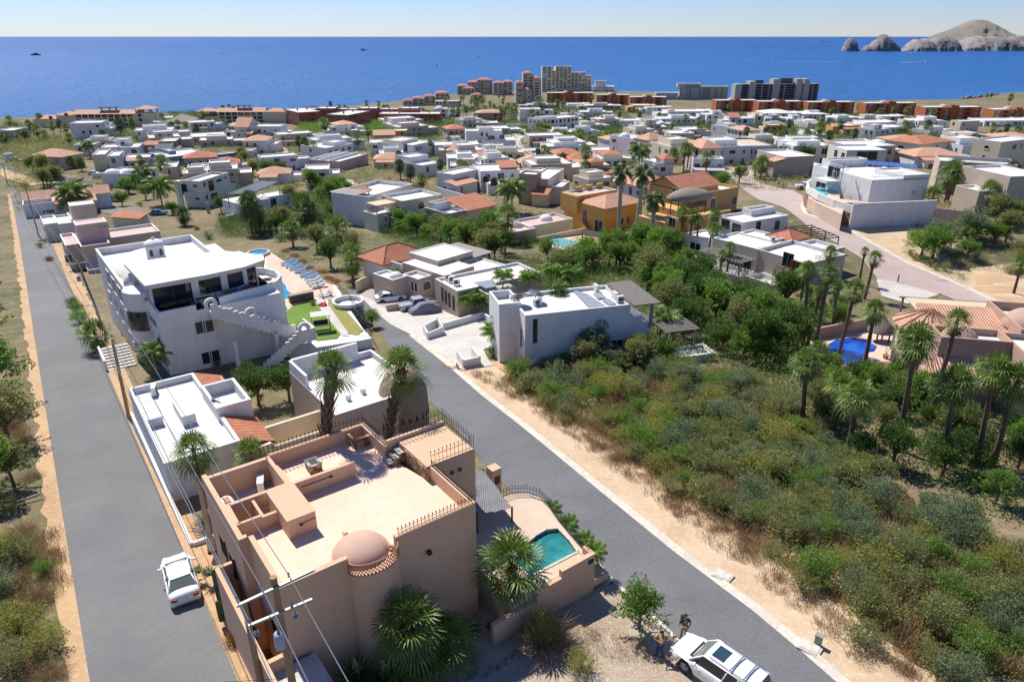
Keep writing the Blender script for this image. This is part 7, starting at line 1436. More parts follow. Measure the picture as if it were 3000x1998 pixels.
sh('tree_green1', (1090,960),.62, '', label='clipped round green tree over the street beside the lawn'); sh('shrub_yellow0', (1040,955),1.1, '', label='pale yellow flowering shrub at the end of the lawn wall')
for p, r, k in (((-10,1190),1.7, 'tree_green0'),((30,1300),1.3, 'tree_olive1'),((-40,1050),1.8, 'tree_green1'),((-30,1450),1.3, 'tree_green0'),((40,1420),.9, 'tree_olive0'),((-60,900),1.7, 'tree_dark0')): sh(k, p, r, 'roadside thorn tree')
for p, r, k in (((60,1640),1.3, 'shrub_olive0'),((100,1760),1.2, 'dry0'),((50,1850),1.5, 'shrub_yellow0'),((140,1900),1.2, 'shrub_yellow0'),((30,1960),1.3, 'shrub_olive1'),((60,1560),1.2, 'dry1'),((130,1680),.8, 'shrub_green0'),((10,1730),1.3, 'shrub_grey0'),((90,1400),.9, 'dry1'),((20,1500),1.2, 'shrub_olive1'),((30,1250),1.2, 'dry0'),((150,1980),1.0, 'dry0'),((0,1640),1.4, 'shrub_yellow0')): sh(k, p, r, 'bank scrub bush')
cL = cropf(0,650,2.613)
for p, r, k, l in (((600,700),1.4, 'shrub_green0', 0),((620,780),1.5, 'shrub_green1', 0),((560,650),1.2, 'shrub_dark0', 0),((660,880),1.3, 'shrub_green2', 0),((380,300),.9, 'bougr', 0),((310,200),1.0, 'shrub_green0', 0),((350,160),.8, 'shrub_olive0', 0),((1660,1110),.7, 'shrub_dark0', 0)): sh(k, p, r, 'shrub under the power lines', cL)
for p, l in (((1170,590), 'magenta bougainvillea at the left corner of the villa planter'),((1290,640), 'magenta bougainvillea in the front planter of the villa terrace'),((1420,610), 'pale magenta bougainvillea at the right end of the front planter'),((1750,540), 'yellow green planter shrub on the curved villa parapet'),((1900,510), 'flowering planter shrub midway on the curved villa parapet'),((2040,450), 'magenta bougainvillea at the right end of the curved villa parapet')):
 q = PZ(*cL(p), V.z0+6.6); o = place('shrub_yellow0' if 'yellow' in l else 'bougm', q-Vector((0,0,.15)), p[0], (.95,.42,.42), l); o.rotation_euler.z = V.a
for i, (x, y) in enumerate(((2190,240),(2260,275),(2320,320),(2400-30,370))): place('bougr', PZ(*cL((x, y)), GZ), R(-30),(1.3,.6,.6), 'red bougainvillea hedge piece behind the sun loungers, '+ordn[i]+' from the hot tub')
for i, (x, y) in enumerate(((380,400),(430,450),(480,470))): place('bougr', PZ(*c2((x, y)), GZ), R(-30),(1.3,.6,.6), 'red bougainvillea hedge piece near the round turret, '+ordn[i]+' from the loungers')
for p, r in (((305,640),.55),((170,940),.4)): place('shrub_green0', PZ(*c2(p), GZ),1, r, 'small green bush on the lawn beside the '+('red cloth' if r > .5 else 'white stair'))
q = PZ(*m3((858,1195)), Y1.z0+2.0); place('bougm', q-Vector((0,0,.3)),0,1.3, 'bright magenta bougainvillea against the first yellow house')
for k, p, r, ph, cf in (('tree_dark1', (1100,740),1.1, 'dark leafy tree', m2),('bougr', (1510,1030),.8, 'red flowering shrub', m1),('shrub_grey0', (1600,1100),1.5, 'grey feathery shrub', m1),('bougr', (885,600),1.5, 'red flowering shrub', m1),('shrub_grey1', (830,740),2.6, 'round grey green bush', m2),('shrub_grey0', (900,750),2.6, 'round grey green bush', m2),('tree_dark0', (130,1380),1.0, 'leafy tree', cropf(800,650,2.613))): sh(k, p, r, ph, cf)
for p in ((1215,1310),(1250,1340),(1290,1350),(1365,1385),(1408,1415),(1480,1425)):
 q = P(*m4(p)); s_ = 1.0 if p[0] != 1480 else 1.4; o = place('shrub_yellow0', (q.x, q.y, T(q.x, q.y)), p[0], (.62*s_, .62*s_, .95*s_)); auto(o, 'clipped verge bush', proj(q))
for i, (p, r) in enumerate((((1030,940),1.1),((1010,1040),.8))): pass
n3 = cropf(1400,650,2.614)
for k, p, r, ph in (('tree_grey0', (880,1090),1.15, 'feathery thorn tree'),('tree_green0', (1420,1110),.8, 'leafy tree'),('shrub_green0', (120,1030),1.0, 'clipped shrub'),('tree_grey1', (700,1060),.8, 'feathery thorn tree')): sh(k, p, r, ph, n3)
EXC = [[m3(p) for p in ((430,1280),(640,1180),(1460,1200),(1460,1400),(1000,1500),(800,1500),(440,1480))], [c4(p) for p in ((430,640),(900,540),(1250,600),(1200,1000),(700,1000),(560,860))], [q1(p) for p in ((600,560),(900,560),(900,700),(600,700))], [m3(p) for p in ((1880,770),(2091,740),(2091,830),(1960,860))]]
CNT = {}
PLACED = []
def scatter(pl, n, keys, rr, phrase, mind, hh=0, seed=1, zz=(.8,1.15)):
 g = random.Random(seed); W3 = [P(x, y, hh) for x, y in pl]; p2 = [(q.x, q.y) for q in W3]; xs = [q[0] for q in p2]; ys = [q[1] for q in p2]; k = 0; tries = 0
 while k < n and tries < n*30:
  tries += 1; x, y = g.uniform(min(xs), max(xs)), g.uniform(min(ys), max(ys))
  if not inpoly(x, y, p2): continue
  q = proj((x, y, T(x, y)))
  if any(inpoly(*q, e) for e in EXC): continue
  r = g.uniform(*rr)
  if any((x-a)**2+(y-b)**2 < (mind*(r+c)/2)**2 for a, b, c in PLACED): continue
  bad = False
  for Hh in HS:
   v = Hh.Mi @ Vector((x, y, 0))
   if -.4*r < v.x < Hh.L+.4*r and -.4*r < v.y < Hh.W+.4*r: bad = True; break
  if bad: continue
  PLACED.append((x, y, r)); key = g.choice(keys); o = place(key, (x, y, T(x, y)-.05), g.uniform(0,6.28),(r, r*g.uniform(.85,1.15), r*g.uniform(*zz))); k += 1
  nm_ = {'dry': 'dry brown bush', 'oli': 'olive green ', 'gre': 'green ', 'gry': 'grey ', 'dar': 'dark green ', 'yel': 'yellow green '}
  kk = key.split('_')[-1][:4]; c_ = 'dry brown' if key.startswith('dry') else {'oliv': 'olive green', 'gree': 'fresh green', 'grey': 'grey green', 'dark': 'dark green', 'yell': 'yellow green'}.get(kk, 'green')
  auto(o, c_+' '+phrase, proj((x, y, T(x, y)+r*.7)))
HS = [h for h in ALLH if h.W > 2.5]
SH = ['shrub_olive0', 'shrub_olive1', 'shrub_green0', 'shrub_grey0', 'shrub_olive2', 'shrub_yellow0', 'shrub_grey1', 'shrub_olive0', 'shrub_yellow0', 'dry0', 'shrub_green2']
A_ = [(1480,1100),(1640,1060),(1900,1085),(2180,1110),(2350,1230),(2600,1450),(3000,1620),(3050,1998),(2760,1998),(2560,1850),(2280,1640),(2000,1430),(1720,1250),(1560,1170)]
scatter(A_, 190, SH, (1.0,1.9), 'shrub', .72, seed=4)
scatter([(1640,1080),(2200,1100),(2500,1350),(3000,1640),(3000,1900),(2600,1700),(2100,1350)], 26, ['tree_olive0', 'tree_grey1', 'tree_green0', 'tree_olive1', 'tree_grey0'], (.5,.85), 'thorn tree', .8, seed=8, zz=(.6,.8))
scatter([(1540,1150),(1620,1150),(1780,1260),(2060,1440),(2340,1640),(2640,1870),(2800,1998),(2680,1998),(2480,1860),(2200,1650),(1940,1450),(1680,1270)], 30, ['dry0', 'dry1', 'dry0', 'shrub_olive1'], (.6,1.3), 'bush', .6, seed=5)
scatter([(2340,1080),(2720,1150),(3000,1330),(3000,1640),(2640,1450),(2350,1230)], 44, ['tree_dark0', 'tree_dark1', 'tree_green0', 'tree_olive1', 'shrub_dark1'], (.6,.95), 'tree in the palm gully', .9, seed=6)
scatter([(1700,730),(1960,740),(2060,850),(2290,900),(2420,1010),(2330,1080),(2120,1060),(1960,1000),(1950,900),(1860,830),(1700,790)], 85, ['tree_dark0', 'tree_dark1', 'tree_green0', 'tree_green1', 'tree_olive0', 'shrub_dark1', 'shrub_green0'], (.9,1.6), 'tree', .5, seed=7)
scatter([(1020,560),(1160,640),(1250,700),(1420,640),(1600,740),(1700,790),(1640,850),(1560,830),(1300,720),(1200,690),(1000,640),(960,570)], 48, ['tree_dark0', 'tree_green0', 'tree_olive1', 'tree_green1', 'shrub_green1'], (1.0,1.7), 'tree', .5, seed=9)
scatter([(640,620),(800,600),(980,640),(1060,740),(1000,800),(900,760),(760,690),(660,690)], 44, ['shrub_olive0', 'shrub_grey1', 'tree_olive0', 'tree_dark1', 'shrub_green1'], (1.0,1.7), 'plant', .75, seed=10)
scatter([(1660,1000),(1860,1040),(1960,1090),(1700,1090),(1560,1040),(1560,1000)], 14, ['tree_grey0', 'tree_olive0', 'shrub_green0'], (.7,1.), 'tree at the blue-shaded wall', .8, seed=12)
scatter([(2600,660),(2760,720),(2860,650),(3000,600),(3000,830),(2860,770),(2700,760)], 24, ['tree_olive0', 'tree_green1', 'shrub_grey0', 'shrub_olive1', 'tree_grey0'], (1.0,1.6), 'growth', .8, seed=13)
scatter([(2420,880),(2560,960),(2540,1060),(2360,1000),(2300,900)], 8, ['tree_dark0', 'tree_green0'], (.6,.9), 'tree', .8, seed=14)
clumps_ = [((0,325),(900,308),(1240,330),(1700,300),(2000,330),(3000,330),(3000,440),(2400,430),(1600,430),(900,400),(0,420))]
FS = ['farshrub_dark', 'farshrub_olive', 'farshrub_green']
scatter([(1540,385),(1800,400),(1840,430),(1700,440),(1560,430)], 22, ['farshrub_olive', 'farshrub_olive', 'farshrub_green'], (2.6,4.4), 'shrub in the empty lot', .6, seed=15)
scatter([(60,500),(170,500),(200,560),(60,570)], 8, ['tree_dark0', 'tree_olive0'], (1.3,1.8), 'tree', .7, seed=17)
scatter([(290,590),(420,540),(470,560),(520,640),(420,650),(330,620)], 14, ['tree_dark0', 'tree_green1', 'shrub_green0'], (.9,1.4), 'tree', .7, seed=18)
scatter([(700,440),(790,430),(860,520),(780,540),(700,500)], 10, ['tree_dark0', 'tree_green0', 'tree_olive0'], (1.2,1.7), 'tree', .7, seed=20)
scatter([(880,540),(1000,540),(1010,640),(900,620)], 10, ['tree_green0', 'shrub_green1', 'dry0'], (1.0,1.8), 'plant', .7, seed=24)
scatter([(1660,560),(2000,530),(2150,470),(2400,450),(2480,480),(2000,620),(1700,640)], 26, ['tree_dark0', 'tree_green1', 'tree_olive0'], (1.1,1.7), 'tree', .8, seed=23)
def clumps(pl, n, s, mat, name, label, cat, hgt=.35, r=.35, per=26, dry=False, seed=1, keep=None):
 g = random.Random(seed); vr.seed(seed); W3 = [P(x, y, 0) for x, y in pl]; p2 = [(q.x, q.y) for q in W3]; xs = [q[0] for q in p2]; ys = [q[1] for q in p2]; mb = MB(); k = 0; tr = 0
 while k < n and tr < n*20:
  tr += 1; x, y = g.uniform(min(xs), max(xs)), g.uniform(min(ys), max(ys))
  if not inpoly(x, y, p2) or noise.noise((x*.12/r*.35, y*.12/r*.35, seed)) < -.15: continue
  q = proj((x, y, T(x, y))); bad = any(inpoly(*q, e) for e in EXC)
  for Hh in HS:
   v = Hh.Mi @ Vector((x, y, 0))
   if -.3 < v.x < Hh.L+.3 and -.3 < v.y < Hh.W+.3: bad = True; break
  if bad: continue
  k += 1; z = T(x, y); rr = r*g.uniform(.5,1.5)
  for i in range(per):
   a = g.uniform(0,6.28); q = rr*math.sqrt(g.random()); p = Vector((x+q*math.cos(a), y+q*math.sin(a), z+g.random()**1.5*hgt*(1-q/rr*.5)))
   if dry: p.z = z; d = Vector((g.uniform(-.5,.5), g.uniform(-.5,.5),1)); leaf(mb, p, d, hgt*g.uniform(.5,1.2), s)
   else: leaf(mb, p, rv(), s*g.uniform(.6,1.4),.6)
 return tag(mb.build(name, mat), label, cat, kind='stuff')
clumps(A_, 500,.05, LF['dry'], 'dry_grass', 'dry yellow grass showing between the shrubs of the scrub lot', 'dry grass', .9,.6,80, True, 45)
clumps(A_, 1900,.1, LF['olive'], 'undergrowth', 'olive undergrowth between the shrubs of the big scrub lot', 'undergrowth', .8,.6,60, seed=31)
clumps(A_, 700,.1, LF['green'], 'undergrowth', 'green low growth between the shrubs of the big scrub lot', 'undergrowth', .9,.5,50, seed=33)
clumps([(1330,1080),(1560,1110),(1760,1250),(2060,1430),(2340,1640),(2640,1870),(2830,1998),(2600,1998),(2430,1870),(2180,1670),(1900,1450),(1620,1250),(1440,1130)], 420,.05, LF['dry'], 'dry_grass', 'dry straw coloured grass and twigs along the scrub edge', 'dry grass', .45,.45,60, True, 32)
clumps([(0,1250),(90,1250),(150,1500),(215,1760),(240,1998),(0,1998)], 300,.05, LF['dry'], 'dry_grass', 'dry grass on the bank left of the hill road', 'dry grass', .4,.45,50, True, 34)
clumps([(1000,1880),(1500,1800),(1880,1870),(1950,2020),(900,2020)], 150,.05, LF['dry'], 'dry_grass', 'sparse dry grass on the gravel lot', 'dry grass', .25,.4,40, True, 35)
clumps([(1000,560),(1640,700),(2000,700),(2300,880),(2440,1060),(2700,1150),(3000,1330),(3000,1560),(2500,1340),(2200,1100),(1900,1060),(1560,1050),(1560,860),(1100,680),(650,700),(640,600)], 3400,.17, LF['dark'], 'undergrowth', 'dark green undergrowth between the gardens of the valley', 'undergrowth', 2.6,1.5,100, seed=36)
clumps([(0,400),(900,380),(1600,420),(2400,420),(3000,440),(3000,620),(2700,660),(2400,560),(1700,640),(1000,600),(500,600),(60,620)], 5200,.34, LF['olive'], 'ground_cover', 'olive scrub covering the ground between the far houses', 'ground cover', 1.7,1.9,42, seed=37)
clumps([(-60,400),(160,400),(260,440),(160,520),(0,500)], 160,.4, LF['olive'], 'thicket', 'olive thicket on the slope above the far left road end', 'thicket', 4.5,4.2,240, seed=41)
clumps([(880,350),(1200,370),(1240,400),(1000,430),(880,420)], 170,.45, LF['green'], 'thicket', 'green thicket between the brick red blocks and the houses', 'thicket', 4.5,4.5,240, seed=42)
clumps([(1250,350),(1900,345),(2400,360),(3000,380),(3000,480),(2300,470),(1900,480),(1300,470)], 420,.45, LF['dark'], 'thicket', 'dark garden growth packed between the middle and far houses', 'thicket', 4.6,4.0,240, seed=43)
clumps([(0,330),(900,315),(1240,330),(1700,300),(2000,330),(3000,340),(3000,440),(2400,430),(1600,430),(900,400),(0,420)], 3600,.6, LF['dark'], 'ground_cover', 'dark green growth between the farthest houses and the shore', 'ground cover', 3.0,3.4,44, seed=38)
clumps([(2640,740),(2800,830),(3000,880),(3000,640),(2700,640)], 520,.12, LF['grey'], 'ground_cover', 'grey scrub on the bank right of the paver road', 'ground cover', .8,.7,50, seed=39)
for i in range(34):
 t_ = i/33; x = 4.2+t_*6.0+rnd.uniform(-.1,.1); y = -4.2+1.2*t_+.35*math.sin(t_*6)+rnd.uniform(-.15,.15); r = rnd.uniform(.07,.15)
 v = PH.M @ Vector((x, y, 0)); mb = MB(); bm = bmesh.new(); bmesh.ops.create_icosphere(bm, subdivisions=1, radius=r)
 for w in bm.verts: w.co *= rnd.uniform(.75,1.2)
 mb.v = [(a.co.x, a.co.y, a.co.z*.7) for a in bm.verts]; mb.f = [tuple(w.index for w in f.verts) for f in bm.faces]; mb.m = [0]*len(mb.f); bm.free()
 o = mb.build('edging_stone', M_gstone, None, (v.x, v.y, T(v.x, v.y)+r*.3)); tag(o, 'pale rough stone of the edging row below the peach house yuccas', 'stone', 'edging stones below the peach house')
# ---- vehicles
def carpaint(name, c):
 if name in MATS: return MATS[name]
 m, n, b = newmat(name); b.inputs['Base Color'].default_value = (*c, 1); b.inputs['Roughness'].default_value = .28; b.inputs['Coat Weight'].default_value = .6; b.inputs['Metallic'].default_value = .15 if max(c) < .7 else 0; return m
M_tail = plain('tail lamp red', (.35,.01,.015),.2); M_head = plain('head lamp glass', (.6,.62,.65),.1); M_rim = plain('alloy rim', (.4,.41,.42),.3,.7)
SP = {  # stations: x, half width low, z low, z belt, half width belt ; cabin: belt x0..x1, roof x0..x1, roof z, roof half width
 'sedan': dict(L=4.4, st=[(-2.2,.70,.42,.72,.66),(-2.12,.80,.25,.93,.78),(-1.75,.86,.2,1.0,.80),(-1.2,.87,.18,.97,.81),(0,.87,.18,.94,.82),(1.0,.87,.18,.92,.80),(1.5,.86,.2,.87,.78),(1.95,.80,.22,.78,.72),(2.2,.62,.3,.6,.58)], cab=(-1.72,1.12,-1.0,.35,1.42,.60), wb=(-1.3,1.35), wr=.31),
 'suv': dict(L=4.8, st=[(-2.4,.78,.45,.95,.76),(-2.33,.90,.3,1.06,.86),(-1.6,.94,.25,1.08,.88),(0,.94,.25,1.06,.88),(1.0,.94,.25,1.04,.87),(1.6,.93,.27,1.0,.85),(2.1,.88,.3,.92,.8),(2.38,.72,.35,.72,.68)], cab=(-2.34,1.25,-2.12,.55,1.74,.70), wb=(-1.42,1.42), wr=.38),
 'pickup': dict(L=5.3, st=[(-2.65,.88,.45,1.0,.86),(-2.6,.93,.4,1.04,.90),(-1.0,.94,.35,1.04,.90),(0,.94,.3,1.04,.89),(1.2,.94,.3,1.02,.88),(2.0,.92,.32,.98,.85),(2.55,.85,.35,.86,.78),(2.65,.7,.4,.7,.68)], cab=(-.95,1.35,-.75,.65,1.72,.70), wb=(-1.6,1.75), wr=.38),
}
def car(kind, loc, rz, paint, label, sc=1., group=None, hi=False, rack=False, roofglass=False, name=None, cat=None):
 S_ = SP[kind]; t = thing(name or ('parked_car' if kind != 'pickup' else 'pickup_truck'), label, cat or {'sedan': 'car', 'suv': 'suv', 'pickup': 'pickup truck'}[kind], loc, rz, group); t.scale = (sc,)*3
 st = S_['st']; x0, x1, r0, r1, rz_, rw = S_['cab']; mb = MB(); K = 9
 def ring(x, wl_, zl, zb, wb_):
  a = [(wl_*.92, zl),(wl_, zl+.12),(wl_+.02,(zl+zb)/2),(wb_+.03, zb-.1),(wb_-.03, zb),(wb_*.5, zb+.035)]
  return [(x, y, z) for y, z in a]+[(x, 0, zb+.045)]+[(x, -y, z) for y, z in reversed(a)]
 xs = []
 for a, b in zip(st, st[1:]):
  n = max(1, int((b[0]-a[0])/.16))
  for i in range(n): k = i/n; xs.append([p+(q-p)*k for p, q in zip(a, b)])
 xs.append(list(st[-1])); rings = []
 for s in xs:
  z_l = s[2]
  for wx in S_['wb']:
   d = abs(s[0]-wx)
   if d < S_['wr']+.07: z_l = max(z_l, math.sqrt((S_['wr']+.07)**2-d*d)+S_['wr']*.98)
  rings.append(ring(s[0], s[1], min(z_l, s[3]-.15), s[3], s[4]))
 n = len(rings[0])
 for r in rings: mb.v += r
 for j in range(len(rings)-1):
  for i in range(n-1): a = j*n+i; mb.f.append((a, a+n, a+n+1, a+1)); mb.m.append(0)
  a = j*n; mb.f.append((a, a+n-1, a+2*n-1, a+n)); mb.m.append(0)
 mb.f.append(tuple(range(n))); mb.m.append(0); o = (len(rings)-1)*n; mb.f.append(tuple(o+i for i in reversed(range(n)))); mb.m.append(0)
 def bz(x):
  for a, b in zip(st, st[1:]):
   if x <= b[0]: k = (x-a[0])/(b[0]-a[0]); return a[3]+(b[3]-a[3])*k, a[4]+(b[4]-a[4])*k
  return st[-1][3], st[-1][4]
 zb0, wb0 = bz(x0); zb1, wb1 = bz(x1); zb0 += .0; e = .04
 B = [(x0,-wb0+e, zb0-.01),(x0, wb0-e, zb0-.01),(x1, wb1-e, zb1-.01),(x1,-wb1+e, zb1-.01)]; Tt = [(r0,-rw, rz_-.05),(r0, rw, rz_-.05),(r1, rw, rz_-.05),(r1,-rw, rz_-.05)]
 if kind == 'pickup':
  mb.box(-2.6, x0,-.9,-.82,1.0,1.1); mb.box(-2.6, x0,.82,.9,1.0,1.1); mb.box(-2.64,-2.58,-.9,.9,1.0,1.1)
 m2 = MB(); nx_, ny_ = 8,8; g = []
 for i in range(nx_+1):
  for j in range(ny_+1):
   u, v = i/nx_, j/ny_*2-1; x = r0+(r1-r0)*u; edge = max(abs(u*2-1), abs(v)); z = rz_-.05+.06*(1-abs(v)**3)*(1-abs(u*2-1)**5)+.012; m2.v.append((x, v*rw, z))
 for i in range(nx_):
  for j in range(ny_): a = i*(ny_+1)+j; m2.f.append((a, a+ny_+1, a+ny_+2, a+1)); m2.m.append(0)
 mb.add(m2.v, m2.f)
 for a, b in zip(B, Tt): mb.tube(a, b, .045,.04,6)
 for k in range(4): mb.tube(Tt[k], Tt[(k+1) % 4], .035,.035,6)
 for s_ in (-1,1):    # middle pillars
  for xm in ((x0+x1)/2-.05,)+(((x0*.72+x1*.28),) if kind == 'suv' else ()):
   zb_, wb_ = bz(xm); u = (xm-x0)/(x1-x0); mb.tube((xm, s_*(wb_-e), zb_),(r0+(r1-r0)*min(1, max(0, u*1.05)), s_*rw, rz_-.05),.035,.035,5)
 pm = carpaint(*paint); body = mb.build('body', pm, t, smooth=True)
 for nm, q in (('rear_window', (B[0], B[1], Tt[1], Tt[0])),('windscreen', (B[2], B[3], Tt[3], Tt[2])),('side_window', (B[1], B[2], Tt[2], Tt[1])),('side_window', (B[3], B[0], Tt[0], Tt[3]))):
  g = MB(); g.quad(*q); gl = M_glass
  if nm in ('windscreen', 'rear_window'): gl = glassy('tinted screen glass', (.12,.15,.14),.1) if 'tinted screen glass' not in MATS else MATS['tinted screen glass']
  g.build(nm, gl, t)
 for x in S_['wb']:
  for s_ in (-1,1):
   w = st[3][1]-.13; mb = MB(); r = S_['wr']; mb.lathe((0,0,0), [(r*.62,-.10),(r*.97,-.10),(r, -.07),(r, .07),(r*.97,.10),(r*.62,.10)], 20); mb.v = [(x+a, s_*(w)+c, b+r) for a, b, c in mb.v]; wh = mb.build('wheel', M_black, t, smooth=True)
   mb = MB(); mb.lathe((0,0,0), [(.01,.085),(r*.2,.09),(r*.22,.06),(r*.6,.06),(r*.64,.1),(r*.64,-.05)], 20); mb.v = [(x+a, s_*(w+c), b+r) for a, b, c in mb.v]
   for k in range(5): a = k*1.2566; mb.tube((x, s_*(w+.07), r),(x+r*.6*math.cos(a), s_*(w+.08), r+r*.6*math.sin(a)),.03,.03,4)
   mb.build('rim', M_rim, wh)
 zr, wr_ = bz(st[1][0]); zf, wf_ = bz(st[-2][0])
 for s_ in (-1,1):
  mb = MB(); mb.obox((st[0][0]+.06, s_*(wr_-.2), zr-.16),.2,.3,.2, s_*-.25); mb.build('tail_lamp', M_tail, t)
  mb = MB(); mb.obox((st[-1][0]-.14, s_*(wf_-.17), zf-.14),.24,.26,.14, s_*-.4); mb.build('head_lamp', M_head, t)
  zb_, wb_ = bz(x1-.25); mb = MB(); mb.tube((x1-.35, s_*(wb_-.02), zb_+.06),(x1-.38, s_*(wb_+.12), zb_+.09),.02,.02,4); mb.obox((x1-.4, s_*(wb_+.16), zb_+.1),.1,.2,.13); mb.build('mirror', pm, t)
 mb = MB(); mb.obox((st[0][0]-.0,0, zr-.24),.03,.34,.13); mb.build('licence_plate', M_whitep, t); mb = MB(); mb.obox((st[-1][0]-.02,0,.52),.06,.8,.16); mb.build('grille', M_black, t)
 if hi:
  for s_ in (-1,1):
   for x in ((-.35,.75) if kind != 'suv' else (-1.3,-.2,.8)): mb = MB(); zb_, wb_ = bz(x); mb.obox((x-.2, s_*(wb_+.05), zb_-.17),.16,.03,.04); mb.build('door_handle', pm if kind == 'suv' else M_black, t)
  mb = MB(); mb.box(x1-.02, x1+.1,-.62,.62, zb1+.035, zb1+.055); mb.build('wiper_cowl', M_black, t)
 if rack:
  for s_ in (-1,1): mb = MB(); mb.tube((r0+.1, s_*(rw-.06), rz_+.05),(r1-.25, s_*(rw-.06), rz_+.06),.022,.022,5); mb.build('roof_rail', M_dgrey, t)
  for x in (-1.55,-.85): mb = MB(); mb.obox((x, 0, rz_+.1),.07, rw*2-.06,.03); mb.build('cross_bar', M_metal, t)
 if roofglass: mb = MB(); mb.poly([(-.35,-.42, rz_+.035),(.3,-.42, rz_+.03),(.3,.42, rz_+.03),(-.35,.42, rz_+.035)]); mb.build('sunroof', M_glassb, t)
 return t
WH = ('white car paint', (.8,.8,.79)); SI = ('silver car paint', (.42,.44,.48)); RE = ('red car paint', (.42,.012,.03)); BL = ('blue car paint', (.05,.18,.38)); GR = ('grey car paint', (.14,.15,.17)); BK = ('black car paint', (.02,.02,.025))
def g3(x, y): return Vector((x, y, T(x, y)+.04))
car('sedan', g3(-18.15,29.75), R(122), WH, 'white sedan parked half on the verge of the hill road', .9, hi=True, name='sedan')
car('suv', g3(9.45,23.15), R(133), WH, 'white sport utility vehicle with roof bars at the kerb in front of two people', .92, hi=True, rack=True, roofglass=True, name='sport_utility_vehicle')
def cpx(kind, p, cf, hd, paint, label, sc=1, grp=None, dz=0): q = P(*cf(p)); return car(kind, (q.x, q.y, T(q.x, q.y)+.07+dz), R(hd), paint, label, sc, grp)
cpx('sedan', (900,610), c2,22, WH, 'white sedan parked on the cobbled driveway behind a leafy hedge', 1.0)
cpx('pickup', (1110,670), c2,26, SI, 'silver pickup truck with covered bed beside the cloth-covered car', .98)
cpx('pickup', (1165,1500), f1,6, WH, 'white pickup truck with black bed liner on the paver road', .98)
cpx('pickup', (628,855), m2,-22, RE, 'bright red pickup truck on the valley road', 1.05)
cpx('sedan', (343,748), m2,70, GR, 'dark grey car at the bend of the valley road', 1.0)
cpx('suv', (1030,970), d1,100, BK, 'dark car on the lane beside the white walls', 1.1)
cpx('sedan', (1530,1350), a1,5, BL, 'teal blue car parked on the side street behind palms', 1.05); cpx('sedan', (2085,1525), a1,10, BL, 'bright blue car near the gate of the pale two-storey house', 1.0)
cpx('sedan', (1240,1000), a1,5, WH, 'white car at the cream box house gate', 1.0); cpx('suv', (1430,1330), a1,20, BK, 'blue black car left of the teal blue one', .95); cpx('sedan', (230,830), a1,15, BK, 'black car at the end of the far left road', 1.1)
for i, (p, pt, l) in enumerate((((1640,395), WH, 'white van on the pale parking compound roof edge'),((1520,400),('yellow car paint', (.6,.42,.05)), 'yellow car beside the white van on the parking compound'),((1470,515), WH, 'white car parked along the dirt road, left of three'),((1510,522), WH, 'white car parked along the dirt road, middle of three'),((1550,530), GR, 'grey car parked along the dirt road, right of three'),((940,385), WH, 'white car by the gabled hall, leftmost of the row'),((985,375), RE, 'dark red car by the gabled hall, middle of the row'),((1025,368), GR, 'grey car by the gabled hall, right of the row'))): cpx('suv' if i == 0 else 'sedan', p, b1,10 if i < 5 else 60, pt, l, 1.2)
cpx('sedan', (2130,510), cc1,5, SI, 'silver car below the white seaside houses', 1.4); cpx('suv', (2270,440), m4,10, BK, 'black car cut by the right edge beside the tan house', .95) if 0 else None
q = P(*c2((1165,700))); t = thing('covered_car', 'car under a grey fabric cover beside the silver pickup', 'covered car', (q.x, q.y, T(q.x, q.y)+.05), R(28)); mb = MB(); prof = [(-2.1,.78,.2),(-2.05,.82,.75),(-1.7,.84,.95),(-1.3,.84,1.05),(-.7,.8,1.5),(.2,.76,1.56),(.9,.78,1.42),(1.5,.82,1.0),(1.95,.82,.85),(2.1,.78,.55),(2.12,.76,.2)]
m_ = 14; vr.seed(77)
for x, w, z in prof:
 for j in range(m_+1): a = math.pi*j/m_; c_ = math.cos(a); s_ = math.sin(a)**.5; mb.v.append((x+vr.uniform(-.03,.03),(w*(.92+.1*(1-s_))*(abs(c_)**.55)*(1 if c_ > 0 else -1))+vr.uniform(-.02,.02), max(.04, z*s_+vr.uniform(-.02,.02))))
for i in range(len(prof)-1):
 for j in range(m_): a = i*(m_+1)+j; mb.f.append((a, a+1, a+m_+2, a+m_+1)); mb.m.append(0)
mb.f += [tuple(range(m_, -1,-1)), tuple((len(prof)-1)*(m_+1)+j for j in range(m_+1))]; mb.m += [0,0]
mb.build('fabric_cover', plain('grey car cover', (.17,.17,.23),.75), t, smooth=True)
# ---- two people
M_skin = plain('skin', (.38,.2,.13),.55); M_skin2 = plain('fair skin', (.5,.3,.2),.55); M_hair = plain('dark hair', (.02,.013,.01),.5)
def skinned(name, nodes, edges, mat, parent, sub=2):
 me = bpy.data.meshes.new(name); ks = list(nodes); me.from_pydata([nodes[k][0] for k in ks], [(ks.index(a), ks.index(b)) for a, b in edges], []); o = bpy.data.objects.new(name, me); col.objects.link(o)
 sk_ = o.modifiers.new('skin', 'SKIN'); s2 = o.modifiers.new('sub', 'SUBSURF'); s2.levels = sub; s2.render_levels = sub
 for i, k in enumerate(ks): v = me.skin_vertices[0].data[i]; r = nodes[k][1]; v.radius = r if hasattr(r, '__len__') else (r, r); v.use_root = (i == 0)
 sk_.use_smooth_shade = True; bpy.context.view_layer.update()
 dg = bpy.context.evaluated_depsgraph_get(); ev = bpy.data.meshes.new_from_object(o.evaluated_get(dg)); o.modifiers.clear(); o.data = ev; o.data.materials.clear(); o.data.materials.append(mat)
 for p in ev.polygons: p.use_smooth = True
 o.name = name; o.parent = parent; return o
def arm(s, sh_, el, wr): return {'sh'+s: (sh_, .055), 'el'+s: (el, .042), 'wr'+s: (wr, .028)}
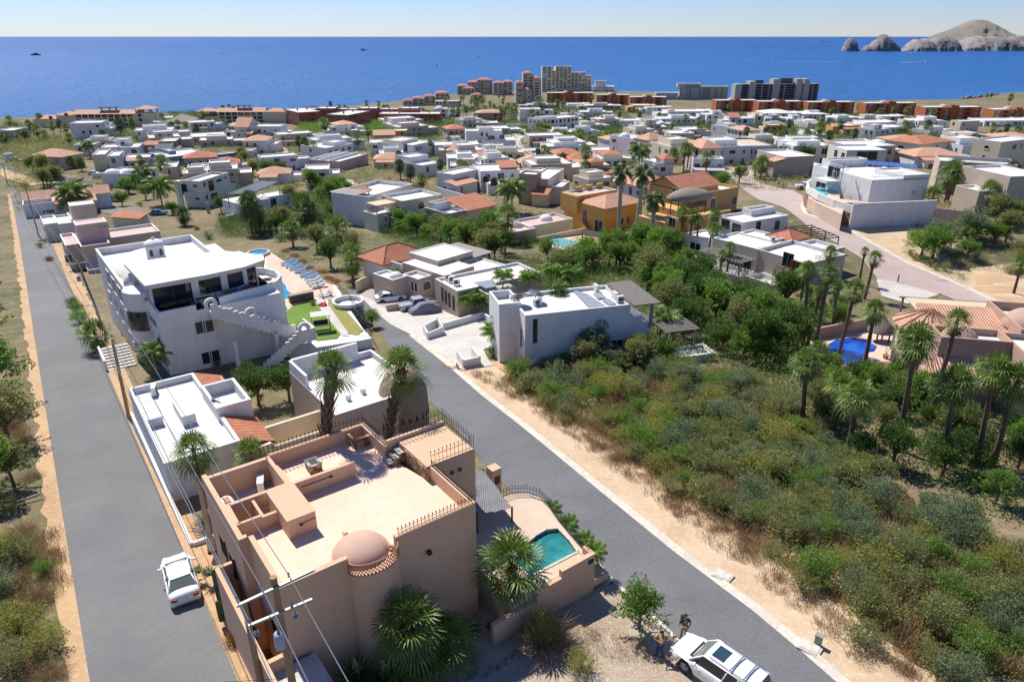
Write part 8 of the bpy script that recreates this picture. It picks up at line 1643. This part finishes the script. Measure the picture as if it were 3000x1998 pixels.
def hand(nodes, edges, s, wr, d, up_):
 d = Vector(d).normalized(); up_ = Vector(up_).normalized(); side = d.cross(up_).normalized(); wr = Vector(wr)
 nodes['pm'+s] = (tuple(wr+d*.05),(.036,.018)); edges.append(('wr'+s, 'pm'+s))
 for i, (l, o) in enumerate(((.070,-.03),(.080,-.01),(.075,.01),(.058,.03))):
  a = wr+d*.085+side*o; b = a+d*l*.5-up_*.012; c = b+d*l*.35-up_*.035
  nodes['f%d%s' % (i, s)] = (tuple(a),.010); nodes['g%d%s' % (i, s)] = (tuple(b),.009); nodes['h%d%s' % (i, s)] = (tuple(c),.008)
  edges += [('pm'+s, 'f%d%s' % (i, s)),('f%d%s' % (i, s), 'g%d%s' % (i, s)),('g%d%s' % (i, s), 'h%d%s' % (i, s))]
 a = wr+d*.03-side*.035; b = a+d*.035-side*.02-up_*.01; nodes['t'+s] = (tuple(a),.011); nodes['u'+s] = (tuple(b),.009); edges += [('pm'+s, 't'+s),('t'+s, 'u'+s)]
def head(t, c, r, skin, hairlen=0, cap=None, face=0):
 cx_, cy_, cz_ = c; mb = MB(); n_, k_ = 20,14
 for j in range(k_+1):
  ph = math.pi*j/k_
  for i in range(n_):
   a = 2*math.pi*i/n_; x = r*.82*math.sin(ph)*math.cos(a); y = -r*.98*math.sin(ph)*math.sin(a); z = r*1.22*math.cos(ph)
   if y < 0 and z < 0: y *= .92; x *= 1-.28*abs(z)/r
   mb.v.append((x, y, z))
 for j in range(k_):
  for i in range(n_): mb.f.append((j*n_+i, j*n_+(i+1) % n_, (j+1)*n_+(i+1) % n_, (j+1)*n_+i)); mb.m.append(0)
 h = mb.build('head', skin, t, smooth=True); h.location = c; h.rotation_euler = (face, 0,0)
 mb = MB(); mb.tube((0,-r*.9,.01),(0,-r*1.17,-.02),.012,.019,6); mb.build('nose', skin, h, smooth=True)
 for s_ in (-1,1):
  mb = MB(); mb.dome((s_*r*.34,-r*.84,.012),.014,.014,.012, n=8, k=4); mb.build('eye', M_black, h); mb = MB(); mb.obox((s_*r*.83,.0,0),.02,.035,.055); mb.build('ear', skin, h)
 mb = MB(); mb.obox((0,-r*.93,-r*.5),.045,.012,.012); mb.build('mouth', plain('lips', (.35,.1,.09)), h)
 mb = MB(); mb.dome((0,.012,.012), r*.9, r*1.06, r*1.3, n=18)
 hr = mb.build('hair', M_hair, h, smooth=True)
 mb = MB(); mb.lathe((0,.03,0), [(r*.88,.05),(r*.9,-.02),(r*.8,-.08)], 18, a0=R(5), a1=R(175)); mb.build('back_hair', M_hair, h, smooth=True)
 if hairlen: skinned('long_hair', {'a': ((0,.07,.02),.07), 'b': ((0,.10,-.12),.06), 'c': ((0,.12,-.12-hairlen),.035)}, [('a', 'b'),('b', 'c')], M_hair, h)
 return h
def person(loc, rz, label, sc, shirt, trousers, skin, pose):
 t = thing('person', label, 'person', loc, rz); t.scale = (sc,)*3; p = pose
 nd = {'pel': ((0,0,.95),(.15,.11)), 'hipL': ((-.10,0,.9),.095), 'hipR': ((.10,0,.9),.095), 'kneeL': (p['kL'], .062), 'kneeR': (p['kR'], .062), 'ankL': (p['aL'], .04), 'ankR': (p['aR'], .04), 'chest': ((0,.0,1.28),(.165,.11)), 'neck': ((0,0,1.48),.055), 'nk2': ((0,-.01,1.56),.05)}
 ed = [('pel', 'hipL'),('pel', 'hipR'),('hipL', 'kneeL'),('hipR', 'kneeR'),('kneeL', 'ankL'),('kneeR', 'ankR'),('pel', 'chest'),('chest', 'neck'),('neck', 'nk2')]
 for s, e, w, x in (('L', p['eL'], p['wL'], -1),('R', p['eR'], p['wR'], 1)):
  nd.update(arm(s, (x*.19,0,1.41), e, w)); ed += [('neck' if 0 else 'chest', 'sh'+s),('sh'+s, 'el'+s),('el'+s, 'wr'+s)]; hand(nd, ed, s, w, p['d'+s], (0,.3,1))
 skinned('body', nd, ed, skin, t)
 sh_ = {k: (nd[k][0], (nd[k][1][0]+.018, nd[k][1][1]+.02) if hasattr(nd[k][1], '__len__') else nd[k][1]+.018) for k in ('pel', 'chest', 'neck')}; sh_['pel'] = ((0,0,1.0),(.165,.125)); sh_['neck'] = ((0,0,1.44),.075); es = [('pel', 'chest'),('chest', 'neck')]
 for s in 'LR':
  sh_['sh'+s] = (nd['sh'+s][0], .078); f = p.get('sleeve', .5); a = Vector(nd['sh'+s][0]); b = Vector(nd['el'+s][0]); c = Vector(nd['wr'+s][0]); es.append(('chest', 'sh'+s))
  if f <= 1: sh_['el'+s] = (tuple(a.lerp(b, f)),.068); es.append(('sh'+s, 'el'+s))
  else: sh_['el'+s] = (tuple(b),.06); sh_['wr'+s] = (tuple(b.lerp(c, f-1)),.045); es += [('sh'+s, 'el'+s),('el'+s, 'wr'+s)]
 skinned('shirt', sh_, es, shirt, t)
 tr = {'pel': ((0,0,.98),(.168,.13)), 'hipL': ((-.10,0,.88),.112), 'hipR': ((.10,0,.88),.112)}; es = [('pel', 'hipL'),('pel', 'hipR')]
 for s in 'LR': tr['knee'+s] = (nd['knee'+s][0], .08); tr['ank'+s] = ((Vector(nd['knee'+s][0]).lerp(Vector(nd['ank'+s][0]), p.get('leg', .95))),.062); tr['ank'+s] = (tuple(tr['ank'+s][0]),.062); es += [('hip'+s, 'knee'+s),('knee'+s, 'ank'+s)]
 skinned('trousers', tr, es, trousers, t)
 for s in 'LR': a = Vector(p['a'+s]); skinned('shoe', {'a': (tuple(a+Vector((0,.03,-.05))),.045), 'b': (tuple(a+Vector((0,-.08,-.065))),(.045,.035)), 'c': (tuple(a+Vector((0,-.17,-.075))),(.035,.022))}, [('a', 'b'),('b', 'c')], p['shoe'], t)
 return t
M_blk = plain('black cotton', (.02,.02,.022),.9); M_khaki = plain('khaki cotton', (.42,.36,.25),.9); M_jean = plain('blue denim', (.03,.06,.16),.9); M_must = plain('mustard wool', (.5,.31,.10),.9); M_boot = plain('brown boots', (.13,.06,.03),.7)
qm = PZ(*h4((365,205)) if 0 else (1900+365/3.365,1750+195/3.365), T(8.9,26.2)+1.5)
mz = T(qm.x, qm.y)
t = person((qm.x, qm.y, mz+.03), R(8), 'person in black t-shirt and khaki trousers standing on the street behind the white vehicle', .92, M_blk, M_khaki, M_skin, dict(kL=(-.12,-.03,.5), kR=(.13,.0,.5), aL=(-.13,.02,.09), aR=(.15,.03,.09), eL=(-.33,-.04,1.14), eR=(.33,-.02,1.15), wL=(-.14,-.27,1.15), wR=(.13,-.25,1.09), dL=(.7,-.5,.1), dR=(-.8,-.4,.0), sleeve=.75, shoe=M_boot))
head(t, (0,-.03,1.68),.105, M_skin, face=R(-22))
mb = MB(); mb.box(-.07,.07,-.36,-.31,1.08,1.16); c_ = mb.build('controller', M_dgrey, t)
mb = MB(); mb.box(-.15,.15,.12,.27,1.05,1.5); mb.build('backpack', M_blk, t); mb = MB(); mb.tube((.12,.2,1.5),(.42,.12,1.56),.012,.012,5); mb.build('strap_pole', M_black, t)
qw = P(1932,1922); wz = T(qw.x, qw.y)
t = person((qw.x, qw.y, wz+.03), R(-75), 'person in mustard jumper and blue jeans holding up a phone beside the white vehicle', .90, M_must, M_jean, M_skin2, dict(kL=(-.10,-.12,.5), kR=(.10,.0,.5), aL=(-.10,-.10,.09), aR=(.11,.16,.1), eL=(-.24,-.14,1.18), eR=(.24,-.14,1.18), wL=(-.09,-.36,1.34), wR=(.09,-.36,1.34), dL=(.2,-.6,.5), dR=(-.2,-.6,.5), sleeve=1.8, shoe=M_boot))
head(t, (0,-.04,1.68),.10, M_skin2,.34, face=R(5))
mb = MB(); mb.box(-.09,.09,-.49,-.47,1.36,1.47); mb.build('phone', M_black, t)
# ---- utility poles and wires
t = thing('utility_pole', 'weathered wooden utility pole with two steel crossarms and transformer in front of the peach house', 'utility pole', (-8.45,19.3, T(-8.45,19.3))); UP = t
ptop = PZ(800,1690, T(-8.45,19.3)+9.3); b0 = Vector((-8.45,19.3, T(-8.45,19.3)-.5)); o3_ = Vector(t.location)
pb = Vector((ptop.x+.10, ptop.y-.1, b0.z)); t.location = (pb.x, pb.y, b0.z+.5); o3_ = Vector(t.location)
mb = MB(); mb.tube(pb-o3_, ptop-o3_, .17,.12,14); mb.build('pole', M_wood, t)
def on_pole(px, py, z): return PZ(px, py, z)-o3_
za = ptop.z-.35; h3c = cropf(600,1600,2.2525)
arms = []
for z, a, b in ((za, (210,395),(722,155)),(za-1.0,(290,525),(708,350))):
 A, B = on_pole(*h3c(a), z), on_pole(*h3c(b), z); mb = MB(); d = (B-A); mb.obox((A+B)/2, d.length, .09,.09, math.atan2(d.y, d.x)); mb.build('crossarm', M_metal, t); arms.append((A, B))
 mid = A.lerp(B, .45); mb = MB(); mb.tube(A.lerp(B, .3), Vector((mid.x, mid.y, mid.z-.28)),.02,.02,5); mb.build('brace', M_metal, t)
def insul(p, h=.22, r=.045, name='insulator'):
 mb = MB(); mb.lathe(p, [(.02,0),(r, .04),(r*.6,.07),(r, .1),(r*.6,.13),(r*1.0,.16),(.02, h)], 12); return mb.build(name, M_metal, t)
for p in ((212,350),(375,270),(553,190)): insul(on_pole(*h3c(p), za+.12)-Vector((0,0,.1)))
for p, r in (((300,500),.06),((575,400),.06)): insul(on_pole(*h3c(p), za-.85)-Vector((0,0,.05)),.3, r)
mb = MB(); q = on_pole(*h3c((600,470)), za-1.5); mb.lathe(q, [(.02,0),(.09,.03),(.05,.07),(.1,.11),(.05,.15),(.1,.19),(.03,.27)], 12); mb.build('cutout_fuse', M_metal, t)
mb = MB(); q = on_pole(*h3c((345,590)), za-1.6); mb.lathe(q, [(.02,0),(.09,.03),(.05,.07),(.1,.11),(.05,.15),(.1,.19),(.03,.27)], 12); mb.build('cutout_fuse', M_metal, t)
q = on_pole(*h3c((495,620)), za-2.3); mb = MB(); mb.lathe(q, [(.01,-.35),(.19,-.34),(.2,-.3),(.2,.28),(.16,.36),(.01,.38)], 18); tb = mb.build('transformer', plain('pale blue grey enamel', (.36,.42,.47),.4), t, smooth=True); mb = MB(); mb.lathe(q+Vector((0,0,.36)), [(.03,0),(.07,.04),(.04,.07),(.07,.1),(.04,.13),(.02,.2)], 10); mb.build('bushing', M_metal, tb)
mb = MB(); mb.path([q+Vector((0,0,-.34)), q+Vector((-.05,.02,-.6)), q+Vector((.1,0,-.9)), q+Vector((.3,.1,-1.2))], .012,4); mb.build('cable', M_metal, tb)
t2 = thing('utility_pole', 'shorter wooden pole standing just left of the big utility pole', 'utility pole', (0,0,0)); tp = P(715,1765,6.6); bp = Vector((tp.x+.05, tp.y, T(tp.x, tp.y)-.4)); t2.location = (bp.x, bp.y, bp.z+.4); mb = MB(); mb.tube((0,0,-.5), tp-Vector(t2.location),.15,.11,12); mb.build('pole', M_wood, t2)
r3 = cropf(0,650,1.4933); poles = [ptop]
def pole(top, bot, label, arm_=None, tr=False):
 b = P(*bot); d = ray(*top); k = b.y/d.y; tp = Vector((d.x*k, b.y, HC+d.z*k)); t = thing('utility_pole', label, 'utility pole', (b.x, b.y, T(b.x, b.y)-.1)); o = Vector(t.location); mb = MB(); mb.tube((0,0,-.3), tp-o, .16,.11,10); mb.build('pole', M_wood, t)
 if arm_: a_ = Vector((tp.x, tp.y, tp.z-.3))-o; u = Vector((math.cos(R(36)), math.sin(R(36)),0)); mb = MB(); mb.obox(a_, 2.4,.1,.1, R(36)); mb.build('crossarm', M_metal, t); [insulat(t, a_+u*x+Vector((0,0,.05))) for x in (-1.1,0,1.1)]
 if tr: mb = MB(); mb.lathe(tp-o-Vector((.3,.1,2.4)), [(.01,0),(.2,.02),(.2,.6),(.01,.66)], 12); mb.build('transformer', MATS['pale blue grey enamel'], t, smooth=True)
 return tp
def insulat(t, p): mb = MB(); mb.lathe(p, [(.02,0),(.05,.04),(.03,.1),(.05,.14),(.01,.2)], 8); return mb.build('insulator', M_metal, t)
pA = pole((328,992),(378,1225), 'wooden utility pole beside the villa steps')
pB = pole((226,765),(310,975), 'tall utility pole with crossarm and transformer in front of the villa left wall', True, True)
pC = pole((75,552),(113,690), 'tall brown pole with bushy vine top beside the pink tiled house', None)
pD = pole((8,480),(22,540), 'far utility pole at the end of the hill road', True)
sh('shrub_olive1', (0,0),.5, '', label='leafy vine clump at the top of the tall brown pole', loc=None, c=None) if 0 else None
o = place('shrub_olive1', pC-Vector((0,0,.3)),0,1.5, 'bushy green vine clump around the top of the tall brown pole')
pE = pole((40,800-430),(55,440), 'thin pole behind the thatched palapa', None) if 0 else None
def wire(a, b, sag, label, r=.016, grp='overhead wires along the hill road', mat=None):
 pts = [a.lerp(b, i/16)-Vector((0,0, sag*4*(i/16)*(1-i/16))) for i in range(17)]; mb = MB(); o = pts[0]; mb.path([p-o for p in pts], r, 4); ob = mb.build('overhead_wire', mat or M_metal, None, o); tag(ob, label, 'wire', grp)
A, B = arms[0]; w3s = [o3_+A.lerp(B, u)+Vector((0,0,.2)) for u in (.02,.33,.68)]; u36 = Vector((math.cos(R(36)), math.sin(R(36)),0))
nb = [Vector((w.x+6.5, w.y-9.5, w.z+.3)) for w in w3s]; far_ = [pB+u36*x+Vector((0,0,-.1)) for x in (-1.1,0,1.1)]; far2 = [pD+u36*x+Vector((0,0,-.1)) for x in (-1.1,0,1.1)]
for i, nm in enumerate(('left', 'middle', 'right')):
 wire(w3s[i], nb[i], .1, nm+' overhead wire running from the crossarm to the bottom edge', .018); wire(w3s[i], far_[i], .5, nm+' overhead wire between the foreground pole and the villa pole', .018); wire(far_[i], far2[i], .8, nm+' overhead wire running on along the hill road to the far pole', .02)
wire(o3_+arms[1][0].lerp(arms[1][1], .03)+Vector((0,0,.1)), pA-Vector((0,0,.2)),.5, 'lower thick cable from the foreground pole to the pole at the villa steps', .022); wire(pA-Vector((0,0,.2)), pB-Vector((0,0,2)),.4, 'lower thick cable between the two villa poles', .022); wire(pB-Vector((0,0,2)), pC-Vector((0,0,1)),.7, 'lower cable from the villa pole to the tall brown pole', .022)
wire(pb+Vector((0,0,5)), P(0,2010,2.2),.2, 'thin black cable crossing the hill road near the bottom edge', .012, None, M_black)
for p, l in (((800,1400), 'green and white street sign on a post beside the white pickup'),):
 q = P(*f1(p)) if 0 else P(*f1((805,1475))); t = thing('street_sign', l, 'sign', q); mb = MB(); mb.tube((0,0,0),(0,0,2.8),.04,.04,6); mb.build('post', M_metal, t); mb = MB(); mb.box(-.3,.3,-.03,.03,1.7,2.3); mb.build('sign_board', M_whitep, t); mb = MB(); mb.lathe((0,0,.7), [(.2,0),(.22,.7),(.01,.75)], 10); mb.build('litter_bin', plain('green enamel', (.03,.2,.1)), t)
for i, (p, l) in enumerate((((396,1340), 'leftmost dark bollard beside the beige blank-walled house'),((492,1380), 'second dark bollard along the roundabout kerb'),((637,1440), 'third dark bollard along the roundabout kerb'),((872,1490), 'dark bollard right of the green sign'))): mb = MB(); mb.tube((0,0,0),(0,0,.95),.09,.07,8); mb.lathe((0,0,.95), [(.1,0),(.1,.1),(.01,.15)], 8); o = mb.build('bollard', M_black, None, P(*f1(p))); tag(o, l, 'bollard', 'bollards along the paver road')
mb = MB(); mb.tube((0,0,0),(0,0,1.1),.1,.08,8); mb.lathe((0,0,1.1), [(.11,0),(.11,.1),(.01,.15)], 8); o = mb.build('bollard', M_black, None, P(*c4((1122,205)))); tag(o, 'single dark bollard at the paved forecourt of the domed villa', 'bollard')
def palapa(c, r, label, cf, h=2.6):
 q = P(*cf(c), h); t = thing('palapa', label, 'palapa', (q.x, q.y, q.z-h)); mb = MB(); mb.lathe((0,0, h-.5), [(r*1.05,-.35),(r, 0),(r*.5,.7),(.05,1.4),(.01,1.42)], 24); mb.build('thatch', M_thatch, t, smooth=True)
 for k in range(4): a = .8+k*1.57; MB().tube((r*.7*math.cos(a), r*.7*math.sin(a),-.5),(r*.7*math.cos(a), r*.7*math.sin(a), h-.2),.09).build('post', M_dwood, t)
palapa((820,1020),4.2, 'wide thatched palapa beside the curved side street', a1); palapa((1010,520),1.4, 'thatched palapa with grey top at the deep blue pool of the domed villa', c4,2.2)
mb = MB(); mb.path([(0,0,.1),(1.3,.35,.2),(2.4,1.0,.25)], [.1,.09,.05], 7); mb.tube((1.3,.35,.2),(1.9,.1,.5),.05,.02,5); o = mb.build('fallen_branch', M_barkp, None, P(-10,1490)); o.rotation_euler.z = R(10); tag(o, 'bleached white fallen trunk on the bank left of the hill road', 'dead branch')
for i in range(26):
 x, y = rnd.uniform(-4,8), rnd.uniform(19,22.5); r = rnd.uniform(.05,.13); bm = bmesh.new(); bmesh.ops.create_icosphere(bm, subdivisions=1, radius=r); mb = MB()
 for w in bm.verts: w.co *= rnd.uniform(.75,1.2)
 mb.v = [(a.co.x, a.co.y, a.co.z*.7) for a in bm.verts]; mb.f = [tuple(w.index for w in f.verts) for f in bm.faces]; mb.m = [0]*len(mb.f); bm.free(); o = mb.build('field_stone', M_gstone, None, (x, y, T(x, y)+r*.2)); tag(o, 'small pale stone lying loose on the gravel lot', 'stone', 'loose stones on the gravel lot')
t = thing('garden_steps', 'broad pale garden steps climbing from the villa forecourt beside the hill road', 'steps', P(*cL((940,1120))), R(36)); mb = MB(); [mb.box(-1.3,1.3, i*.55, i*.55+.55,-.6,.1+i*.12) for i in range(8)]; mb.build('steps', M_conc, t); mb = MB(); mb.box(-1.5,-1.3,0,4.4,-.6,1.2); mb.build('side_wall', M_white, t)
for p, l in (((1190,1090), 'teal glazed plant pot by the curved villa window'),((1245,1180), 'teal glazed plant pot at the corner of the villa forecourt')): t = thing('plant_pot', l, 'pot', P(*cL(p))); mb = MB(); mb.lathe((0,0,0), [(.2,0),(.34,.45),(.36,.5),(.3,.5),(.28,.42),(.01,.42)], 16); mb.build('pot', plain('teal glaze', (.05,.22,.22),.2), t, smooth=True)
t = thing('plant_pot', 'terracotta pot with bare shrub beside the deep blue pool', 'pot', P(*c4((1028,790)))); mb = MB(); mb.lathe((0,0,0), [(.2,0),(.34,.5),(.3,.5),(.01,.45)], 14); mb.build('pot', plain('terracotta', (.4,.17,.09)), t); mb = MB(); [mb.tube((0,0,.4),(.3*math.cos(a),.3*math.sin(a),1.5),.03,.015,4) for a in (0,2,4)]; mb.build('bare_shrub', M_barkg, t)
t = thing('railing', 'black and white railing along the lawn edge above the round green tree', 'railing', PZ(*c2((560,560)), GZ)); railing(t, [PZ(*c2(p), GZ)-Vector(t.location) for p in ((480,500),(560,570),(680,720),(760,880),(660,880))], .9,.3, spike=False, mat=M_black)
# ---- headland rocks, boats, birds
M_rock = ground('sea cliff rock', (.34,.30,.275),(.16,.14,.135),(.46,.42,.38),.008,.05,.95,1., 6,(.35,.6))
M_scr = ground('scrubby hill', (.20,.18,.15),(.26,.23,.19),(.14,.14,.11),.006,.05,1,1,4)
rk = cropf(2400,0,3.925)
def rock(name, label, cf, outline, base_y, dist_y, depth, mat, seed, cat, rough=.16, ex=.55):
 xs = [p[0] for p in outline]; bx = ray(*cf((xs[0], base_y))); k = HC/-bx.z; yd = bx.y*k+depth*.3
 pts = []
 for p in outline: d = ray(*cf(p)); q = yd/d.y; pts.append((d.x*q, HC+d.z*q))
 t = thing(name, label, cat, (pts[len(pts)//2][0], yd, 0)); o = Vector(t.location); mb = MB(); n = len(pts)*5; m = 22; X0, X1 = pts[0][0], pts[-1][0]
 def hz_(x):
  for a, b in zip(pts, pts[1:]):
   if x <= b[0]: u = (x-a[0])/max(1e-6, b[0]-a[0]); return a[1]+(b[1]-a[1])*u
  return pts[-1][1]
 for i in range(n+1):
  x = X0+(X1-X0)*i/n; h = max(0, hz_(x))
  for j in range(m+1):
   v = j/m*2-1; dd = depth*(.35+.65*min(1, h/60)); f = max(0, math.cos(v*math.pi/2))**ex
   q = Vector((x*.02, v*dd*.02, seed)); ns = noise.fractal(q, .9,2.1,6); n2_ = abs(noise.noise(Vector((x*.035+seed, v*1.2, h*.01)))); z = h*f*(1-rough*.9*(1-f)*1.3*abs(ns)*2)-(1-f)*h*.22*n2_ if abs(v) > .02 else h
   mb.v.append((x-o.x+ns*dd*.10*(1-f), v*dd+dd*.14*ns*(1-f)*1.5, max(-3, z)))
 for i in range(n):
  for j in range(m): a = i*(m+1)+j; mb.f.append((a, a+1, a+m+2, a+m+1)); mb.m.append(0)
 mb.build('rock_face', mat, t, smooth=False); return t
rock('sea_stack', 'solitary rounded rock stack in the sea, left of the others', rk, [(262,588),(270,570),(290,540),(300,500),(325,460),(350,440),(375,437),(405,450),(420,480),(438,530),(450,580),(453,590)], 592,0,45, M_rock, 1, 'rock')
rock('sea_stack', 'peaked sea rock with low arch at its left foot', rk, [(512,586),(535,530),(575,525),(610,500),(640,465),(680,455),(700,410),(735,392),(770,400),(800,430),(835,455),(850,480),(880,505),(905,530),(925,588)], 592,0,60, M_rock, 2, 'rock')
rock('headland', 'low double humped rocky headland in front of the hill', rk, [(930,588),(990,560),(1020,520),(1060,480),(1100,455),(1150,462),(1200,448),(1240,452),(1280,475),(1310,445),(1380,415),(1430,405),(1500,430),(1560,470),(1620,580),(1640,590)], 592,0,90, M_rock, 3, 'headland')
rock('headland', 'broad rocky cliff band below the conical hill at the far right', rk, [(1560,588),(1600,520),(1680,460),(1750,430),(1830,415),(1900,430),(2000,420),(2100,435),(2200,425),(2280,415),(2360,425),(2500,440)], 586,0,120, M_rock, 5, 'headland')
rock('conical_hill', 'conical scrubby hill rising behind the cliffs at the far right', rk, [(1330,560),(1380,425),(1440,380),(1520,350),(1560,345),(1620,310),(1700,270),(1780,235),(1830,228),(1880,235),(1960,280),(2040,330),(2120,380),(2180,415),(2280,410),(2360,430),(2600,460)], 572,0,330, M_scr, 6, 'hill', .05,1.1)
for i, (p, l) in enumerate((((2085,265), 'pale rocks at the shore tip at the far right'),((1930,275), 'pale boulders along the right shore'),((1720,310), 'pale boulders below the twin shore palms'))):
 q = P(*g1(p)) if 0 else PZ(*g1(p),1); t = thing('shore_rocks', l, 'rocks', q, group='boulders along the right shore')
 for k in range(9): mb = MB(); bm = bmesh.new(); bmesh.ops.create_icosphere(bm, subdivisions=2, radius=1); s_ = rnd.uniform(1.5,4); mb.v = [tuple(v.co*(s_*(1+.35*noise.noise(v.co*1.3+Vector((k, i, 0)))))+Vector((k*6-24, rnd.uniform(-.2,.2),0))) for v in bm.verts]; mb.f = [tuple(w.index for w in f.verts) for f in bm.faces]; mb.m = [0]*len(mb.f); bm.free(); mb.build('boulder', M_rock, t)
M_foam = MATS['sea foam'] if 'sea foam' in MATS else M_white; M_wake = plain('wake foam', (.75,.8,.84),.9)
def boat(px, L_, hd, label, wake=0, hull=None, sail=False):
 q = PZ(px[0], px[1], 0); t = thing('sail_boat' if sail else 'motor_boat', label, 'boat', (q.x, q.y, 0), R(hd)); mb = MB(); s_ = L_/10
 out = [(-5,1.4),(2,1.6),(4,.9),(5.2,0),(4,-.9),(2,-1.6),(-5,-1.4)]; mb.prism([(a*s_, b*s_) for a, b in out], -.3*s_, 1.2*s_); mb.build('hull', hull or M_white, t); mb = MB(); mb.box(-2.5*s_, 1.5*s_, -1*s_, 1*s_, 1.2*s_, 2.4*s_); mb.build('cabin', M_white if hull is None else hull, t)
 if sail: mb = MB(); mb.tube((0,0,1),(0,0,13*s_),.1*s_); mb.build('mast', M_black, t); mb = MB(); mb.prism([(-3*s_, 0),(-.1,0),(-.1,.1*s_),(-3*s_, .1*s_)], 2*s_, 2.3*s_); mb.build('boom', M_black, t)
 if wake: mb = MB(); n_ = 10; [mb.quad((-5*s_-wake*i/n_, -(1+3*i/n_)*s_*.7,.15),(-5*s_-wake*(i+1)/n_, -(1+3*(i+1)/n_)*s_*.7,.15),(-5*s_-wake*(i+1)/n_, (1+3*(i+1)/n_)*s_*.7,.15),(-5*s_-wake*i/n_, (1+3*i/n_)*s_*.7,.15)) for i in range(n_)]; mb.build('wake', M_wake, t)
boat((104,163),34,180, 'dark motor yacht on the open sea at the far left', 110, M_dgrey); boat((650,159),12,180, 'small fast motor boat with long white wake, left of centre', 150); boat((1065,149),30,0, 'dark ship far out near the horizon, left of centre', 0, M_dgrey); boat((1402,167),10,0, 'tiny motor boat with short wake near the centre', 50)
boat((2120,146),14,0, 'motor boat with long white wake heading right, right of centre', 260); boat((2250,182),10,170, 'motor boat with long thin wake in the right bay', 180); boat((2160,179),8,180, 'small motor boat with short wake in the right bay', 50)
boat((2715,183),12,20, 'motor boat below the low headland with a wake behind it', 90); boat((2540,155),9,10, 'white boat at the foot of the arch rock'); boat((2673,158),16,0, 'white boat below the low headland'); boat((2268,141),16,0, 'sailing boat with mast near the horizon right of centre', 0, None, True); boat((1280,195),10,90, 'small sail boat in the glitter left of the point', 0, M_dgrey, True)
t = thing('parasail', 'orange and white parasail canopy low over the right bay', 'parasail', PZ(2268,141,0)+Vector((0,-200,8))); mb = MB(); mb.dome((0,0,0),5,3,3, n=14, k=5); mb.build('canopy', plain('orange canopy', (.6,.35,.12)), t)
for i, (p, l) in enumerate((((2411,122), 'left one of three dark birds flying in line over the bay'),((2424,124), 'middle one of three dark birds flying in line over the bay'),((2436,125), 'right one of three dark birds flying in line over the bay'))):
 d = ray(*p); q = Vector((0,0, HC))+d*(120/d.y); mb = MB(); mb.path([(-.3,0,0),(0,0,.03),(.35,0,0)], [.02,.09,.03], 6); mb.add([(0,.05,.05),(.1,.55,.2),(-.1,1.0,.1),(-.15,.5,.15)], [(0,1,2,3)]); mb.add([(0,-.05,.05),(.1,-.55,.2),(-.1,-1.0,.1),(-.15,-.5,.15)], [(3,2,1,0)]); o = mb.build('bird', M_black, None, q, R(25)); o.scale = (.6,)*3; tag(o, l, 'bird', 'birds flying over the bay')
# ---- descriptions of the many plants against their neighbours
ORD = ['leftmost', 'second from left', 'third from left', 'fourth from left', 'fifth from left', 'sixth from left', 'seventh from left', 'eighth from left', 'ninth from left', 'tenth from left']
LM = [(s, p) for s, p, o in LAND if -50 < p[0] < 3050 and p[1] < 2000]
from collections import defaultdict
grp = defaultdict(list)
for o, ph, px in AUTO+FH:
 best = min(LM, key=lambda l: math.hypot((l[1][0]-px[0]),(l[1][1]-px[1])*1.6)); dx, dy = px[0]-best[1][0], px[1]-best[1][1]
 far_n = math.hypot(dx, dy)
 rel = ('right of' if dx > 0 else 'left of') if abs(dx) > abs(dy)*1.3 else ('in front of' if dy > 0 else 'behind')
 if px[0] > 1450 and px[1] > 1130:
  row = 'lower' if px[1] > 1650 else ('middle' if px[1] > 1380 else 'upper'); side = ['near the street', 'midway', 'far right'][min(2, int((px[0]-1450-(px[1]-1130)*.75)/420)) if px[0]-1450-(px[1]-1130)*.75 > 0 else 0]
  ph2 = '%s in the %s scrub lot %s' % (ph.replace(' in the palm gully', '').replace('fan palm', 'palm'), row, side)
 else: ph2 = '%s %s the %s' % (ph, rel, best[0])
 grp[ph2].append((o, px))
for ph, l in grp.items():
 if len(l) == 1: l[0][0]['label'] = ' '.join(ph.split()[:16]); continue
 l.sort(key=lambda a: a[1][0]); n = len(l)
 kind_g = ph
 for i, (o, px) in enumerate(l):
  if n <= 10 or i < 10: w = ORD[i] if i < n-1 else 'rightmost'
  elif n-1-i < 10: w = ORD[n-1-i].replace('left', 'right') if n-1-i else 'rightmost'
  else: w = 'number %d from left' % (i+1)
  q_ = ph
  while len((q_+' '+w).split()) > 16: q_ = q_.replace(' with long arching fronds', '') if 'arching' in q_ else ' '.join(q_.split()[:-1])
  o['label'] = q_+', '+w
  o['group'] = 'similar '+ph.split(' in ')[0].split(' left ')[0].split(' right ')[0].split(' behind')[0]+'s'
for o in list(bpy.data.objects):
 if o.get('label') in ('prototype', 'palm') : bpy.data.objects.remove(o) if not o.children else o.__setitem__('label', o['category'])
for k, v in PROTO.items():
 if not v[4]:
  for n_, c in v[2]: bpy.data.objects.remove(c)
  try: bpy.data.objects.remove(v[3])
  except ReferenceError: pass
